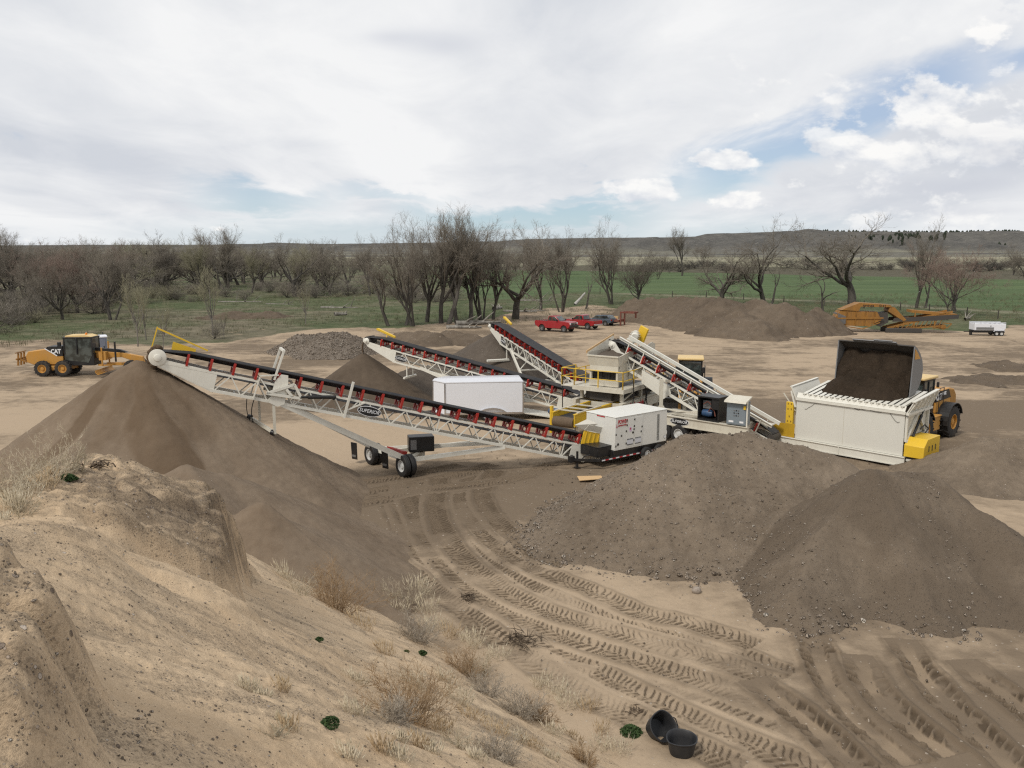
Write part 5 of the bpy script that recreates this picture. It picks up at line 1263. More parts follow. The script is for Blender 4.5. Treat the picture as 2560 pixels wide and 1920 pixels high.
# tail hopper
mb = MB(); mb.plate([(1.5, 0.62, 0.55), (0.9, 0.70, 1.0), (0.35, 0.95, 0.9), (0.75, 0.62, 0.35)], 0.03); mb.plate([(0.9, 0.7, 0.42), (-0.5, 0.7, 0.45), (-0.5, 0.85, 0.78), (0.8, 0.85, 0.74)], 0.03); mb.build("tail_hopper", WHITE, c1)
mb = MB(); mb.bx(-0.5, 0.85, 0.56, 0.66, -0.35, 0.38); [mb.bx(-0.3 + i * 0.25, -0.26 + i * 0.25, 0.66, 0.70, -0.33, 0.36) for i in range(5)]; mb.build("hopper_side", YEL, c1)
# sand leaving the head
def clump(name, pts, mat, label, cat, jit=0.5, seed=1, kind=None):
    """lumpy mass through (x,y,z,r)"""
    R = random.Random(seed); mb = MB()
    for (x, y, z, r) in pts:
        k = len(mb.v); prof = [(0, -1)] + [(math.sin(a), -math.cos(a)) for a in np.linspace(0.4, 2.74, 6)] + [(0, 1)]
        mb.lathe([(p * r, q * r) for p, q in prof], (x, y, z), (R.gauss(0, .3), R.gauss(0, .3), 1), 12)
        for i in range(k, len(mb.v)):
            v = Vector(mb.v[i]); c = Vector((x, y, z)); dv = v - c; s = 1 + jit * (float(fbm(v.x * 2.2 + 3 * v.z, v.y * 2.2 + v.z * 2, 3, seed)) - 0.5); mb.v[i] = tuple(c + dv * s)
    o = mb.build(name, mat); props(o, label, cat, kind=kind); return o
q = HEAD1 - Vector((0, 0, 0.25)); hd = (HEAD1 - TAIL1); hd.z = 0; hd.normalize(); yd = Vector((0, 0, 1)).cross(hd)
pts = []; R = random.Random(2)
for i in range(150):
    t = R.random() ** 0.8; a = math.radians(115 - 165 * min(t * 1.25, 1.0)); rr_ = 0.36 + R.gauss(0, 0.035)
    v = q + hd * (math.cos(a) * rr_) + yd * R.uniform(-0.42, 0.42) + Vector((0, 0, math.sin(a) * rr_ - max(0, t - 0.8) * 3.2)); pts.append((v.x, v.y, v.z, R.uniform(0.05, 0.12)))
clump("falling_sand", pts, SANDM, "moist brown sand rolling off the nearest conveyor's head pulley", "sand", 0.9, 4)

# second stacker
HEAD2, TAIL2 = P(928, 842, 62), G(1452, 985, 1.5)
c2, M2, L2 = conveyor("second white stacking conveyor, behind the white trailer, feeding the dark sand cone", HEAD2, TAIL2, nid=17, bay=1.25, disc=0.22)
oval_sign(c2, (L2 - 3.0, 0.60, -0.85), (-1, 0, 0), (0, 0, 1), 1.0, 0.42)
q = M2 @ Vector((L2 * 0.42, 0, 0)); I2, *_ = strut_frame(c2, M2, L2, 1.05, -1.12, L2 * 0.72, (q.x + 0.6, q.y - 0.9, 0.7), (q.x - 0.1, q.y + 1.3, 0.7), L2 * 0.18, 0.16)
for dx, dy in ((0.6, -0.9), (-0.1, 1.3)): wheel(c2, I2 @ Vector((q.x + dx, q.y + dy, 0.5)), I2.to_3x3() @ Vector((-0.9, -0.4, 0)), 0.5, 0.5, 0.28, TYREC)
mb = MB(); dn2 = I2.to_3x3() @ Vector((0, 0, -1)); p0 = Vector((L2 * 0.79, 0, -1.1))
for y in (-0.45, 0.45): mb.beam(p0 + Vector((0, y, 0)), p0 + Vector((0, y, 0)) + dn2 * 1.0, 0.07)
mb.beam(p0 + Vector((0, -0.9, 0)) + dn2, p0 + Vector((0, 0.9, 0)) + dn2, 0.13); mb.build("axle_stub", WHITE, c2)
mb = MB(); e = M2 @ Vector((L2 + 0.30, 0, -0.1)); tip = Vector(A2) + Vector((0, 0, -0.05))
stp = [Vector(e).lerp(tip, t) + Vector((-0.18 * math.sin(t * 3.1) , 0, 0.30 * (t - t * t))) for t in np.linspace(0, 1, 9)]
for a, b in zip(stp, stp[1:]): mb.beam(a, b, 0.07, 0.34, up=(0, 1, 0))
props(mb.build("falling_sand", SANDM), "thin stream of brown sand dropping from the second conveyor's head onto its cone", "sand")
# third stacker, pointing away
HEAD3, TAIL3 = P(1240, 808, 75), G(1478, 955, 1.8)
c3, M3, L3 = conveyor("farthest white stacking conveyor, steeply seen, feeding the dark gravel cone", HEAD3, TAIL3, nid=16, bay=1.2, disc=0.2, bw=1.0)
oval_sign(c3, (L3 - 3.1, 0.60, -0.8), (-1, 0, 0), (0, 0, 1), 1.0, 0.42)
q = M3 @ Vector((L3 * 0.50, 0, 0)); I3, *_ = strut_frame(c3, M3, L3, 1.05, -1.12, L3 * 0.74, (q.x - 1.1, q.y - 0.4, 0.6), (q.x + 1.2, q.y + 0.6, 0.6), L3 * 0.2, 0.17)
for dx, dy in ((-1.1, -0.4), (1.2, 0.6)): wheel(c3, I3 @ Vector((q.x + dx, q.y + dy, 0.5)), I3.to_3x3() @ Vector((-0.4, -0.9, 0)), 0.5, 0.5, 0.28, TYREC)
mb = MB(); dn3 = I3.to_3x3() @ Vector((0, 0, -1)); p0 = Vector((L3 * 0.80, 0, -1.1))
mb.beam(p0 + Vector((0, .4, 0)), p0 + Vector((0, .4, 0)) + dn3 * 1.2, 0.08); mb.beam(p0 + Vector((0, 0.2, 0)) + dn3 * 1.2, p0 + Vector((0, 2.2, 0)) + dn3 * 1.2, 0.26, 0.16)
mb.build("axle_stub", WHITE, c3)
mb = MB(); A_, B_ = I3 @ Vector((q.x - 1.1, q.y - 0.4, 0.6)), I3 @ Vector((q.x + 1.2, q.y + 0.6, 0.6)); t1, t2 = Vector((L3 * .74, .52, -1.12)), Vector((L3 * .74, -.52, -1.12))
mb.beam(A_.lerp(t1, 0.35), B_.lerp(t2, 0.35), 0.10); mb.beam(A_.lerp(t1, 0.72), B_.lerp(t2, 0.72), 0.10); mb.beam(A_.lerp(t1, 0.35), B_.lerp(t2, 0.72), 0.07); mb.build("cross_brace", WHITE, c3)
# ------------------------------------------------------------------ feed conveyor up to the screen
HEAD4, TAIL4 = Vector((6.75, 53.7, 5.32)), Vector((14.75, 46.6, 0.9))
c4, M4, L4 = conveyor("short steep white feed conveyor with side boards, rising from the feeder to the screen", HEAD4, TAIL4, W=1.0, Dt=0.72, bw=0.86, nid=9, bay=1.25, plate=0.6, skirts=True, guard=False, disc=0.22, name="feed_conveyor", chord=0.10)
mb = MB()
for s in (-1, 1):
    y = s * 0.55
    mb.prism([(L4 + 0.25, -0.05), (L4 + 0.1, -0.3), (L4 - 1.35, -1.40), (L4 - 1.7, -0.95), (L4 - 0.9, -0.42), (L4 - 0.1, 0.0)], y - 0.015, y + 0.015)
mb.build("head_plate", WHITE, c4)
mb = MB(); mb.prism([(L4 - 2.6, -0.66), (L4 - 2.9, -1.40), (L4 - 4.7, -1.55), (L4 - 5.0, -1.0), (L4 - 4.7, -0.66)], 0.54, 0.57); mb.build("side_plate", WHITE, c4)
I4 = M4.inverted()
mo = P(1588, 838, 54.4); o = I4 @ mo
mb = MB(); mb.lathe([(0, -0.42), (0.2, -0.42), (0.24, -0.36), (0.24, 0.30), (0.2, 0.40), (0, 0.40)], o, (0.55, -1, 0), 14)
for i in range(10):
    t = 6.283 * i / 10; mb.box(o + Vector((0.0, 0, 0)) + Vector((0.24 * math.cos(t), 0, 0.24 * math.sin(t))), (0.04, 0.5, 0.04))
mb.build("drive_motor", WHITE, c4)
mb = MB(); mb.box(o + Vector((-0.15, -0.55, 0.12)), (0.62, 0.18, 0.95)); mb.build("belt_guard", YEL, c4, bevel=0.03)
mb = MB(); mb.box(o + Vector((0, 0, -0.36)), (0.6, 0.7, 0.06)); mb.beam(o + Vector((-.2, .2, -.36)), o + Vector((-.2, .45, -1.2)), 0.07); mb.build("motor_mount", WHITE, c4)
# rocks dropping from its head
R = random.Random(3); hd4 = (HEAD4 - TAIL4); hd4.z = 0; hd4.normalize(); y4 = Vector((0, 0, 1)).cross(hd4)
pts = []
for i in range(60):
    t = R.random(); p = HEAD4 + hd4 * (0.30 + 0.22 * t + R.gauss(0, 0.07)) + y4 * R.uniform(-0.36, 0.36) + Vector((0, 0, 0.05 - 1.35 * t ** 1.3)); pts.append((p.x, p.y, p.z, R.uniform(0.05, 0.11)))
clump("falling_gravel", pts, M_dgrav, "reddish wet gravel tumbling off the feed conveyor's head into the screen box", "gravel", 1.0, 6)
# ------------------------------------------------------------------ screening plant
sx = Vector((0.57, 0.82, 0)); MS = frame((5.35, 51.75, 0), sx); IS = MS.inverted()
sp = thing("screening_plant", "cream screening plant with yellow handrails under the head of the feed conveyor", "screen plant", mat=MS)
mb = MB()
for y in (-1.62, 1.62): mb.bx(-0.2, 7.4, y - 0.09, y + 0.09, 1.25, 1.78); mb.bx(-0.2, 7.4, y - 0.16, y + 0.16, 1.785, 1.82); mb.bx(-0.2, 7.4, y - 0.16, y + 0.16, 1.21, 1.245)
for x in (0.3, 3, 5.4, 7.1): mb.bx(x - 0.1, x + 0.1, -1.52, 1.52, 1.3, 1.7)
mb.build("chassis", WHITE2, sp)
for x, y in ((0.5, -1.55), (0.5, 1.55), (4.9, -1.55), (4.9, 1.55), (7.2, -1.5), (7.2, 1.5)):
    mb = MB(); mb.bx(x - 0.11, x + 0.11, y - 0.10, y + 0.10, -0.1, 1.22); mb.bx(x - 0.3, x + 0.3, y - 0.3, y + 0.3, 0, 0.06); mb.build("support_leg", WHITE2, sp)
for x, y in ((5.7, -1.3), (6.7, -1.3), (5.7, 1.3), (6.7, 1.3)): wheel(sp, (x, y, 0.52), (0, -1 if y < 0 else 1, 0), 0.52, 0.5, 0.28)
mb = MB()
for x, y in ((0.35, -1.4), (0.35, 1.4), (2.9, -1.4), (2.9, 1.4), (5.4, -1.4), (5.4, 1.4)): mb.bx(x - 0.09, x + 0.09, y - 0.09, y + 0.09, 1.82, 2.55)
for y in (-1.4, 1.4):
    mb.beam((0.4, y, 1.85), (2.8, y, 2.5), 0.08); mb.beam((5.3, y, 1.85), (3.0, y, 2.5), 0.08); mb.bx(1.2, 5.2, y - 0.03, y + 0.03, 1.86, 2.44) if y > 0 else None
mb.build("sub_frame", WHITE2, sp)
mb = MB(); mb.bx(0.2, 0.4, -0.75, 0.75, 1.83, 2.5); mb.bx(0.5, 5.2, -1.2, 1.2, 1.83, 2.45); mb.build("under_hopper", DSTEEL, sp)
mb = MB(); mb.bx(-0.15, 5.7, -1.75, -0.98, 2.56, 2.62); mb.bx(-0.15, 0.72, -0.98, 1.75, 2.56, 2.62); mb.bx(0.72, 5.7, 0.98, 1.75, 2.56, 2.62)
mb.bx(-0.19, -0.151, -1.79, 1.79, 2.40, 2.66); mb.bx(-0.15, 5.7, -1.79, -1.751, 2.40, 2.66); mb.bx(-0.15, 5.7, 1.751, 1.79, 2.40, 2.66); mb.build("walkway", WHITE2, sp)
rl = MB()
def rail(a, b):
    a, b = Vector(a), Vector(b); L = (b - a).length; n = max(1, round(L / 1.5))
    for i in range(n + 1): p = a.lerp(b, i / n); rl.beam(p, p + Vector((0, 0, 1.08)), 0.055)
    for h in (0.55, 1.08): rl.tube(a + Vector((0, 0, h)), b + Vector((0, 0, h)), 0.028, n=6)
rail((-0.12, -1.70, 2.62), (-0.12, 1.70, 2.62)); rail((-0.12, -1.70, 2.62), (5.6, -1.70, 2.62)); rail((-0.12, 1.70, 2.62), (5.6, 1.70, 2.62)); rail((-0.12, 1.7, 2.62), (-0.12, 2.6, 2.62)); rail((-0.12, 2.6, 2.62), (1.6, 2.6, 2.62))
rl.build("handrail", YEL, sp)
mb = MB(); mb.bx(-0.15, 1.7, 1.79, 2.65, 2.56, 2.62); mb.build("side_platform", WHITE2, sp)
# vibrating screen box, sloping
mb = MB()
for y in (-0.96, 0.96):
    mb.prism([(0.72, 2.95), (0.72, 3.75), (1.1, 4.15), (5.3, 5.05), (5.75, 4.9), (5.75, 4.1), (4.6, 3.3), (2.4, 2.75)], y - 0.03, y + 0.03)
    s = -1 if y < 0 else 1
    for i in range(12):
        for j in range(3):
            x = 1.1 + i * 0.36; z = 3.2 + x * 0.17 + j * 0.38
            if x < 5.4: mb.tube((x, y + s * 0.03, z), (x, y + s * 0.055, z), 0.028, n=6)
    mb.beam((1.0, y + s * 0.045, 3.25), (5.4, y + s * 0.045, 4.2), 0.03, 0.12); mb.bx(2.7, 3.25, y + s * 0.03 - 0.04, y + s * 0.03 + 0.04, 3.0, 4.45)
mb.build("screen_side", WHITE2, sp)
mb = MB(); mb.bx(0.58, 0.715, -0.99, 0.99, 3.58, 3.92); mb.bx(0.54, 0.70, -1.02, 1.02, 2.66, 3.06); mb.bx(0.56, 0.715, -0.99, -0.86, 3.06, 3.58); mb.bx(0.56, 0.715, 0.86, 0.99, 3.06, 3.58); mb.bx(0.50, 0.578, -1.0, 1.0, 3.56, 3.62); mb.build("screen_front", WHITE2, sp)
mb = MB(); mb.bx(0.85, 0.90, -0.9, 0.9, 3.0, 3.65); mb.build("screen_cloth", m_paint("black screen mesh", (0.02, 0.018, 0.016), 0.7, 0.3), sp)
mb = MB(); mb.bx(0.75, 0.80, -0.30, -0.26, 3.08, 3.62); mb.bx(0.75, 0.80, 0.26, 0.30, 3.08, 3.62); mb.build("screen_rib", DSTEEL, sp)
# receiving box on top with gravel
mb = MB()
mb.plate([(0.60, -1.0, 3.93), (0.60, 1.0, 3.93), (0.42, 1.06, 4.52), (0.42, -1.06, 4.52)], 0.05); mb.bx(0.36, 0.48, -1.1, 1.1, 4.50, 4.58); mb.plate([(0.60, -1.03, 3.93), (4.0, -1.03, 4.72), (4.0, -1.16, 5.12), (0.42, -1.06, 4.52)], 0.05); mb.plate([(0.60, 1.03, 3.93), (4.0, 1.03, 4.72), (4.0, 1.22, 5.45), (0.42, 1.06, 4.72)], 0.05)
mb.build("receiving_box", WHITE2, sp)
mb = MB(); mb.beam((0.35, 1.12, 4.74), (4.2, 1.28, 5.5), 0.06, 0.16); mb.build("wooden_rim", WOOD, sp)
mb = MB(); n_ = 9; V, F = [], []
for i in range(n_):
    for j in range(n_): V.append((0.6 + 3.2 * i / (n_ - 1), -1.0 + 2.1 * j / (n_ - 1), 4.22 + 0.14 * (0.6 + 3.2 * i / (n_ - 1)) + 0.45 * float(fbm(i * .7, j * .7, 3, 4)) * math.sin(math.pi * j / (n_ - 1))))
for i in range(n_ - 1):
    for j in range(n_ - 1): F.append((i * n_ + j, (i + 1) * n_ + j, (i + 1) * n_ + j + 1, i * n_ + j + 1))
mb.add(V, F); o = mb.build("gravel_load", M_dgrav); o.matrix_world = MS; props(o, "wet gravel lying in the screen's receiving box under the feed conveyor head", "gravel")
# drive on the side, hose runs, lettering on the chassis
mb = MB(); mb.lathe([(0, 0), (0.42, 0), (0.42, 0.12), (0.3, 0.2), (0, 0.2)], (3.6, -1.02, 3.75), (0, -1, 0), 20); mb.bx(2.0, 2.6, -1.1, -1.0, 3.0, 4.0); mb.build("vibrator_guard", WHITE, sp)
for (x, y, z0, z1, k) in ((0.7, -1.83, 0.9, 3.3, 0.3), (0.0, 2.6, 0.2, 3.4, -0.1), (2.4, -1.75, 1.0, 2.6, 0.5), (3.3, -1.78, 1.0, 2.2, -0.4)):
    mb = MB(); mb.pipe([(x + k * math.sin(t * 2.6), y - 0.04, z0 + (z1 - z0) * t) for t in np.linspace(0, 1, 9)], 0.035); mb.build("hose", BLACK, sp)
text("Cedarapids", 0.42, LETR, sp, (1.75, -1.725, 1.53), (1, 0, 0), (0, 0, 1), bold=0.012, width=2.0)
# cross conveyor out of the front, dropping on the stacker's tail
FX = -4.3
mb = MB(); mb.bx(FX + 0.25, 1.5, -0.62, 0.62, 1.36, 1.385); mb.bx(FX + 0.25, 1.5, -0.62, 0.62, 0.98, 1.0); mb.build("cross_belt", RUB, sp)
mb = MB(); mb.lathe([(0, -0.68), (0.30, -0.68), (0.31, 0), (0.30, 0.68), (0, 0.68)], (FX + 0.25, 0, 1.15), (0, 1, 0), 18); mb.build("dirty_drum", m_soil("belt caked with brown sand", (0.10, 0.072, 0.05), (0.17, 0.125, 0.085), 0.1, 20, 0.5, 0.03, 1.0), sp)
mb = MB()
for y in (-0.74, 0.74): mb.bx(FX + 0.1, 1.2, y - 0.03, y + 0.03, 0.95, 1.65); mb.bx(FX + 0.1, 1.2, y - 0.09, y + 0.09, 1.66, 1.70)
mb.build("belt_side", YEL, sp)
mb = MB()
for x in (FX + 0.8, FX + 1.7, FX + 2.8): mb.beam((x, -0.74, 1.74), (x, 0.74, 1.74), 0.07)
mb.bx(FX + 0.4, FX + 3.2, -0.8, -0.7, 1.705, 1.76); mb.bx(FX + 0.4, FX + 3.2, 0.7, 0.8, 1.705, 1.76); mb.build("cross_frame", WHITE2, sp)
for x, y in ((FX + 0.6, -0.7), (FX + 0.6, 0.7), (FX + 2.6, -0.7), (FX + 2.6, 0.7)): mb = MB(); mb.bx(x - 0.06, x + 0.06, y - 0.06, y + 0.06, -0.1, 0.94); mb.build("belt_leg", WHITE2, sp)
mb = MB(); mb.lathe([(0, -0.3), (0.2, -0.3), (0.22, 0.2), (0.12, 0.34), (0, 0.34)], (FX + 0.9, 1.15, 1.55), (0, 1, 0), 14); mb.build("belt_motor", BLUE, sp)
mb = MB(); mb.bx(FX + 0.2, FX + 0.42, 0.85, 0.98, 0.4, 2.0); mb.build("belt_guard", YEL, sp)
# trestle carrying the feed conveyor
tr_ = thing("trestle", "white A-frame trestle holding the feed conveyor above the feeder chassis", "trestle", loc=(8.9, 50.1, 0)); 
mb = MB(); mb.beam((0, 0, 0), (0, 0, 3.4), 0.22, 0.2); mb.beam((0, 0, 1.9), (-0.75, -0.2, 0), 0.14); mb.beam((0, 0, 1.9), (1.0, -0.9, 0), 0.14); mb.build("column", WHITE2, tr_)
mb = MB(); mb.beam((1.7, 1.4, 0), (1.7, 1.4, 3.1), 0.2); mb.beam((1.7, 1.4, 2.9), (0.2, 0.2, 3.3), 0.16); mb.beam((1.7, 1.4, 2.0), (3.0, 0.2, 0.6), 0.10); mb.build("brace", WHITE2, tr_)
# ------------------------------------------------------------------ feeder
e_ = Vector((0.685, -0.728, 0)); MF = frame((15.95, 46.95, 0), e_)
fd = thing("feeder", "big cream feed hopper with a grizzly of slanting bars, being filled by the wheel loader", "feeder", mat=MF)
mb = MB(); mb.prism([(0, 0.55), (5.95, 0.55), (5.95, 2.72), (0, 2.72)], -0.02, 0.03); mb.build("side_panel", PANEL, fd)
mb = MB(); mb.bx(2.75, 2.765, -0.028, -0.0205, 0.6, 2.68); mb.build("panel_seam", WHITE2, fd)
mb = MB(); mb.bx(0, 5.95, 2.9, 2.95, 0.55, 2.9); mb.bx(0.0, 0.05, 0.03, 2.9, 0.9, 2.6); mb.bx(5.90, 5.95, 0.031, 2.9, 1.5, 2.6); mb.bx(0.06, 5.89, 0.1, 2.85, 2.2, 2.25); mb.build("hopper_body", WHITE2, fd)
mb = MB(); mb.bx(-7.0, 6.1, -0.14, -0.03, 0.10, 0.50); mb.bx(-7.0, 6.1, -0.20, 0.06, 0.505, 0.535); mb.bx(-7.0, 6.1, -0.20, 0.06, 0.06, 0.095); mb.bx(2.6, 2.66, -0.19, -0.14, 0.10, 0.5); mb.bx(-7, 6.1, 2.9, 3.0, 0.1, 0.5); mb.build("skid_beam", WHITE, fd)
mb = MB(); mb.bx(-0.03, 6.0, -0.12, 0.0, 2.725, 2.86); mb.plate([(0, -0.06, 2.86), (5.95, -0.06, 2.86), (5.95, 0.12, 3.12), (0, 0.12, 3.12)], 0.05); mb.build("top_rim", WHITE, fd)
for i in range(18):
    x = 0.42 + i * 0.315; mb = MB(); a, b = Vector((x, -0.02, 3.12)), Vector((x, 2.9, 3.55)); mb.beam(a, b, 0.20, 0.03); mb.prism_y([(-0.02, 2.98), (-0.02, 3.12), (2.9, 3.55), (2.9, 3.42)], x - 0.02, x + 0.02); mb.build("grizzly_bar", WHITE, fd)
mb = MB(); mb.plate([(-0.05, -0.05, 2.80), (-0.05, 2.95, 3.0), (-0.35, 2.95, 3.62), (-0.35, -0.05, 3.42)], 0.06); mb.beam((-0.36, -0.05, 3.43), (-0.36, 2.95, 3.63), 0.16, 0.05); mb.beam((-0.06, 0.0, 2.3), (-0.36, 0.0, 3.2), 0.1); mb.build("wing_wall", WHITE, fd)
mb = MB(); mb.plate([(6.0, -0.05, 2.72), (6.0, 2.95, 2.72), (6.35, 2.95, 3.72), (6.35, -0.05, 3.40)], 0.05); mb.beam((6.36, -0.1, 3.42), (6.36, 3.0, 3.74), 0.18, 0.05)
for i in range(6): y = 0.05 + i * 0.57; mb.beam((6.05, y, 2.78), (6.42, y, 3.36 + 0.06 * i), 0.06, 0.1)
mb.beam((6.1, -0.1, 2.76), (6.1, 3.0, 2.76), 0.14, 0.12); mb.build("wing_wall", WHITE, fd)
mb = MB()
for a, b in (((6.02, 0.1, 2.6), (6.02, 0.1, 1.3)), ((6.02, 1.5, 2.65), (6.02, 0.2, 1.35)), ((6.02, 1.5, 2.65), (6.02, 2.6, 1.4)), ((6.02, 2.8, 2.7), (6.02, 2.8, 0.5)), ((6.05, 0.1, 1.3), (6.05, 2.8, 1.5)), ((6.02, 0.1, 2.62), (6.02, 2.8, 2.68))): mb.beam(a, b, 0.11)
mb.build("end_frame", WHITE, fd)
mb = MB(); mb.tube((6.15, 0.6, 1.45), (6.15, 1.6, 2.5), 0.07, n=10); mb.tube((6.15, 1.6, 2.5), (6.15, 1.85, 2.75), 0.04, n=8); mb.build("hydraulic_cylinder", BLACK, fd)
mb = MB(); mb.pipe([(6.2, 0.5, 1.6), (6.25, 1.0, 1.35), (6.25, 1.8, 1.45), (6.25, 2.4, 1.7), (6.2, 2.0, 1.95), (6.2, 1.4, 1.8)], 0.035); mb.build("hose", BLACK, fd)
mb = MB(); mb.prism_y([(0.0, 0.55), (0.0, 1.15), (0.42, 1.52), (2.0, 1.52), (2.0, 0.55)], 6.0, 7.0); g_ = mb.build("drive_guard", YEL, fd, bevel=0.02)
mb = MB(); 
for i in range(3): mb.bx(6.995, 7.006, 0.55 + i * 0.42, 0.68 + i * 0.42, 0.85, 1.15)
mb.build("guard_slot", m_paint("dark slot", (0.10, 0.08, 0.02), 0.6, 0.1), g_)
mb = MB(); mb.bx(6.1, 8.0, 0.10, 0.2, 0.3, 0.42); mb.bx(6.1, 8.0, 1.9, 2.0, 0.3, 0.42); mb.bx(8.01, 8.1, 0.0, 2.1, 0.2, 0.5); mb.build("tail_frame", WHITE, fd)
mb = MB(); mb.bx(-0.62, -0.18, -0.05, 0.12, 0.75, 2.55); yg = mb.build("belt_guard", YEL, fd, bevel=0.02)
mb = MB()
for z in (1.05, 1.4, 2.1, 2.4): mb.bx(-0.52, -0.46, -0.058, -0.051, z, z + 0.1); mb.bx(-0.32, -0.26, -0.058, -0.051, z, z + 0.1)
mb.bx(-0.43, -0.36, -0.058, -0.051, 1.68, 1.78); mb.build("guard_slot", m_paint("dark slot in yellow", (0.25, 0.15, 0.02), 0.6, 0.1), yg)
mb = MB(); mb.plate([(-0.01, -0.10, 0.56), (-0.01, -0.10, 1.35), (-1.05, -0.10, 1.30), (-2.0, -0.10, 0.56)], 0.02); mb.build("mesh_guard", m_paint("yellow guard mesh", (0.50, 0.30, 0.02), 0.5, 0.35, (0.18, 0.12, 0.03)), fd)
mb = MB(); mb.bx(-0.18, 0.0, 0.2, 0.9, 1.1, 1.8); mb.tube((-0.4, 0.5, 2.1), (-0.1, 0.5, 2.1), 0.2, n=12); mb.beam((-0.1, 0.1, 2.05), (-1.0, 0.3, 2.95), 0.05); mb.build("gearbox", WHITE2, fd)
# chassis going left to the power unit
MB4 = frame(G(1650, 1054, 1.05), (0.735, -0.678, 0)); fb = thing("power_frame", "cream chassis beam with an oval sign in front of the screen, on tyres", "frame", mat=MB4)
mb = MB(); mb.bx(-0.6, 5.6, -0.06, 0.06, -0.05, 0.42); mb.bx(-0.6, 5.6, -0.14, 0.14, 0.422, 0.46); mb.bx(-0.6, 5.6, -0.14, 0.14, -0.09, -0.052); mb.bx(-0.6, 5.6, 2.2, 2.32, -0.05, 0.42); [mb.bx(x - 0.08, x + 0.08, 0.14, 2.2, 0.05, 0.34) for x in (0.2, 1.6, 3.2, 4.8)]; mb.build("chassis_beam", WHITE2, fb)
oval_sign(fb, (1.35, -0.062, 0.19), (1, 0, 0), (0, 0, 1), 1.25, 0.44)
for x in (0.3, 1.35): wheel(fb, (x, 0.0, -0.52), (0, -1, 0), 0.52, 0.36, 0.29, TYREC); wheel(fb, (x, 2.2, -0.52), (0, 1, 0), 0.52, 0.36, 0.29, TYREC)
mb = MB(); mb.bx(0.4, 2.0, 0.8, 1.6, 0.345, 0.50); mb.beam((0.0, 0.4, 0.42), (2.6, 0.4, 0.9), 0.07); mb.bx(-0.5, 2.4, 0.25, 0.37, 0.70, 0.78); mb.build("deck_gear", WHITE2, fb)
MP = frame(MB4 @ Vector((3.15, -0.02, 0.465)), (0.735, -0.678, 0)); pu_ = thing("hydraulic_unit", "open black hydraulic power unit with a blue pump, on the chassis beam", "power unit", mat=MP)
mb = MB(); mb.bx(-0.66, 0.66, -0.02, 0.98, 0, 0.10); mb.bx(-0.66, 0.66, 0.92, 0.98, 0.10, 1.32); mb.bx(-0.66, -0.60, -0.02, 0.92, 0.10, 1.32); mb.bx(0.60, 0.66, -0.02, 0.92, 0.10, 1.32); mb.bx(-0.70, 0.70, -0.1, 1.0, 1.32, 1.40); mb.bx(0.2, 0.6, 0.0, 0.04, 0.7, 1.3); mb.build("housing", BLACK, pu_)
mb = MB(); mb.lathe([(0, -0.3), (0.2, -0.3), (0.22, 0.1), (0.14, 0.3), (0, 0.3)], (-0.2, 0.35, 0.38), (1, 0, 0), 14); mb.build("pump", BLUE, pu_)
mb = MB(); mb.bx(-0.5, 0.0, 0.3, 0.7, 0.65, 1.1); mb.build("engine", STEEL, pu_)
mb = MB(); mb.pipe([(-0.1, 0.2, 0.5), (0.1, 0.1, 0.75), (0.3, 0.15, 0.6), (0.4, 0.1, 0.3)], 0.03); mb.pipe([(-0.4, 0.15, 0.9), (-0.1, 0.08, 1.1), (0.1, 0.12, 0.95)], 0.025); mb.build("hose", RUST, pu_)
MC = frame(MB4 @ Vector((4.95, -0.15, 0.465)), (0.80, -0.60, 0)); cb_ = thing("control_cabinet", "grey electrical cabinet with a white hood standing right of the black power unit", "cabinet", mat=MC)
mb = MB(); mb.bx(-0.56, 0.56, 0, 0.55, 0.05, 1.35); mb.build("cabinet_body", GREYB, cb_, bevel=0.015)
mb = MB(); mb.prism_y([(-0.28, 1.30), (-0.22, 1.40), (0.62, 1.60), (0.62, 1.52)], -0.62, 0.62); mb.build("hood", WHITE2, cb_)
mb = MB(); mb.bx(-0.52, 0.52, -0.018, -0.002, 0.10, 1.30); dr_ = mb.build("cabinet_door", GREYB, cb_, bevel=0.01)
for i in range(9): 
    mb = MB(); x, z = -0.12 + 0.12 * (i % 3), 0.85 - 0.14 * (i // 3); mb.tube((x, -0.018, z), (x, -0.045, z), 0.035, n=8); mb.build("push_button", LETK if i % 2 else STEEL, dr_)
mb = MB(); mb.bx(0.42, 0.54, -0.08, -0.02, 0.95, 1.15); mb.build("isolator_switch", YEL, cb_)
mb = MB(); mb.bx(-0.42, -0.15, -0.024, -0.019, 0.18, 0.28); mb.bx(0.20, 0.42, -0.024, -0.019, 0.18, 0.28); mb.build("warning_label", LETW, dr_)
mb = MB(); mb.bx(0.58, 0.64, -0.05, 0.02, -0.05, 1.4); mb.build("post", WHITE, cb_)
# soil tipped onto the grizzly
xs, ys = np.linspace(0.5, 5.7, 70), np.linspace(-0.05, 2.95, 44); X, Y = np.meshgrid(xs, ys)
Z = 3.10 + 0.15 * Y + 1.15 * np.exp(-((X - 3.0) / 1.9) ** 4) * sst(Y, -0.1, 1.5) * (0.85 + 0.4 * fbm(X * 1.1, Y * 1.1, 3, 5)) + 0.35 * (fbm(X * 2.2, Y * 2.2, 4, 6) - 0.5) - 0.14 - 0.4 * sst(np.abs(X - 3.1), 2.0, 2.6) - 0.25 * (1 - sst(Y + 0.3 * fbm(X * 3, Y * 0, 2, 7), 0.25, 0.9))
me = mesh_np("soil_heap", np.stack([X, Y, Z], -1).reshape(-1, 3), grid_faces(len(ys), len(xs)), True); o = link("soil_heap", me, SOIL); o.matrix_world = MF; props(o, "dark moist soil heaped on the feeder's grizzly bars under the loader bucket", "soil")
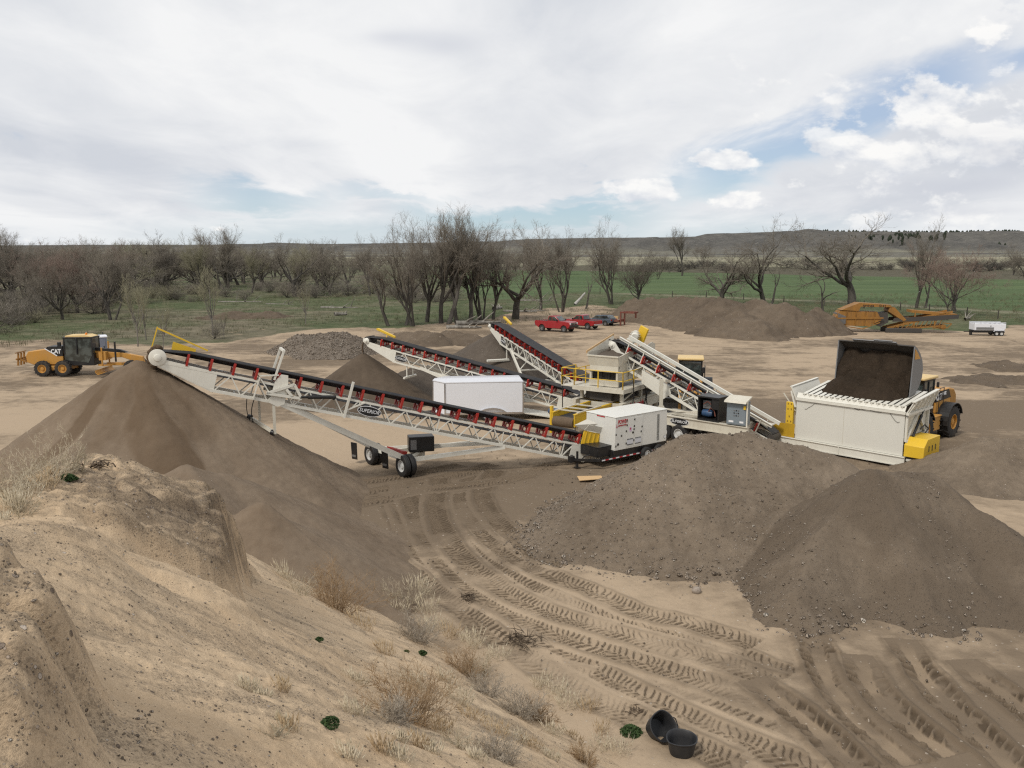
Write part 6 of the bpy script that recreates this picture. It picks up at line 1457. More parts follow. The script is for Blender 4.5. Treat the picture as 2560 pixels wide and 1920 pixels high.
# ------------------------------------------------------------------ wheel loaders
def loader(M, label, bucket=True, tag="980K"):
    L = thing("wheel_loader", label, "wheel loader", mat=M); R_, TW = 0.93, 0.72
    for x in (1.9, -1.9):
        for y in (1.17, -1.17): wheel(L, (x, y, R_), (0, 1 if y > 0 else -1, 0), R_, TW, 0.44, TYRE, CATY, lugs=15, n=32)
    mb = MB(); mb.bx(-3.3, -0.25, -0.52, 0.52, 0.75, 1.55); mb.bx(0.2, 2.7, -0.48, 0.48, 0.75, 1.7); mb.tube((0, 0, 0.7), (0, 0, 1.7), 0.22); mb.bx(1.65, 2.15, -1.0, 1.0, 0.75, 1.1); mb.bx(-2.15, -1.65, -1.0, 1.0, 0.75, 1.1); mb.build("frame", CATY, L, bevel=0.03)
    mb = MB(); mb.prism([(-0.62, 1.5), (-0.62, 2.80), (-2.6, 2.84), (-3.2, 2.72), (-3.55, 2.35), (-3.62, 1.5)], -0.88, 0.88); mb.build("engine_hood", CATY, L, bevel=0.06)
    mb = MB(); mb.prism([(-0.6, 2.16), (-0.6, 2.77), (-2.4, 2.79), (-2.75, 2.25)], -0.888, 0.888); bd = mb.build("side_band", BLACK, L)
    mb = MB(); mb.prism([(-2.75, 1.85), (-2.5, 2.72), (-3.15, 2.66), (-3.5, 2.3), (-3.56, 1.85)], -0.886, 0.886); mb.build("grille", m_paint("perforated yellow", (0.35, 0.17, 0.03), 0.6, 0.2), L)
    for s in (1, -1):
        r = (-s, 0, 0); text("CAT", 0.50, LETW, bd, (-0.98, s * 0.892, 2.43), r, (0, 0, 1), bold=0.02, width=0.78); text(tag, 0.26, LETW, bd, (-1.75, s * 0.892, 2.58), r, (0, 0, 1), bold=0.012, width=0.56)
        mb = MB(); mb.plate([(-0.98 + 0.13, s * 0.894, 2.22), (-0.98 - 0.13, s * 0.894, 2.22), (-0.98, s * 0.894, 2.38)], 0.006); mb.build("emblem", YEL, bd)
    # cab
    mb = MB(); mb.bx(-0.55, 0.95, -0.78, 0.78, 1.5, 2.05)
    for x, y in ((-0.5, -0.74), (-0.5, 0.74), (0.9, -0.74), (0.9, 0.74), (0.25, 0.74), (0.25, -0.74)): mb.bx(x - 0.05, x + 0.05, y - 0.05, y + 0.05, 2.05, 3.55)
    mb.bx(-0.56, 0.96, -0.80, 0.80, 3.50, 3.60); cab = mb.build("cab", BLACK, L, bevel=0.02)
    mb = MB(); mb.prism([(-0.46, 2.05), (0.88, 2.05), (0.97, 2.7), (0.88, 3.5), (-0.46, 3.5)], -0.735, 0.735); mb.build("cab_window", GLASS, cab)
    mb = MB(); mb.bx(-0.75, 1.2, -0.88, 0.88, 3.605, 3.76); mb.build("roof", CATR, cab, bevel=0.05)
    for s in (1, -1): mb = MB(); mb.bx(1.0, 1.12, s * 0.86 - 0.12, s * 0.86 + 0.12, 2.75, 3.15); mb.build("mirror", BLACK, cab, bevel=0.02)
    # fenders, steps, rails
    for s in (1, -1):
        V, F = [], []; n = 12; mb = MB()
        for i in range(n):
            a0, a1 = math.radians(-5 + 165 * i / n), math.radians(-5 + 165 * (i + 1) / n)
            p, q = Vector((-1.9 + 1.12 * math.cos(a0), s * 1.17, R_ + 1.12 * math.sin(a0))), Vector((-1.9 + 1.12 * math.cos(a1), s * 1.17, R_ + 1.12 * math.sin(a1))); mb.beam(p, q, 0.78, 0.05, up=((p + q) / 2 - Vector((-1.9, s * 1.17, R_))))
        mb.build("rear_fender", BLACK, L)
        mb = MB()
        for i in range(6):
            a0, a1 = math.radians(60 + 95 * i / 6), math.radians(60 + 95 * (i + 1) / 6)
            p, q = Vector((1.9 + 1.08 * math.cos(a0), s * 1.17, R_ + 1.08 * math.sin(a0))), Vector((1.9 + 1.08 * math.cos(a1), s * 1.17, R_ + 1.08 * math.sin(a1))); mb.beam(p, q, 0.72, 0.05, up=((p + q) / 2 - Vector((1.9, s * 1.17, R_))))
        mb.build("front_fender", BLACK, L)
        mb = MB(); mb.bx(-0.62, 0.42, s * 0.95 - 0.33, s * 0.95 + 0.33, 1.42, 1.5); mb.bx(-0.58, 0.38, s * 1.1 - 0.12, s * 1.1 + 0.12, 0.62, 1.415); mb.build("side_tank", CATY, L, bevel=0.03)
        mb = MB()
        for x in (-0.75, -1.35): mb.pipe([(x, s * 1.0, 1.3), (x, s * 1.0, 3.0)], 0.025)
        mb.pipe([(-0.75, s * 1.0, 3.0), (-1.35, s * 1.0, 3.0)], 0.025); mb.pipe([(-0.75, s * 1.0, 2.6), (-1.35, s * 1.0, 2.6)], 0.02)
        for z in (0.55, 0.85, 1.15): mb.bx(-0.85, -0.45, s * 1.22 - 0.03, s * 1.22 + 0.10, z, z + 0.04)
        mb.build("handrail", BLACK, L)
    mb = MB(); mb.tube((-2.2, 0.3, 2.6), (-2.2, 0.3, 3.15), 0.08); mb.build("exhaust", BLACK, L)
    mb = MB(); mb.bx(-3.72, -3.60, -0.9, 0.9, 0.85, 1.5); mb.build("counterweight", CATY, L, bevel=0.04)
    if bucket:
        for s in (1, -1):
            mb = MB(); y = s * 0.66; mb.prism([(1.35, 2.35), (1.7, 2.65), (3.2, 3.75), (4.35, 4.45), (4.62, 4.25), (4.55, 3.98), (3.5, 3.30), (2.0, 2.15)], y - 0.09, y + 0.09); mb.build("lift_arm", CATY, L, bevel=0.02)
            mb = MB(); mb.tube((1.0, s * 0.5, 1.5), (2.2, s * 0.5, 2.35), 0.11, n=12); mb.tube((2.2, s * 0.5, 2.35), (2.9, s * 0.55, 2.95), 0.06); mb.build("lift_cylinder", BLACK, L)
        mb = MB(); mb.prism([(3.0, 3.7), (3.25, 4.6), (3.5, 4.6), (3.35, 3.6)], -0.12, 0.12); mb.beam((3.4, 0, 4.5), (4.4, 0, 4.75), 0.14); mb.bx(2.2, 2.5, -0.6, 0.6, 2.5, 2.75); mb.build("linkage", CATY, L)
        # bucket, tipped: opening faces forward
        W = 2.08; prof = [(5.95, 3.10), (5.30, 3.50), (4.85, 3.88), (4.60, 4.30), (4.55, 4.75), (4.70, 5.22), (5.02, 5.62), (5.40, 5.90), (5.72, 6.06)]
        sh = MB(); th = 0.06
        for (xa, za), (xb, zb) in zip(prof, prof[1:]): sh.beam((xa, 0, za), (xb, 0, zb), W * 2, th, up=(1, 0, 0.05))
        bk = sh.build("bucket", DSTEEL, L)
        for s in (1, -1):
            mb = MB(); mb.prism(prof, s * (W + 0.001) - 0.03, s * (W + 0.001) + 0.03); mb.build("bucket_side", STEEL, bk)
        mb = MB(); mb.beam((5.70, 0, 6.06), (5.92, 0, 6.20), 2.4, 0.05); mb.beam((5.70, 0.5, 6.10), (5.96, 0.5, 6.26), 1.0, 0.05); mb.build("spill_guard", STEEL, bk)
        mb = MB(); mb.plate([(5.0, W + 0.045, 5.35), (5.4, W + 0.045, 5.70), (5.68, W + 0.045, 5.90), (5.66, W + 0.045, 5.35)], 0.01); mb.build("yellow_patch", CATY, bk)
        n1, n2 = 46, 24; V = []
        U, T = np.meshgrid(np.linspace(-1, 1, n1), np.linspace(0, 1, n2))
        zt = 5.62 + 0.4 * (fbm(U * 2.5, T * 0, 3, 5) - 0.5) - 0.12 * U ** 4; xx = 5.15 + 1.1 * T + 0.9 * T * (1 - T); zz = zt - 2.35 * T ** 1.05
        nz = 0.45 * (fbm(U * 5, T * 5, 5, 9, 0.6) - 0.5)
        me = mesh_np("soil_load", np.stack([xx + nz * 0.8 - 0.15 * np.abs(U) ** 3, U * (W - 0.06), zz + nz * 0.5], -1).reshape(-1, 3), grid_faces(n2, n1), True); so = link("soil_load", me, SOIL); so.matrix_world = M
        props(so, "dark soil sliding out of the raised loader bucket", "soil")
    else:
        for s in (1, -1): mb = MB(); y = s * 0.66; mb.prism([(1.2, 2.2), (1.6, 2.4), (3.6, 1.0), (3.7, 0.6), (3.4, 0.6)], y - 0.09, y + 0.09); mb.build("lift_arm", CATY, L)
        mb = MB(); prof = [(4.9, 0.1), (3.7, 0.1), (3.45, 0.5), (3.5, 1.1), (4.1, 1.5)]
        for (xa, za), (xb, zb) in zip(prof, prof[1:]): mb.beam((xa, 0, za), (xb, 0, zb), 3.6, 0.06, up=(1, 0, 0.05))
        mb.build("bucket", STEEL, L)
    return L
loader(frame((23.82, 49.45, 0), (-0.745, -0.667, 0)), "yellow wheel loader with raised bucket tipping dark soil into the feeder")
loader(frame((12.35, 58.4, 0), (-0.2, -0.98, 0)), "yellow wheel loader half hidden behind the feed conveyor, only its cab and rear showing", bucket=False)
# ------------------------------------------------------------------ motor grader
def grader():
    M = frame((-39.6, 75.4, 0), (1, 0.05, 0)); g = thing("motor_grader", "yellow motor grader with a black cab, parked at the left edge of the yard", "motor grader", mat=M)
    for x in (-1.75, 0.0):
        for y in (-1.0, 1.0): wheel(g, (x, y, 0.68), (0, -1 if y < 0 else 1, 0), 0.68, 0.45, 0.36, TYRE, CATY, lugs=16, n=28)
    for y in (-1.0, 1.0): wheel(g, (5.9, y, 0.68), (0, -1 if y < 0 else 1, 0), 0.68, 0.42, 0.36, TYRE, CATY, lugs=16, n=28)
    mb = MB(); mb.prism([(-0.1, 1.0), (-0.1, 2.25), (-1.6, 2.35), (-3.1, 2.15), (-3.3, 1.8), (-3.25, 1.2), (-2.6, 0.95)], -0.65, 0.65); mb.build("engine_hood", CATY, g, bevel=0.05)
    mb = MB(); mb.prism([(-0.1, 1.75), (-0.1, 2.62), (-1.4, 2.58), (-1.55, 2.40), (-1.15, 2.05), (-0.5, 1.72)], -0.665, 0.665); b = mb.build("side_band", BLACK, g)
    text("CAT", 0.52, LETW, b, (-0.68, -0.67, 2.15), (1, 0, 0), (0, 0, 1), bold=0.02, width=0.86)
    mb = MB(); mb.beam((-1.62, -0.672, 2.42), (-0.6, -0.672, 1.76), 0.01, 0.08, up=(0, 0, 1)); mb.build("stripe", LETW, b)
    mb = MB(); mb.bx(-2.4, 0.5, -0.55, 0.55, 0.55, 1.0); mb.bx(-2.2, 0.5, -0.9, -0.7, 0.5, 0.9); mb.bx(-2.2, 0.5, 0.7, 0.9, 0.5, 0.9); mb.build("tandem_frame", CATY, g, bevel=0.03)
    mb = MB(); mb.bx(0.05, 2.6, -0.72, 0.72, 0.9, 1.95)
    for x, y in ((0.1, -0.74), (0.1, 0.74), (2.5, -0.74), (2.5, 0.74), (1.2, -0.78), (1.2, 0.78)): mb.bx(x - 0.055, x + 0.055, y - 0.05, y + 0.05, 1.9, 3.35)
    mb.bx(0.0, 2.6, -0.80, 0.80, 3.32, 3.42); c = mb.build("cab", BLACK, g, bevel=0.02)
    mb = MB(); mb.prism([(0.1, 1.4), (2.1, 1.15), (2.5, 1.9), (2.52, 3.32), (0.1, 3.32)], -0.735, 0.735); mb.build("cab_window", GLASS, c)
    mb = MB(); mb.prism([(0.2, 3.425), (0.3, 3.56), (2.0, 3.60), (2.5, 3.45), (2.5, 3.425)], -0.75, 0.75); mb.build("roof", CATR, c, bevel=0.03)
    mb = MB(); mb.lathe([(0.09, 0), (0.09, 0.14), (0, 0.2)], (1.9, -0.3, 3.6), (0, 0, 1), 10); mb.build("beacon", ORNG, c)
    mb = MB(); mb.bx(2.55, 2.9, -0.95, -0.85, 2.5, 2.9); mb.beam((2.5, -0.8, 2.8), (2.7, -0.9, 2.8), 0.03); mb.build("mirror", BLACK, c)
    mb = MB(); mb.tube((-0.3, 0.2, 2.5), (-0.3, 0.2, 2.95), 0.13); mb.bx(-0.6, -0.35, -0.5, -0.3, 2.6, 2.95); mb.build("air_cleaner", BLACK, g)
    mb = MB(); mb.prism([(2.4, 1.5), (2.4, 2.15), (4.9, 1.95), (6.6, 1.6), (6.7, 1.05), (6.2, 1.05), (4.8, 1.55)], -0.2, 0.2); mb.build("front_frame", CATY, g, bevel=0.03)
    mb = MB(); mb.prism([(2.5, 2.16), (2.5, 2.42), (4.6, 2.25), (5.3, 2.0), (4.9, 1.96)], -0.16, 0.16); mb.build("top_cover", BLACK, g)
    mb = MB(); mb.bx(3.0, 3.6, -0.7, 0.7, 1.35, 2.1); mb.tube((3.3, -0.75, 2.5), (3.3, -0.75, 0.9), 0.07); mb.tube((3.3, 0.75, 2.9), (3.3, 0.75, 0.9), 0.07); mb.build("blade_lift", CATY, g)
    mb = MB(); mb.tube((4.4, -0.55, 3.0), (4.4, -0.55, 1.2), 0.08); mb.build("lift_cylinder", BLACK, g)
    n = 8; mb = MB(); pr = [(0.25 * math.sin(a), 0.35 - 0.35 * math.cos(a) * 1.0) for a in np.linspace(-0.3, 1.6, n)]
    for (a, b2), (c2_, d2) in zip(pr, pr[1:]): mb.beam((3.4 - a, -0.2, b2 + 0.25), (3.4 - c2_, -0.2, d2 + 0.25), 3.6, 0.03, up=(1, 0, 0.1))
    mb.tube((3.4, 0, 0.85), (3.4, 0, 0.95), 0.75, n=24); mb.beam((3.4, 0, 0.95), (6.0, 0, 0.95), 0.25); mb.build("blade", CATY, g)
    mb = MB()
    for y in (-0.5, 0.0, 0.5): mb.beam((-3.3, y, 1.2), (-4.0, y, 1.5), 0.12); mb.beam((-4.0, y, 2.0), (-4.1, y, 0.9), 0.10, 0.14)
    mb.beam((-4.0, -0.9, 1.5), (-4.0, 0.9, 1.5), 0.14); mb.beam((-4.05, -0.9, 2.05), (-4.05, 0.9, 2.05), 0.08); mb.build("ripper", OLDY, g)
grader()
# ------------------------------------------------------------------ pickups and cars
def pickup(M, label, crew=True, lift=0.12, tail=False):
    t = thing("pickup_truck", label, "pickup truck", mat=M); r = 0.43; z = lift
    for x in (1.85, -1.75):
        for y in (-0.85, 0.85): wheel(t, (x, y, r), (0, -1 if y < 0 else 1, 0), r, 0.30, 0.24, TYRE, STEEL, n=22)
    def arch(cx, r2=0.53, n=7): return [(cx + r2 * math.cos(a), r + r2 * math.sin(a)) for a in np.linspace(math.pi - 0.1, 0.1, n)]
    lo = 0.50 + z
    side = [(-2.85, lo + 0.05)] + [p for p in arch(-1.75)] + arch(1.85) + [(2.75, lo), (2.85, lo + 0.2), (2.82, 1.02 + z), (2.6, 1.12 + z), (1.15, 1.18 + z), (-0.85, 1.20 + z), (-0.85, 1.12 + z), (-2.88, 1.12 + z)]
    mb = MB(); mb.prism(side, -0.98, 0.98); b = mb.build("body", CREDP, t, bevel=0.03)
    mb = MB(); mb.prism([(1.1, 1.17 + z), (0.35, 1.78 + z), (-0.10, 1.86 + z), (-0.72, 1.84 + z), (-0.95, 1.19 + z)], -0.80, 0.80); mb.build("cab_roof", CREDP, t, bevel=0.06)
    mb = MB(); mb.prism([(0.90, 1.22 + z), (0.30, 1.72 + z), (-0.12, 1.78 + z), (-0.12, 1.22 + z)], -0.812, 0.812); mb.prism([(-0.20, 1.22 + z), (-0.20, 1.78 + z), (-0.64, 1.76 + z), (-0.80, 1.24 + z)], -0.812, 0.812); mb.build("side_window", GLASS, t)
    mb = MB(); mb.plate([(1.06, -0.74, 1.22 + z), (1.06, 0.74, 1.22 + z), (0.38, 0.66, 1.78 + z), (0.38, -0.66, 1.78 + z)], 0.03); mb.build("windscreen", GLASS, t)
    mb = MB(); mb.plate([(-0.94, -0.7, 1.26 + z), (-0.94, 0.7, 1.26 + z), (-0.75, 0.62, 1.76 + z), (-0.75, -0.62, 1.76 + z)], 0.03); mb.build("rear_window", GLASS, t)
    mb = MB(); mb.bx(-2.75, -1.02, -0.82, 0.82, 1.125 + z, 1.13 + z); mb.build("load_bed", m_paint("black bed liner", (0.02, 0.02, 0.02), 0.7, 0.4), t)
    mb = MB(); mb.bx(-2.80, -0.98, -0.97, -0.83, 1.126 + z, 1.17 + z); mb.bx(-2.80, -0.98, 0.83, 0.97, 1.126 + z, 1.17 + z); mb.build("bed_rail", CREDP, t)
    mb = MB(); mb.bx(2.82, 2.90, -0.62, 0.62, 0.75 + z, 1.04 + z); gr = mb.build("grille", m_paint("dark grille", (0.03, 0.03, 0.03), 0.4, 0.1), t)
    mb = MB(); mb.bx(2.90, 2.915, -0.04, 0.04, 0.75 + z, 1.04 + z); mb.bx(2.90, 2.915, -0.62, 0.62, 0.87 + z, 0.93 + z); mb.build("grille_bar", CHROME, gr)
    for s in (-1, 1):
        mb = MB(); mb.bx(2.70, 2.88, s * 0.82 - 0.14, s * 0.82 + 0.14, 0.78 + z, 1.02 + z); mb.build("headlight", LITEM, t, bevel=0.02)
        mb = MB(); mb.bx(-2.915, -2.885, s * 0.88 - 0.09, s * 0.88 + 0.09, 0.70 + z, 1.05 + z); mb.build("tail_light", TAILM, t)
        mb = MB(); mb.bx(0.72, 0.88, s * 1.08 - 0.10, s * 1.08 + 0.10, 1.20 + z, 1.42 + z); mb.build("mirror", BLACK, t, bevel=0.02)
    mb = MB(); mb.bx(2.80, 3.02, -1.0, 1.0, 0.42 + z, 0.70 + z); mb.build("front_bumper", BLACK if not tail else CHROME, t, bevel=0.04)
    mb = MB(); mb.bx(-3.05, -2.86, -0.95, 0.95, 0.46 + z, 0.66 + z); mb.build("rear_bumper", CHROME, t, bevel=0.03)
    mb = MB(); mb.bx(-2.4, 2.4, -0.5, 0.5, 0.38, 0.52 + z); mb.build("undercarriage", DSTEEL, t)
pickup(frame(G(1391, 829) + Vector((0, 0.6, 0)), (0.80, -0.60, 0)), "red crew-cab pickup, front of the parked cars, facing right towards the camera", lift=0.28)
pickup(frame(G(1455, 822) + Vector((0, 0.8, 0)), (-0.74, 0.67, 0)), "red pickup parked tail-on behind the first, next to the blue-grey car", lift=0.10, tail=True)
def suv():
    M = frame(G(1502, 814) + Vector((0, 0.6, 0)), (-0.78, 0.62, 0)); t = thing("estate_car", "blue-grey estate car parked between the red pickups and the rust-red trailer", "car", mat=M); r = 0.36
    for x in (1.35, -1.35):
        for y in (-0.76, 0.76): wheel(t, (x, y, r), (0, -1 if y < 0 else 1, 0), r, 0.22, 0.2, TYRE, STEEL, n=20)
    def arch(cx, r2=0.44, n=7): return [(cx + r2 * math.cos(a), r + r2 * math.sin(a)) for a in np.linspace(math.pi - 0.1, 0.1, n)]
    mb = MB(); mb.prism([(-2.3, 0.5)] + arch(-1.35) + arch(1.35) + [(2.3, 0.45), (2.35, 0.7), (2.2, 0.9), (1.1, 1.02), (-2.25, 1.08), (-2.34, 0.8)], -0.88, 0.88); mb.build("body", CBLUE, t, bevel=0.04)
    mb = MB(); mb.prism([(1.1, 1.0), (0.35, 1.5), (-1.7, 1.54), (-2.2, 1.06)], -0.74, 0.74); mb.build("cabin", CBLUE, t, bevel=0.05)
    mb = MB(); mb.prism([(0.95, 1.06), (0.32, 1.44), (-1.6, 1.47), (-1.95, 1.10)], -0.752, 0.752); mb.build("side_window", GLASS, t)
    mb = MB(); mb.plate([(-2.20, -0.66, 1.12), (-2.20, 0.66, 1.12), (-1.76, 0.6, 1.50), (-1.76, -0.6, 1.50)], 0.03); mb.build("rear_window", GLASS, t)
    for s in (-1, 1): mb = MB(); mb.bx(-2.37, -2.30, s * 0.74 - 0.12, s * 0.74 + 0.12, 0.82, 1.02); mb.build("tail_light", TAILM, t); mb = MB(); mb.bx(-1.6, 0.3, s * 0.6 - 0.02, s * 0.6 + 0.02, 1.56, 1.60); mb.build("roof_rail", BLACK, t)
    mb = MB(); mb.bx(-2.42, -2.3, -0.86, 0.86, 0.42, 0.62); mb.build("rear_bumper", BLACK, t)
suv()
def gooseneck():
    M = frame(G(1535, 815) + Vector((0, 1.2, 0)), (0.86, -0.50, 0)); t = thing("gooseneck_trailer", "rust-red gooseneck flatbed trailer with a square hitch frame, by the dirt stockpile", "trailer", mat=M)
    mb = MB(); mb.bx(-4.5, 1.2, -1.15, 1.15, 0.75, 0.92); mb.build("deck", m_paint("weathered deck boards", (0.28, 0.21, 0.14), 0.8, 0.3), t)
    mb = MB(); mb.bx(-4.5, 1.3, -1.2, -1.151, 0.62, 0.95); mb.bx(-4.5, 1.3, 1.151, 1.2, 0.62, 0.95); mb.bx(1.201, 1.4, -1.2, 1.2, 0.6, 0.95); mb.build("deck_frame", RUST, t)
    mb = MB(); 
    for y in (-0.75, 0.75): mb.bx(1.4, 1.6, y - 0.1, y + 0.1, 0.0, 2.1); mb.bx(1.4, 3.6, y - 0.09, y + 0.09, 1.9, 2.12)
    mb.bx(3.45, 3.65, -0.66, 0.66, 1.9, 2.12); mb.bx(1.41, 1.59, -0.65, 0.65, 1.9, 2.1); mb.bx(3.45, 3.65, -0.1, 0.1, 1.2, 1.9); mb.build("gooseneck", RUST, t)
    for x in (-2.2, -3.1):
        for y in (-0.95, 0.95): wheel(t, (x, y, 0.38), (0, -1 if y < 0 else 1, 0), 0.38, 0.24, 0.2, TYRE, RIM, n=18)
    mb = MB(); mb.bx(-3.0, -0.5, -0.6, 0.5, 0.925, 1.12); mb.bx(-2.0, 0.5, 0.55, 0.8, 0.925, 1.3); mb.build("load", WOOD, t)
gooseneck()
# ------------------------------------------------------------------ white enclosed trailer
def cargo():
    M = frame((0, 0, 0), (1, 0.10, 0)); p0 = P(1200, 1040, 55.5); M.translation = Vector((p0.x, p0.y, 0)); L2 = 2.75
    t = thing("enclosed_trailer", "white enclosed cargo trailer with a wedge nose, behind the nearest conveyor", "trailer", mat=M)
    n = [(-L2 - 0.32, 0.0), (-L2 + 0.42, -1.05), (L2, -1.05), (L2, 1.05), (-L2 + 0.42, 1.05)]
    def shell(pts, z0, z1):
        k = len(pts); mb = MB(); mb.add([(x, y, z0) for x, y in pts] + [(x, y, z1) for x, y in pts], [tuple(reversed(range(k))), tuple(range(k, 2 * k))] + [(i, (i + 1) % k, k + (i + 1) % k, k + i) for i in range(k)]); return mb
    shell(n, 0.48, 2.52).build("body", PURE, t)
    r = MB()
    V = [(x * 1.012, y * 1.02, 2.50) for x, y in n] + [(x * 1.012, y * 1.02, 2.58) for x, y in n] + [(x * 0.97, y * 0.82, 2.70) for x, y in n]; k = 5
    r.add(V, [tuple(reversed(range(k))), tuple(range(2 * k, 3 * k))] + [(a * k + i, a * k + (i + 1) % k, (a + 1) * k + (i + 1) % k, (a + 1) * k + i) for a in (0, 1) for i in range(k)]); r.build("roof", PURE2, t, bevel=0.03)
    mb = MB()
    for x, y in n[1:]: mb.bx(x - 0.04, x + 0.04, y * 1.012 - 0.03, y * 1.012 + 0.03, 0.46, 2.5)
    mb.beam((n[0][0], 0, 0.46), (n[0][0], 0, 2.5), 0.08); mb.build("corner_trim", CHROME, t)
    for (xa, ya), (xb, yb) in zip(n, n[1:] + n[:1]):
        pass
    mb = MB(); mb.bx(-L2 + 0.42, L2, -1.075, -1.052, 0.44, 0.56); mb.build("lower_trim", CHROME, t)
    for x in (0.35, 1.15): wheel(t, (x, -0.9, 0.36), (0, -1, 0), 0.36, 0.24, 0.22, TYREC, RIM, n=20); wheel(t, (x, 0.9, 0.36), (0, 1, 0), 0.36, 0.24, 0.22, TYREC, RIM, n=20)
    mb = MB()
    for i in range(10):
        a0, a1 = math.radians(10 + 160 * i / 10), math.radians(10 + 160 * (i + 1) / 10); p, q = Vector((0.75 + 0.95 * math.cos(a0), -1.14, 0.40 + 0.46 * math.sin(a0))), Vector((0.75 + 0.95 * math.cos(a1), -1.14, 0.40 + 0.46 * math.sin(a1))); mb.beam(p, q, 0.2, 0.03, up=(0, 0, 1))
    mb.build("fender", CHROME, t)
    mb = MB(); mb.beam((-L2 - 1.5, 0, 0.42), (-L2 + 0.3, -0.8, 0.42), 0.1, 0.12); mb.beam((-L2 - 1.5, 0, 0.42), (-L2 + 0.3, 0.8, 0.42), 0.1, 0.12); mb.tube((-L2 - 1.2, 0, 0.0), (-L2 - 1.2, 0, 0.9), 0.05); mb.build("tongue", BLACK, t)
    mb = MB(); mb.plate([(L2 + 0.05, -1.0, 0.46), (L2 + 2.0, -1.0, 0.10), (L2 + 2.0, 1.0, 0.10), (L2 + 0.05, 1.0, 0.46)], 0.06); mb.build("ramp_door", WHITE, t, label="lowered rear ramp door")
cargo()
# ------------------------------------------------------------------ generator trailer
def genset():
    a, bq, c = G(1537, 1128, 0.78), G(1666, 1102, 0.78), G(1472, 1108, 0.78); d = (bq - a); Lg = d.length; M = frame((a.x, a.y, 0), d); W_ = (c - a).dot(Vector((0, 0, 1)).cross(d.normalized()))
    W_ = max(1.7, min(2.3, W_)); z0, z1 = 0.78, 2.50
    t = thing("generator_trailer", "white boxy diesel generator on a black trailer, in front of the screening plant", "generator", mat=M)
    mb = MB(); mb.bx(0, Lg, 0, W_, z0, z1); mb.build("enclosure", GENW, t, bevel=0.03)
    mb = MB(); mb.bx(-0.02, Lg + 0.02, -0.02, W_ + 0.02, z1 + 0.002, z1 + 0.05); mb.build("roof", GENW, t, bevel=0.02)
    for x0, x1 in ((0.78, 1.36), (1.39, 1.97), (1.98, 2.02)):
        mb = MB(); mb.bx(x0, x1, -0.014, -0.002, z0 + 0.10, z1 - 0.10); mb.build("access_door", GENW, t, bevel=0.006)
    for x0 in (0.86, 1.46):
        mb = MB(); mb.bx(x0, x0 + 0.46, -0.022, -0.0145, z0 + 0.22, z0 + 0.50); v = mb.build("vent_panel", PURE2, t)
        mb = MB(); [mb.bx(x0 + i * 0.05, x0 + i * 0.05 + 0.025, -0.027, -0.0225, z0 + 0.47, z0 + 0.53) for i in range(9)]; [mb.bx(x0 + i * 0.05, x0 + i * 0.05 + 0.025, -0.027, -0.0225, z0 + 0.18, z0 + 0.24) for i in range(9)]; mb.build("vent_slot", LETK, v)
    mb = MB()
    for i in range(26): mb.bx(Lg * 0.80, Lg * 0.80 + 0.17, -0.012, -0.002, z0 + 0.14 + i * 0.055, z0 + 0.17 + i * 0.055)
    mb.build("louvre", m_paint("louvre shade", (0.10, 0.10, 0.09), 0.6, 0.1), t)
    for x, z in ((0.80, 0.30), (0.80, 0.95), (1.36, 0.40), (1.36, 0.98), (1.38, 1.15), (0.84, 1.25), (1.96, 1.05), (1.30, 0.82), (0.05, 0.25), (0.05, 0.85), (0.45, 0.75), (1.9, 0.80), (1.4, 1.5), (0.82, 1.5)):
        mb = MB(); mb.bx(x - 0.035, x + 0.035, -0.035, -0.0275, z0 + z - 0.05, z0 + z + 0.05); mb.build("latch", BLACK, t)
    mb = MB(); mb.tube((1.28, -0.03, z0 + 0.82), (1.28, -0.04, z0 + 0.82), 0.06, n=12); mb.build("lock", BLACK, t)
    mb = MB(); mb.plate([(0.22, -0.006, z0 + 0.22), (0.30, -0.006, z0 + 0.32), (0.22, -0.006, z0 + 0.42), (0.14, -0.006, z0 + 0.32)], 0.006); mb.build("hazard_label", LETK, t)
    mb = MB(); mb.tube((Lg - 0.13, -0.001, z0 + 0.25), (Lg - 0.13, -0.008, z0 + 0.25), 0.10, n=20); rd = mb.build("round_badge", BLACK, t); mb = MB(); mb.tube((Lg - 0.13, -0.009, z0 + 0.25), (Lg - 0.13, -0.012, z0 + 0.25), 0.085, n=20); mb.build("badge_face", LETW, rd)
    text("POWER", 0.30, LETR, t, (0.54, -0.010, z1 - 0.24), (1, 0, 0), (0, 0, 1), bold=0.004, shear=0.2, width=0.72)
    text("EQUIPMENT COMPANY", 0.10, LETR, t, (0.54, -0.010, z1 - 0.43), (1, 0, 0), (0, 0, 1), bold=0.0, shear=0.2, width=0.70)
    mb = MB()
    for q in ((0.03, 0), (0.0, -0.09), (0.06, -0.09)):
        mb.plate([(0.08 + q[0] - 0.03, -0.006, z1 - 0.42 + q[1]), (0.08 + q[0] + 0.03, -0.006, z1 - 0.42 + q[1]), (0.08 + q[0], -0.006, z1 - 0.33 + q[1])], 0.006)
    mb.build("triangle_logo", m_paint("rose logo", (0.50, 0.10, 0.14), 0.4, 0.0), t)
    mb = MB(); mb.bx(1.02, 1.18, -0.020, -0.0145, z0 + 0.90, z0 + 1.14); wl = mb.build("warning_sticker", m_paint("lilac sticker", (0.62, 0.45, 0.62), 0.4, 0.0), t); mb = MB(); mb.tube((1.10, -0.021, z0 + 1.04), (1.10, -0.024, z0 + 1.04), 0.05, n=14); mb.build("warning_dot", LETR, wl)
    mb = MB(); mb.bx(-0.02, -0.001, W_ * 0.35, W_ * 0.62, z1 - 0.07, z1 - 0.02); mb.build("marker_light", LETR, t)
    mb = MB(); mb.bx(-0.05, Lg + 0.1, 0.05, W_ - 0.05, 0.42, z0 - 0.004); mb.build("fuel_base", BLACK, t, bevel=0.02)
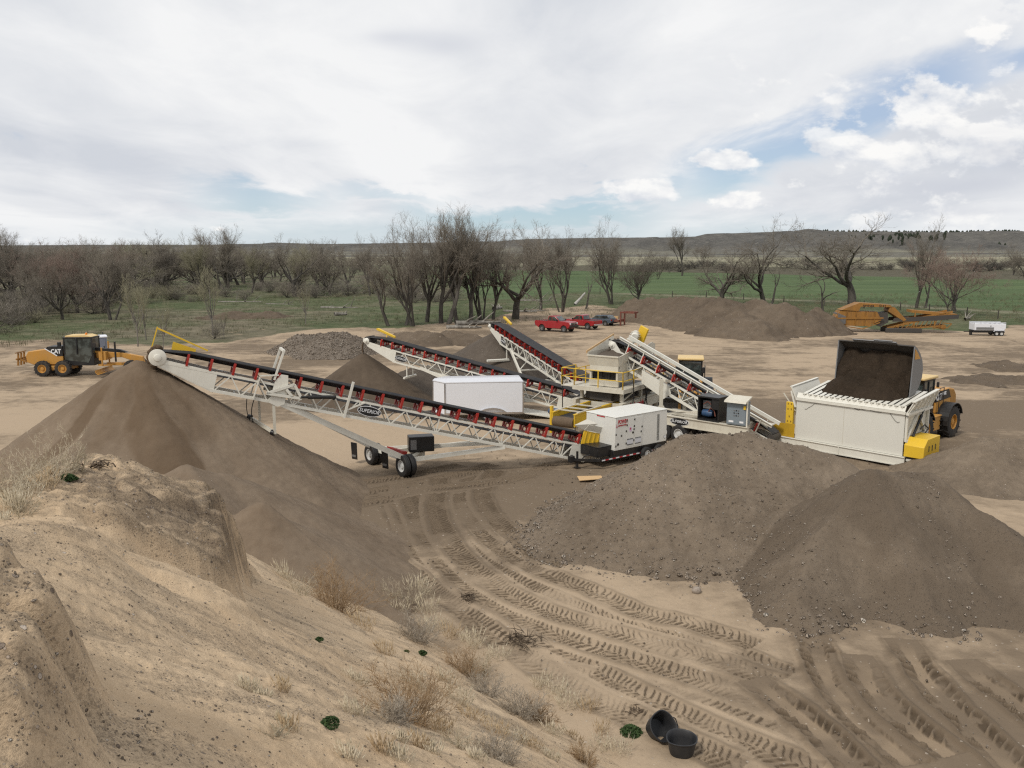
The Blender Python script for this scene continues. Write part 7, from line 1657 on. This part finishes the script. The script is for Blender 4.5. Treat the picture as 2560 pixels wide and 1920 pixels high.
    mb = MB(); mb.bx(-1.0, Lg, -0.04, 0.049, 0.36, 0.50); mb.bx(-1.0, Lg, W_ - 0.049, W_ + 0.04, 0.36, 0.50); mb.beam((-1.0, 0.0, 0.43), (-2.0, W_ / 2, 0.43), 0.12); mb.beam((-1.0, W_, 0.43), (-2.0, W_ / 2, 0.43), 0.12); mb.bx(-2.15, -1.9, W_ / 2 - 0.12, W_ / 2 + 0.12, 0.30, 0.62); mb.build("trailer_frame", BLACK, t)
    mb = MB()
    for i in range(8): mb.bx(-0.95 + i * 0.5, -0.95 + i * 0.5 + 0.24, -0.048, -0.041, 0.40, 0.46)
    mb.build("reflective_tape", LETW, t)
    mb = MB()
    for i in range(8): mb.bx(-0.70 + i * 0.5, -0.70 + i * 0.5 + 0.24, -0.048, -0.041, 0.40, 0.46)
    mb.build("reflective_tape", LETR, t)
    mb = MB(); mb.bx(-0.98, -0.03, 0.25, W_ - 0.25, 0.52, 1.02); mb.build("battery_box", BLACK, t, bevel=0.02)
    mb = MB(); mb.bx(-1.0, -0.01, 0.23, W_ - 0.23, 1.022, 1.06); mb.build("box_lid", BLACK, t, bevel=0.01)
    mb = MB(); mb.tube((-1.75, W_ / 2 - 0.15, 0.02), (-1.75, W_ / 2 - 0.15, 0.85), 0.06); mb.bx(-1.87, -1.63, W_ / 2 - 0.27, W_ / 2 - 0.03, 0.0, 0.03); mb.build("jack_stand", BLACK, t)
    mb = MB(); mb.pipe([(-1.9, W_ / 2, 0.55), (-1.6, W_ / 2 - 0.2, 0.30), (-1.2, W_ / 2 - 0.1, 0.50), (-0.9, W_ / 2 - 0.3, 0.60)], 0.03); mb.build("cable", BLACK, t)
    for x in (Lg * 0.55, Lg * 0.8):
        for y in (-0.0, W_ + 0.0): wheel(t, (x, y + (-0.18 if y == 0 else 0.18), 0.36), (0, -1 if y == 0 else 1, 0), 0.36, 0.22, 0.2, TYREC, RIM, n=20)
genset()
o = MB(); o.plate([(-0.62, -0.42, 0.035), (0.62, -0.30, 0.05), (0.62, 0.30, 0.04), (-0.55, 0.42, 0.03)], 0.02); pl = o.build("plywood_sheet", WOOD); pl.location = G(1475, 1198); pl.location.z = 0.03; pl.rotation_euler = (0, 0, 0.15); props(pl, "loose plywood sheet on the ground in front of the generator trailer", "plywood")
# ------------------------------------------------------------------ portable toilet
M = frame(G(253, 893), (0.6, -0.8, 0)); t = thing("portable_toilet", "grey portable toilet with a white roof behind the motor grader's cab", "toilet", mat=M)
mb = MB(); mb.bx(-0.56, 0.56, -0.56, 0.56, 0.12, 2.08); mb.build("cabin", PLAST, t, bevel=0.04)
mb = MB(); mb.bx(0.562, 0.60, -0.36, 0.36, 0.2, 1.98); d_ = mb.build("door", PLAST, t, bevel=0.01); mb = MB(); mb.bx(0.602, 0.63, 0.20, 0.28, 1.0, 1.2); mb.build("handle", BLACK, d_)
mb = MB(); mb.prism([(-0.62, 2.082), (0.62, 2.082), (0.60, 2.2), (0.3, 2.32), (-0.3, 2.32), (-0.60, 2.2)], -0.62, 0.62); mb.build("roof", PURE, t, bevel=0.03)
mb = MB(); mb.bx(-0.6, 0.6, -0.6, 0.6, 0.0, 0.118); mb.build("skid", BLACK, t)
mb = MB(); mb.tube((-0.4, 0.4, 2.2), (-0.4, 0.4, 2.55), 0.05); mb.build("vent_pipe", BLACK, t)
# ------------------------------------------------------------------ yellow screening machine, far right
def yellow_screener():
    p = G(2215, 832); M = frame(p + Vector((0, 1.0, 0)), (1, -0.12, 0)); t = thing("mobile_screener", "old yellow tracked screening machine with folded conveyors, at the right behind the loader", "screening machine", mat=M)
    # left: hopper with slatted apron
    mb = MB(); mb.prism([(-6.6, 1.9), (-6.0, 2.9), (-1.2, 2.8), (-0.6, 1.7), (-2.2, 0.9), (-5.2, 0.9)], -1.1, 1.1); mb.build("hopper", OLDY, t)
    mb = MB(); mb.prism([(-5.9, 3.0), (-3.6, 4.0), (0.4, 3.75), (0.6, 3.45), (-3.4, 3.5), (-3.6, 2.9)], -1.2, 1.2); mb.build("screen_deck", OLDY, t)
    mb = MB(); mb.prism([(0.4, 3.6), (1.0, 3.4), (2.6, 1.75), (2.2, 1.6), (0.2, 2.9)], -1.15, 1.15); mb.build("chute", OLDY, t)
    text("SPYDER", 0.42, LETK, t, (-2.4, -1.205, 3.55), (1, 0, 0.0), (0, 0, 1), bold=0.01, width=1.5); text("516T", 0.42, LETK, t, (-0.6, -1.205, 3.60), (1, 0, 0), (0, 0, 1), bold=0.01, width=0.9)
    mb = MB()
    for i in range(9): mb.bx(-6.3 + i * 0.12, -6.22 + i * 0.12, -1.2, 1.2, 1.0 + i * 0.02, 2.6 - i * 0.05)
    mb.build("feed_apron", STEEL, t)
    mb = MB()
    for x in (-6.4, -5.2, -4.0, -2.8, -1.6): mb.beam((x, -1.15, 1.0), (x + 0.1, -1.15, 2.9), 0.12, 0.06)
    mb.beam((-6.6, -1.18, 1.9), (-0.4, -1.18, 2.0), 0.1, 0.2); mb.beam((-6.4, -1.18, 1.0), (-3.0, -1.18, 0.5), 0.12); mb.beam((-3.0, -1.18, 0.5), (-0.8, -1.18, 1.4), 0.12); mb.build("rib_frame", OLDY, t)
    mb = MB(); mb.prism([(-1.6, 1.2), (-1.0, 2.6), (0.2, 2.8), (0.4, 1.4), (-0.6, 0.8)], -0.8, 0.8); mb.build("engine_bay", DSTEEL, t)
    # right: folded conveyors, lattice
    mb = MB()
    for (a, b, w_) in (((0.2, 0.6), (7.6, 2.6), 0.30), ((0.6, 0.4), (7.0, 1.0), 0.2), ((2.0, 1.6), (8.4, 2.9), 0.25)): mb.beam((a[0], -1.0, a[1]), (b[0], -1.0, b[1]), 0.12, w_); mb.beam((a[0], 1.0, a[1]), (b[0], 1.0, b[1]), 0.12, w_)
    for i in range(11): x = 0.8 + i * 0.6; mb.beam((x, -1.02, 0.45 + 0.05 * i), (x + 0.5, -1.02, 0.9 + 0.16 * i), 0.08)
    mb.beam((3.6, -1.0, 0.5), (3.7, -1.0, 3.0), 0.14); mb.beam((6.2, -1.0, 0.7), (6.3, -1.0, 2.8), 0.14); mb.build("conveyor_lattice", OLDY, t)
    mb = MB(); mb.prism([(3.2, 2.75), (3.2, 3.1), (9.0, 2.6), (9.0, 2.2)], -1.05, 1.05); mb.build("side_conveyor", OLDY, t)
    mb = MB(); mb.prism([(0.8, 1.5), (1.0, 2.0), (9.2, 2.55), (9.2, 2.0), (6.0, 1.7)], -1.12, -1.04); mb.prism([(0.8, 1.5), (1.0, 2.0), (9.2, 2.55), (9.2, 2.0), (6.0, 1.7)], 1.04, 1.12); mb.build("belt_cover", DSTEEL, t)
    mb = MB(); mb.bx(0.0, 4.6, -1.3, -0.8, 0.02, 0.65); mb.bx(0.0, 4.6, 0.8, 1.3, 0.02, 0.65); mb.build("crawler_track", DSTEEL, t, bevel=0.08)
    mb = MB(); mb.lathe([(0, -1.0), (0.35, -1.0), (0.35, 1.0), (0, 1.0)], (7.4, 0, 0.85), (0, 1, 0), 14); mb.beam((6.0, -1.0, 0.7), (7.9, -1.0, 0.75), 0.1); mb.beam((7.9, -1.0, 0.75), (8.4, -1.0, 1.3), 0.1); mb.beam((8.4, -1, 1.3), (7.2, -1, 1.4), 0.1); mb.build("tail_drum", OLDY, t)
yellow_screener()
# ------------------------------------------------------------------ white fuel trailer
def fuel():
    M = frame(G(2476, 840) + Vector((0, 0.9, 0)), (1, -0.08, 0)); t = thing("fuel_trailer", "small white tandem-axle fuel trailer on the grass at the right", "trailer", mat=M)
    mb = MB(); mb.prism([(-1.95, 0.72), (-1.95, 1.62), (1.95, 1.55), (1.95, 0.95), (1.75, 0.72)], -0.85, 0.85); mb.build("tank_body", PURE, t, bevel=0.05)
    mb = MB(); mb.bx(-2.0, 1.95, -0.8, -0.7, 1.63, 1.74); mb.bx(-2.0, 1.95, 0.7, 0.8, 1.63, 1.74); [mb.bx(-1.9 + i * 0.62, -1.6 + i * 0.62, -0.6, 0.6, 1.63, 1.70) for i in range(6)]; mb.build("top_rail", PURE2, t)
    mb = MB(); mb.bx(-1.75, 0.45, -0.862, -0.852, 0.80, 1.12); mb.build("side_panel", STEEL, t)
    mb = MB(); mb.bx(-2.0, 1.95, -0.6, 0.6, 0.40, 0.71); mb.beam((-2.0, 0, 0.5), (-2.9, 0, 0.5), 0.12); mb.bx(-2.1, -1.95, -0.3, 0.3, 0.0, 0.71); mb.build("trailer_frame", BLACK, t)
    for x in (0.85, 1.45):
        for y in (-0.8, 0.8): wheel(t, (x, y, 0.30), (0, -1 if y < 0 else 1, 0), 0.30, 0.2, 0.17, TYREC, RIM, n=18)
    mb = MB(); mb.prism([(0.45, 0.55), (0.55, 0.72), (1.75, 0.72), (1.85, 0.55), (1.7, 0.66), (0.6, 0.66)], -0.92, -0.72); mb.build("fender", PURE, t)
    mb = MB(); mb.bx(0.0, 0.1, -0.87, -0.853, 1.2, 1.35); mb.build("filler_cap", BLACK, t)
fuel()
# ------------------------------------------------------------------ black rubber tubs
def tub(M, label, k):
    t = thing("rubber_tub", label, "tub", mat=M); n = 36; mb = MB(); V, F = [], []
    prof = [(0.235, 0.0), (0.27, 0.12), (0.30, 0.30), (0.325, 0.44), (0.345, 0.455), (0.345, 0.475), (0.325, 0.48), (0.305, 0.455), (0.28, 0.30), (0.25, 0.12), (0.22, 0.03)]
    for r, z in prof:
        for i in range(n):
            a = 6.28318 * i / n; sq = 1 + 0.05 * math.cos(2 * a + k) + 0.015 * math.sin(5 * a + z * 9); V.append((r * math.cos(a) * sq, r * math.sin(a) / sq, z + 0.012 * math.cos(2 * a + k) * (z > 0.3)))
    for j in range(len(prof) - 1):
        for i in range(n): F.append((j * n + i, j * n + (i + 1) % n, (j + 1) * n + (i + 1) % n, (j + 1) * n + i))
    F += [tuple(reversed(range(n))), tuple(range((len(prof) - 1) * n, len(prof) * n))]
    V = [(x, y, z * 0.86) for x, y, z in V]; mb.add(V, F); mb.build("tub", m_paint("dusty black rubber", (0.022, 0.023, 0.026), 0.5, 0.35, (0.10, 0.09, 0.08)), t)
    mb = MB(); mb.pipe([(0.345, -0.12, 0.37), (0.40, -0.08, 0.34), (0.41, 0.0, 0.325), (0.40, 0.08, 0.34), (0.345, 0.12, 0.37)], 0.014); mb.build("rope_handle", BLACK, t)
p = G(1706, 1893); tub(Matrix.Translation((p.x, p.y + 0.12, -0.01)) @ Matrix.Rotation(2.2, 4, 'Z'), "upright black rubber tub, the right one of the two at the bluff's foot", 0.4)
p = G(1645, 1858); tub(Matrix.Translation((p.x - 0.02, p.y + 0.30, 0.16)) @ Matrix.Rotation(0.45, 4, 'Z') @ Matrix.Rotation(math.radians(52), 4, 'X'), "black rubber tub tipped towards the camera, the left one of the two", 1.7)
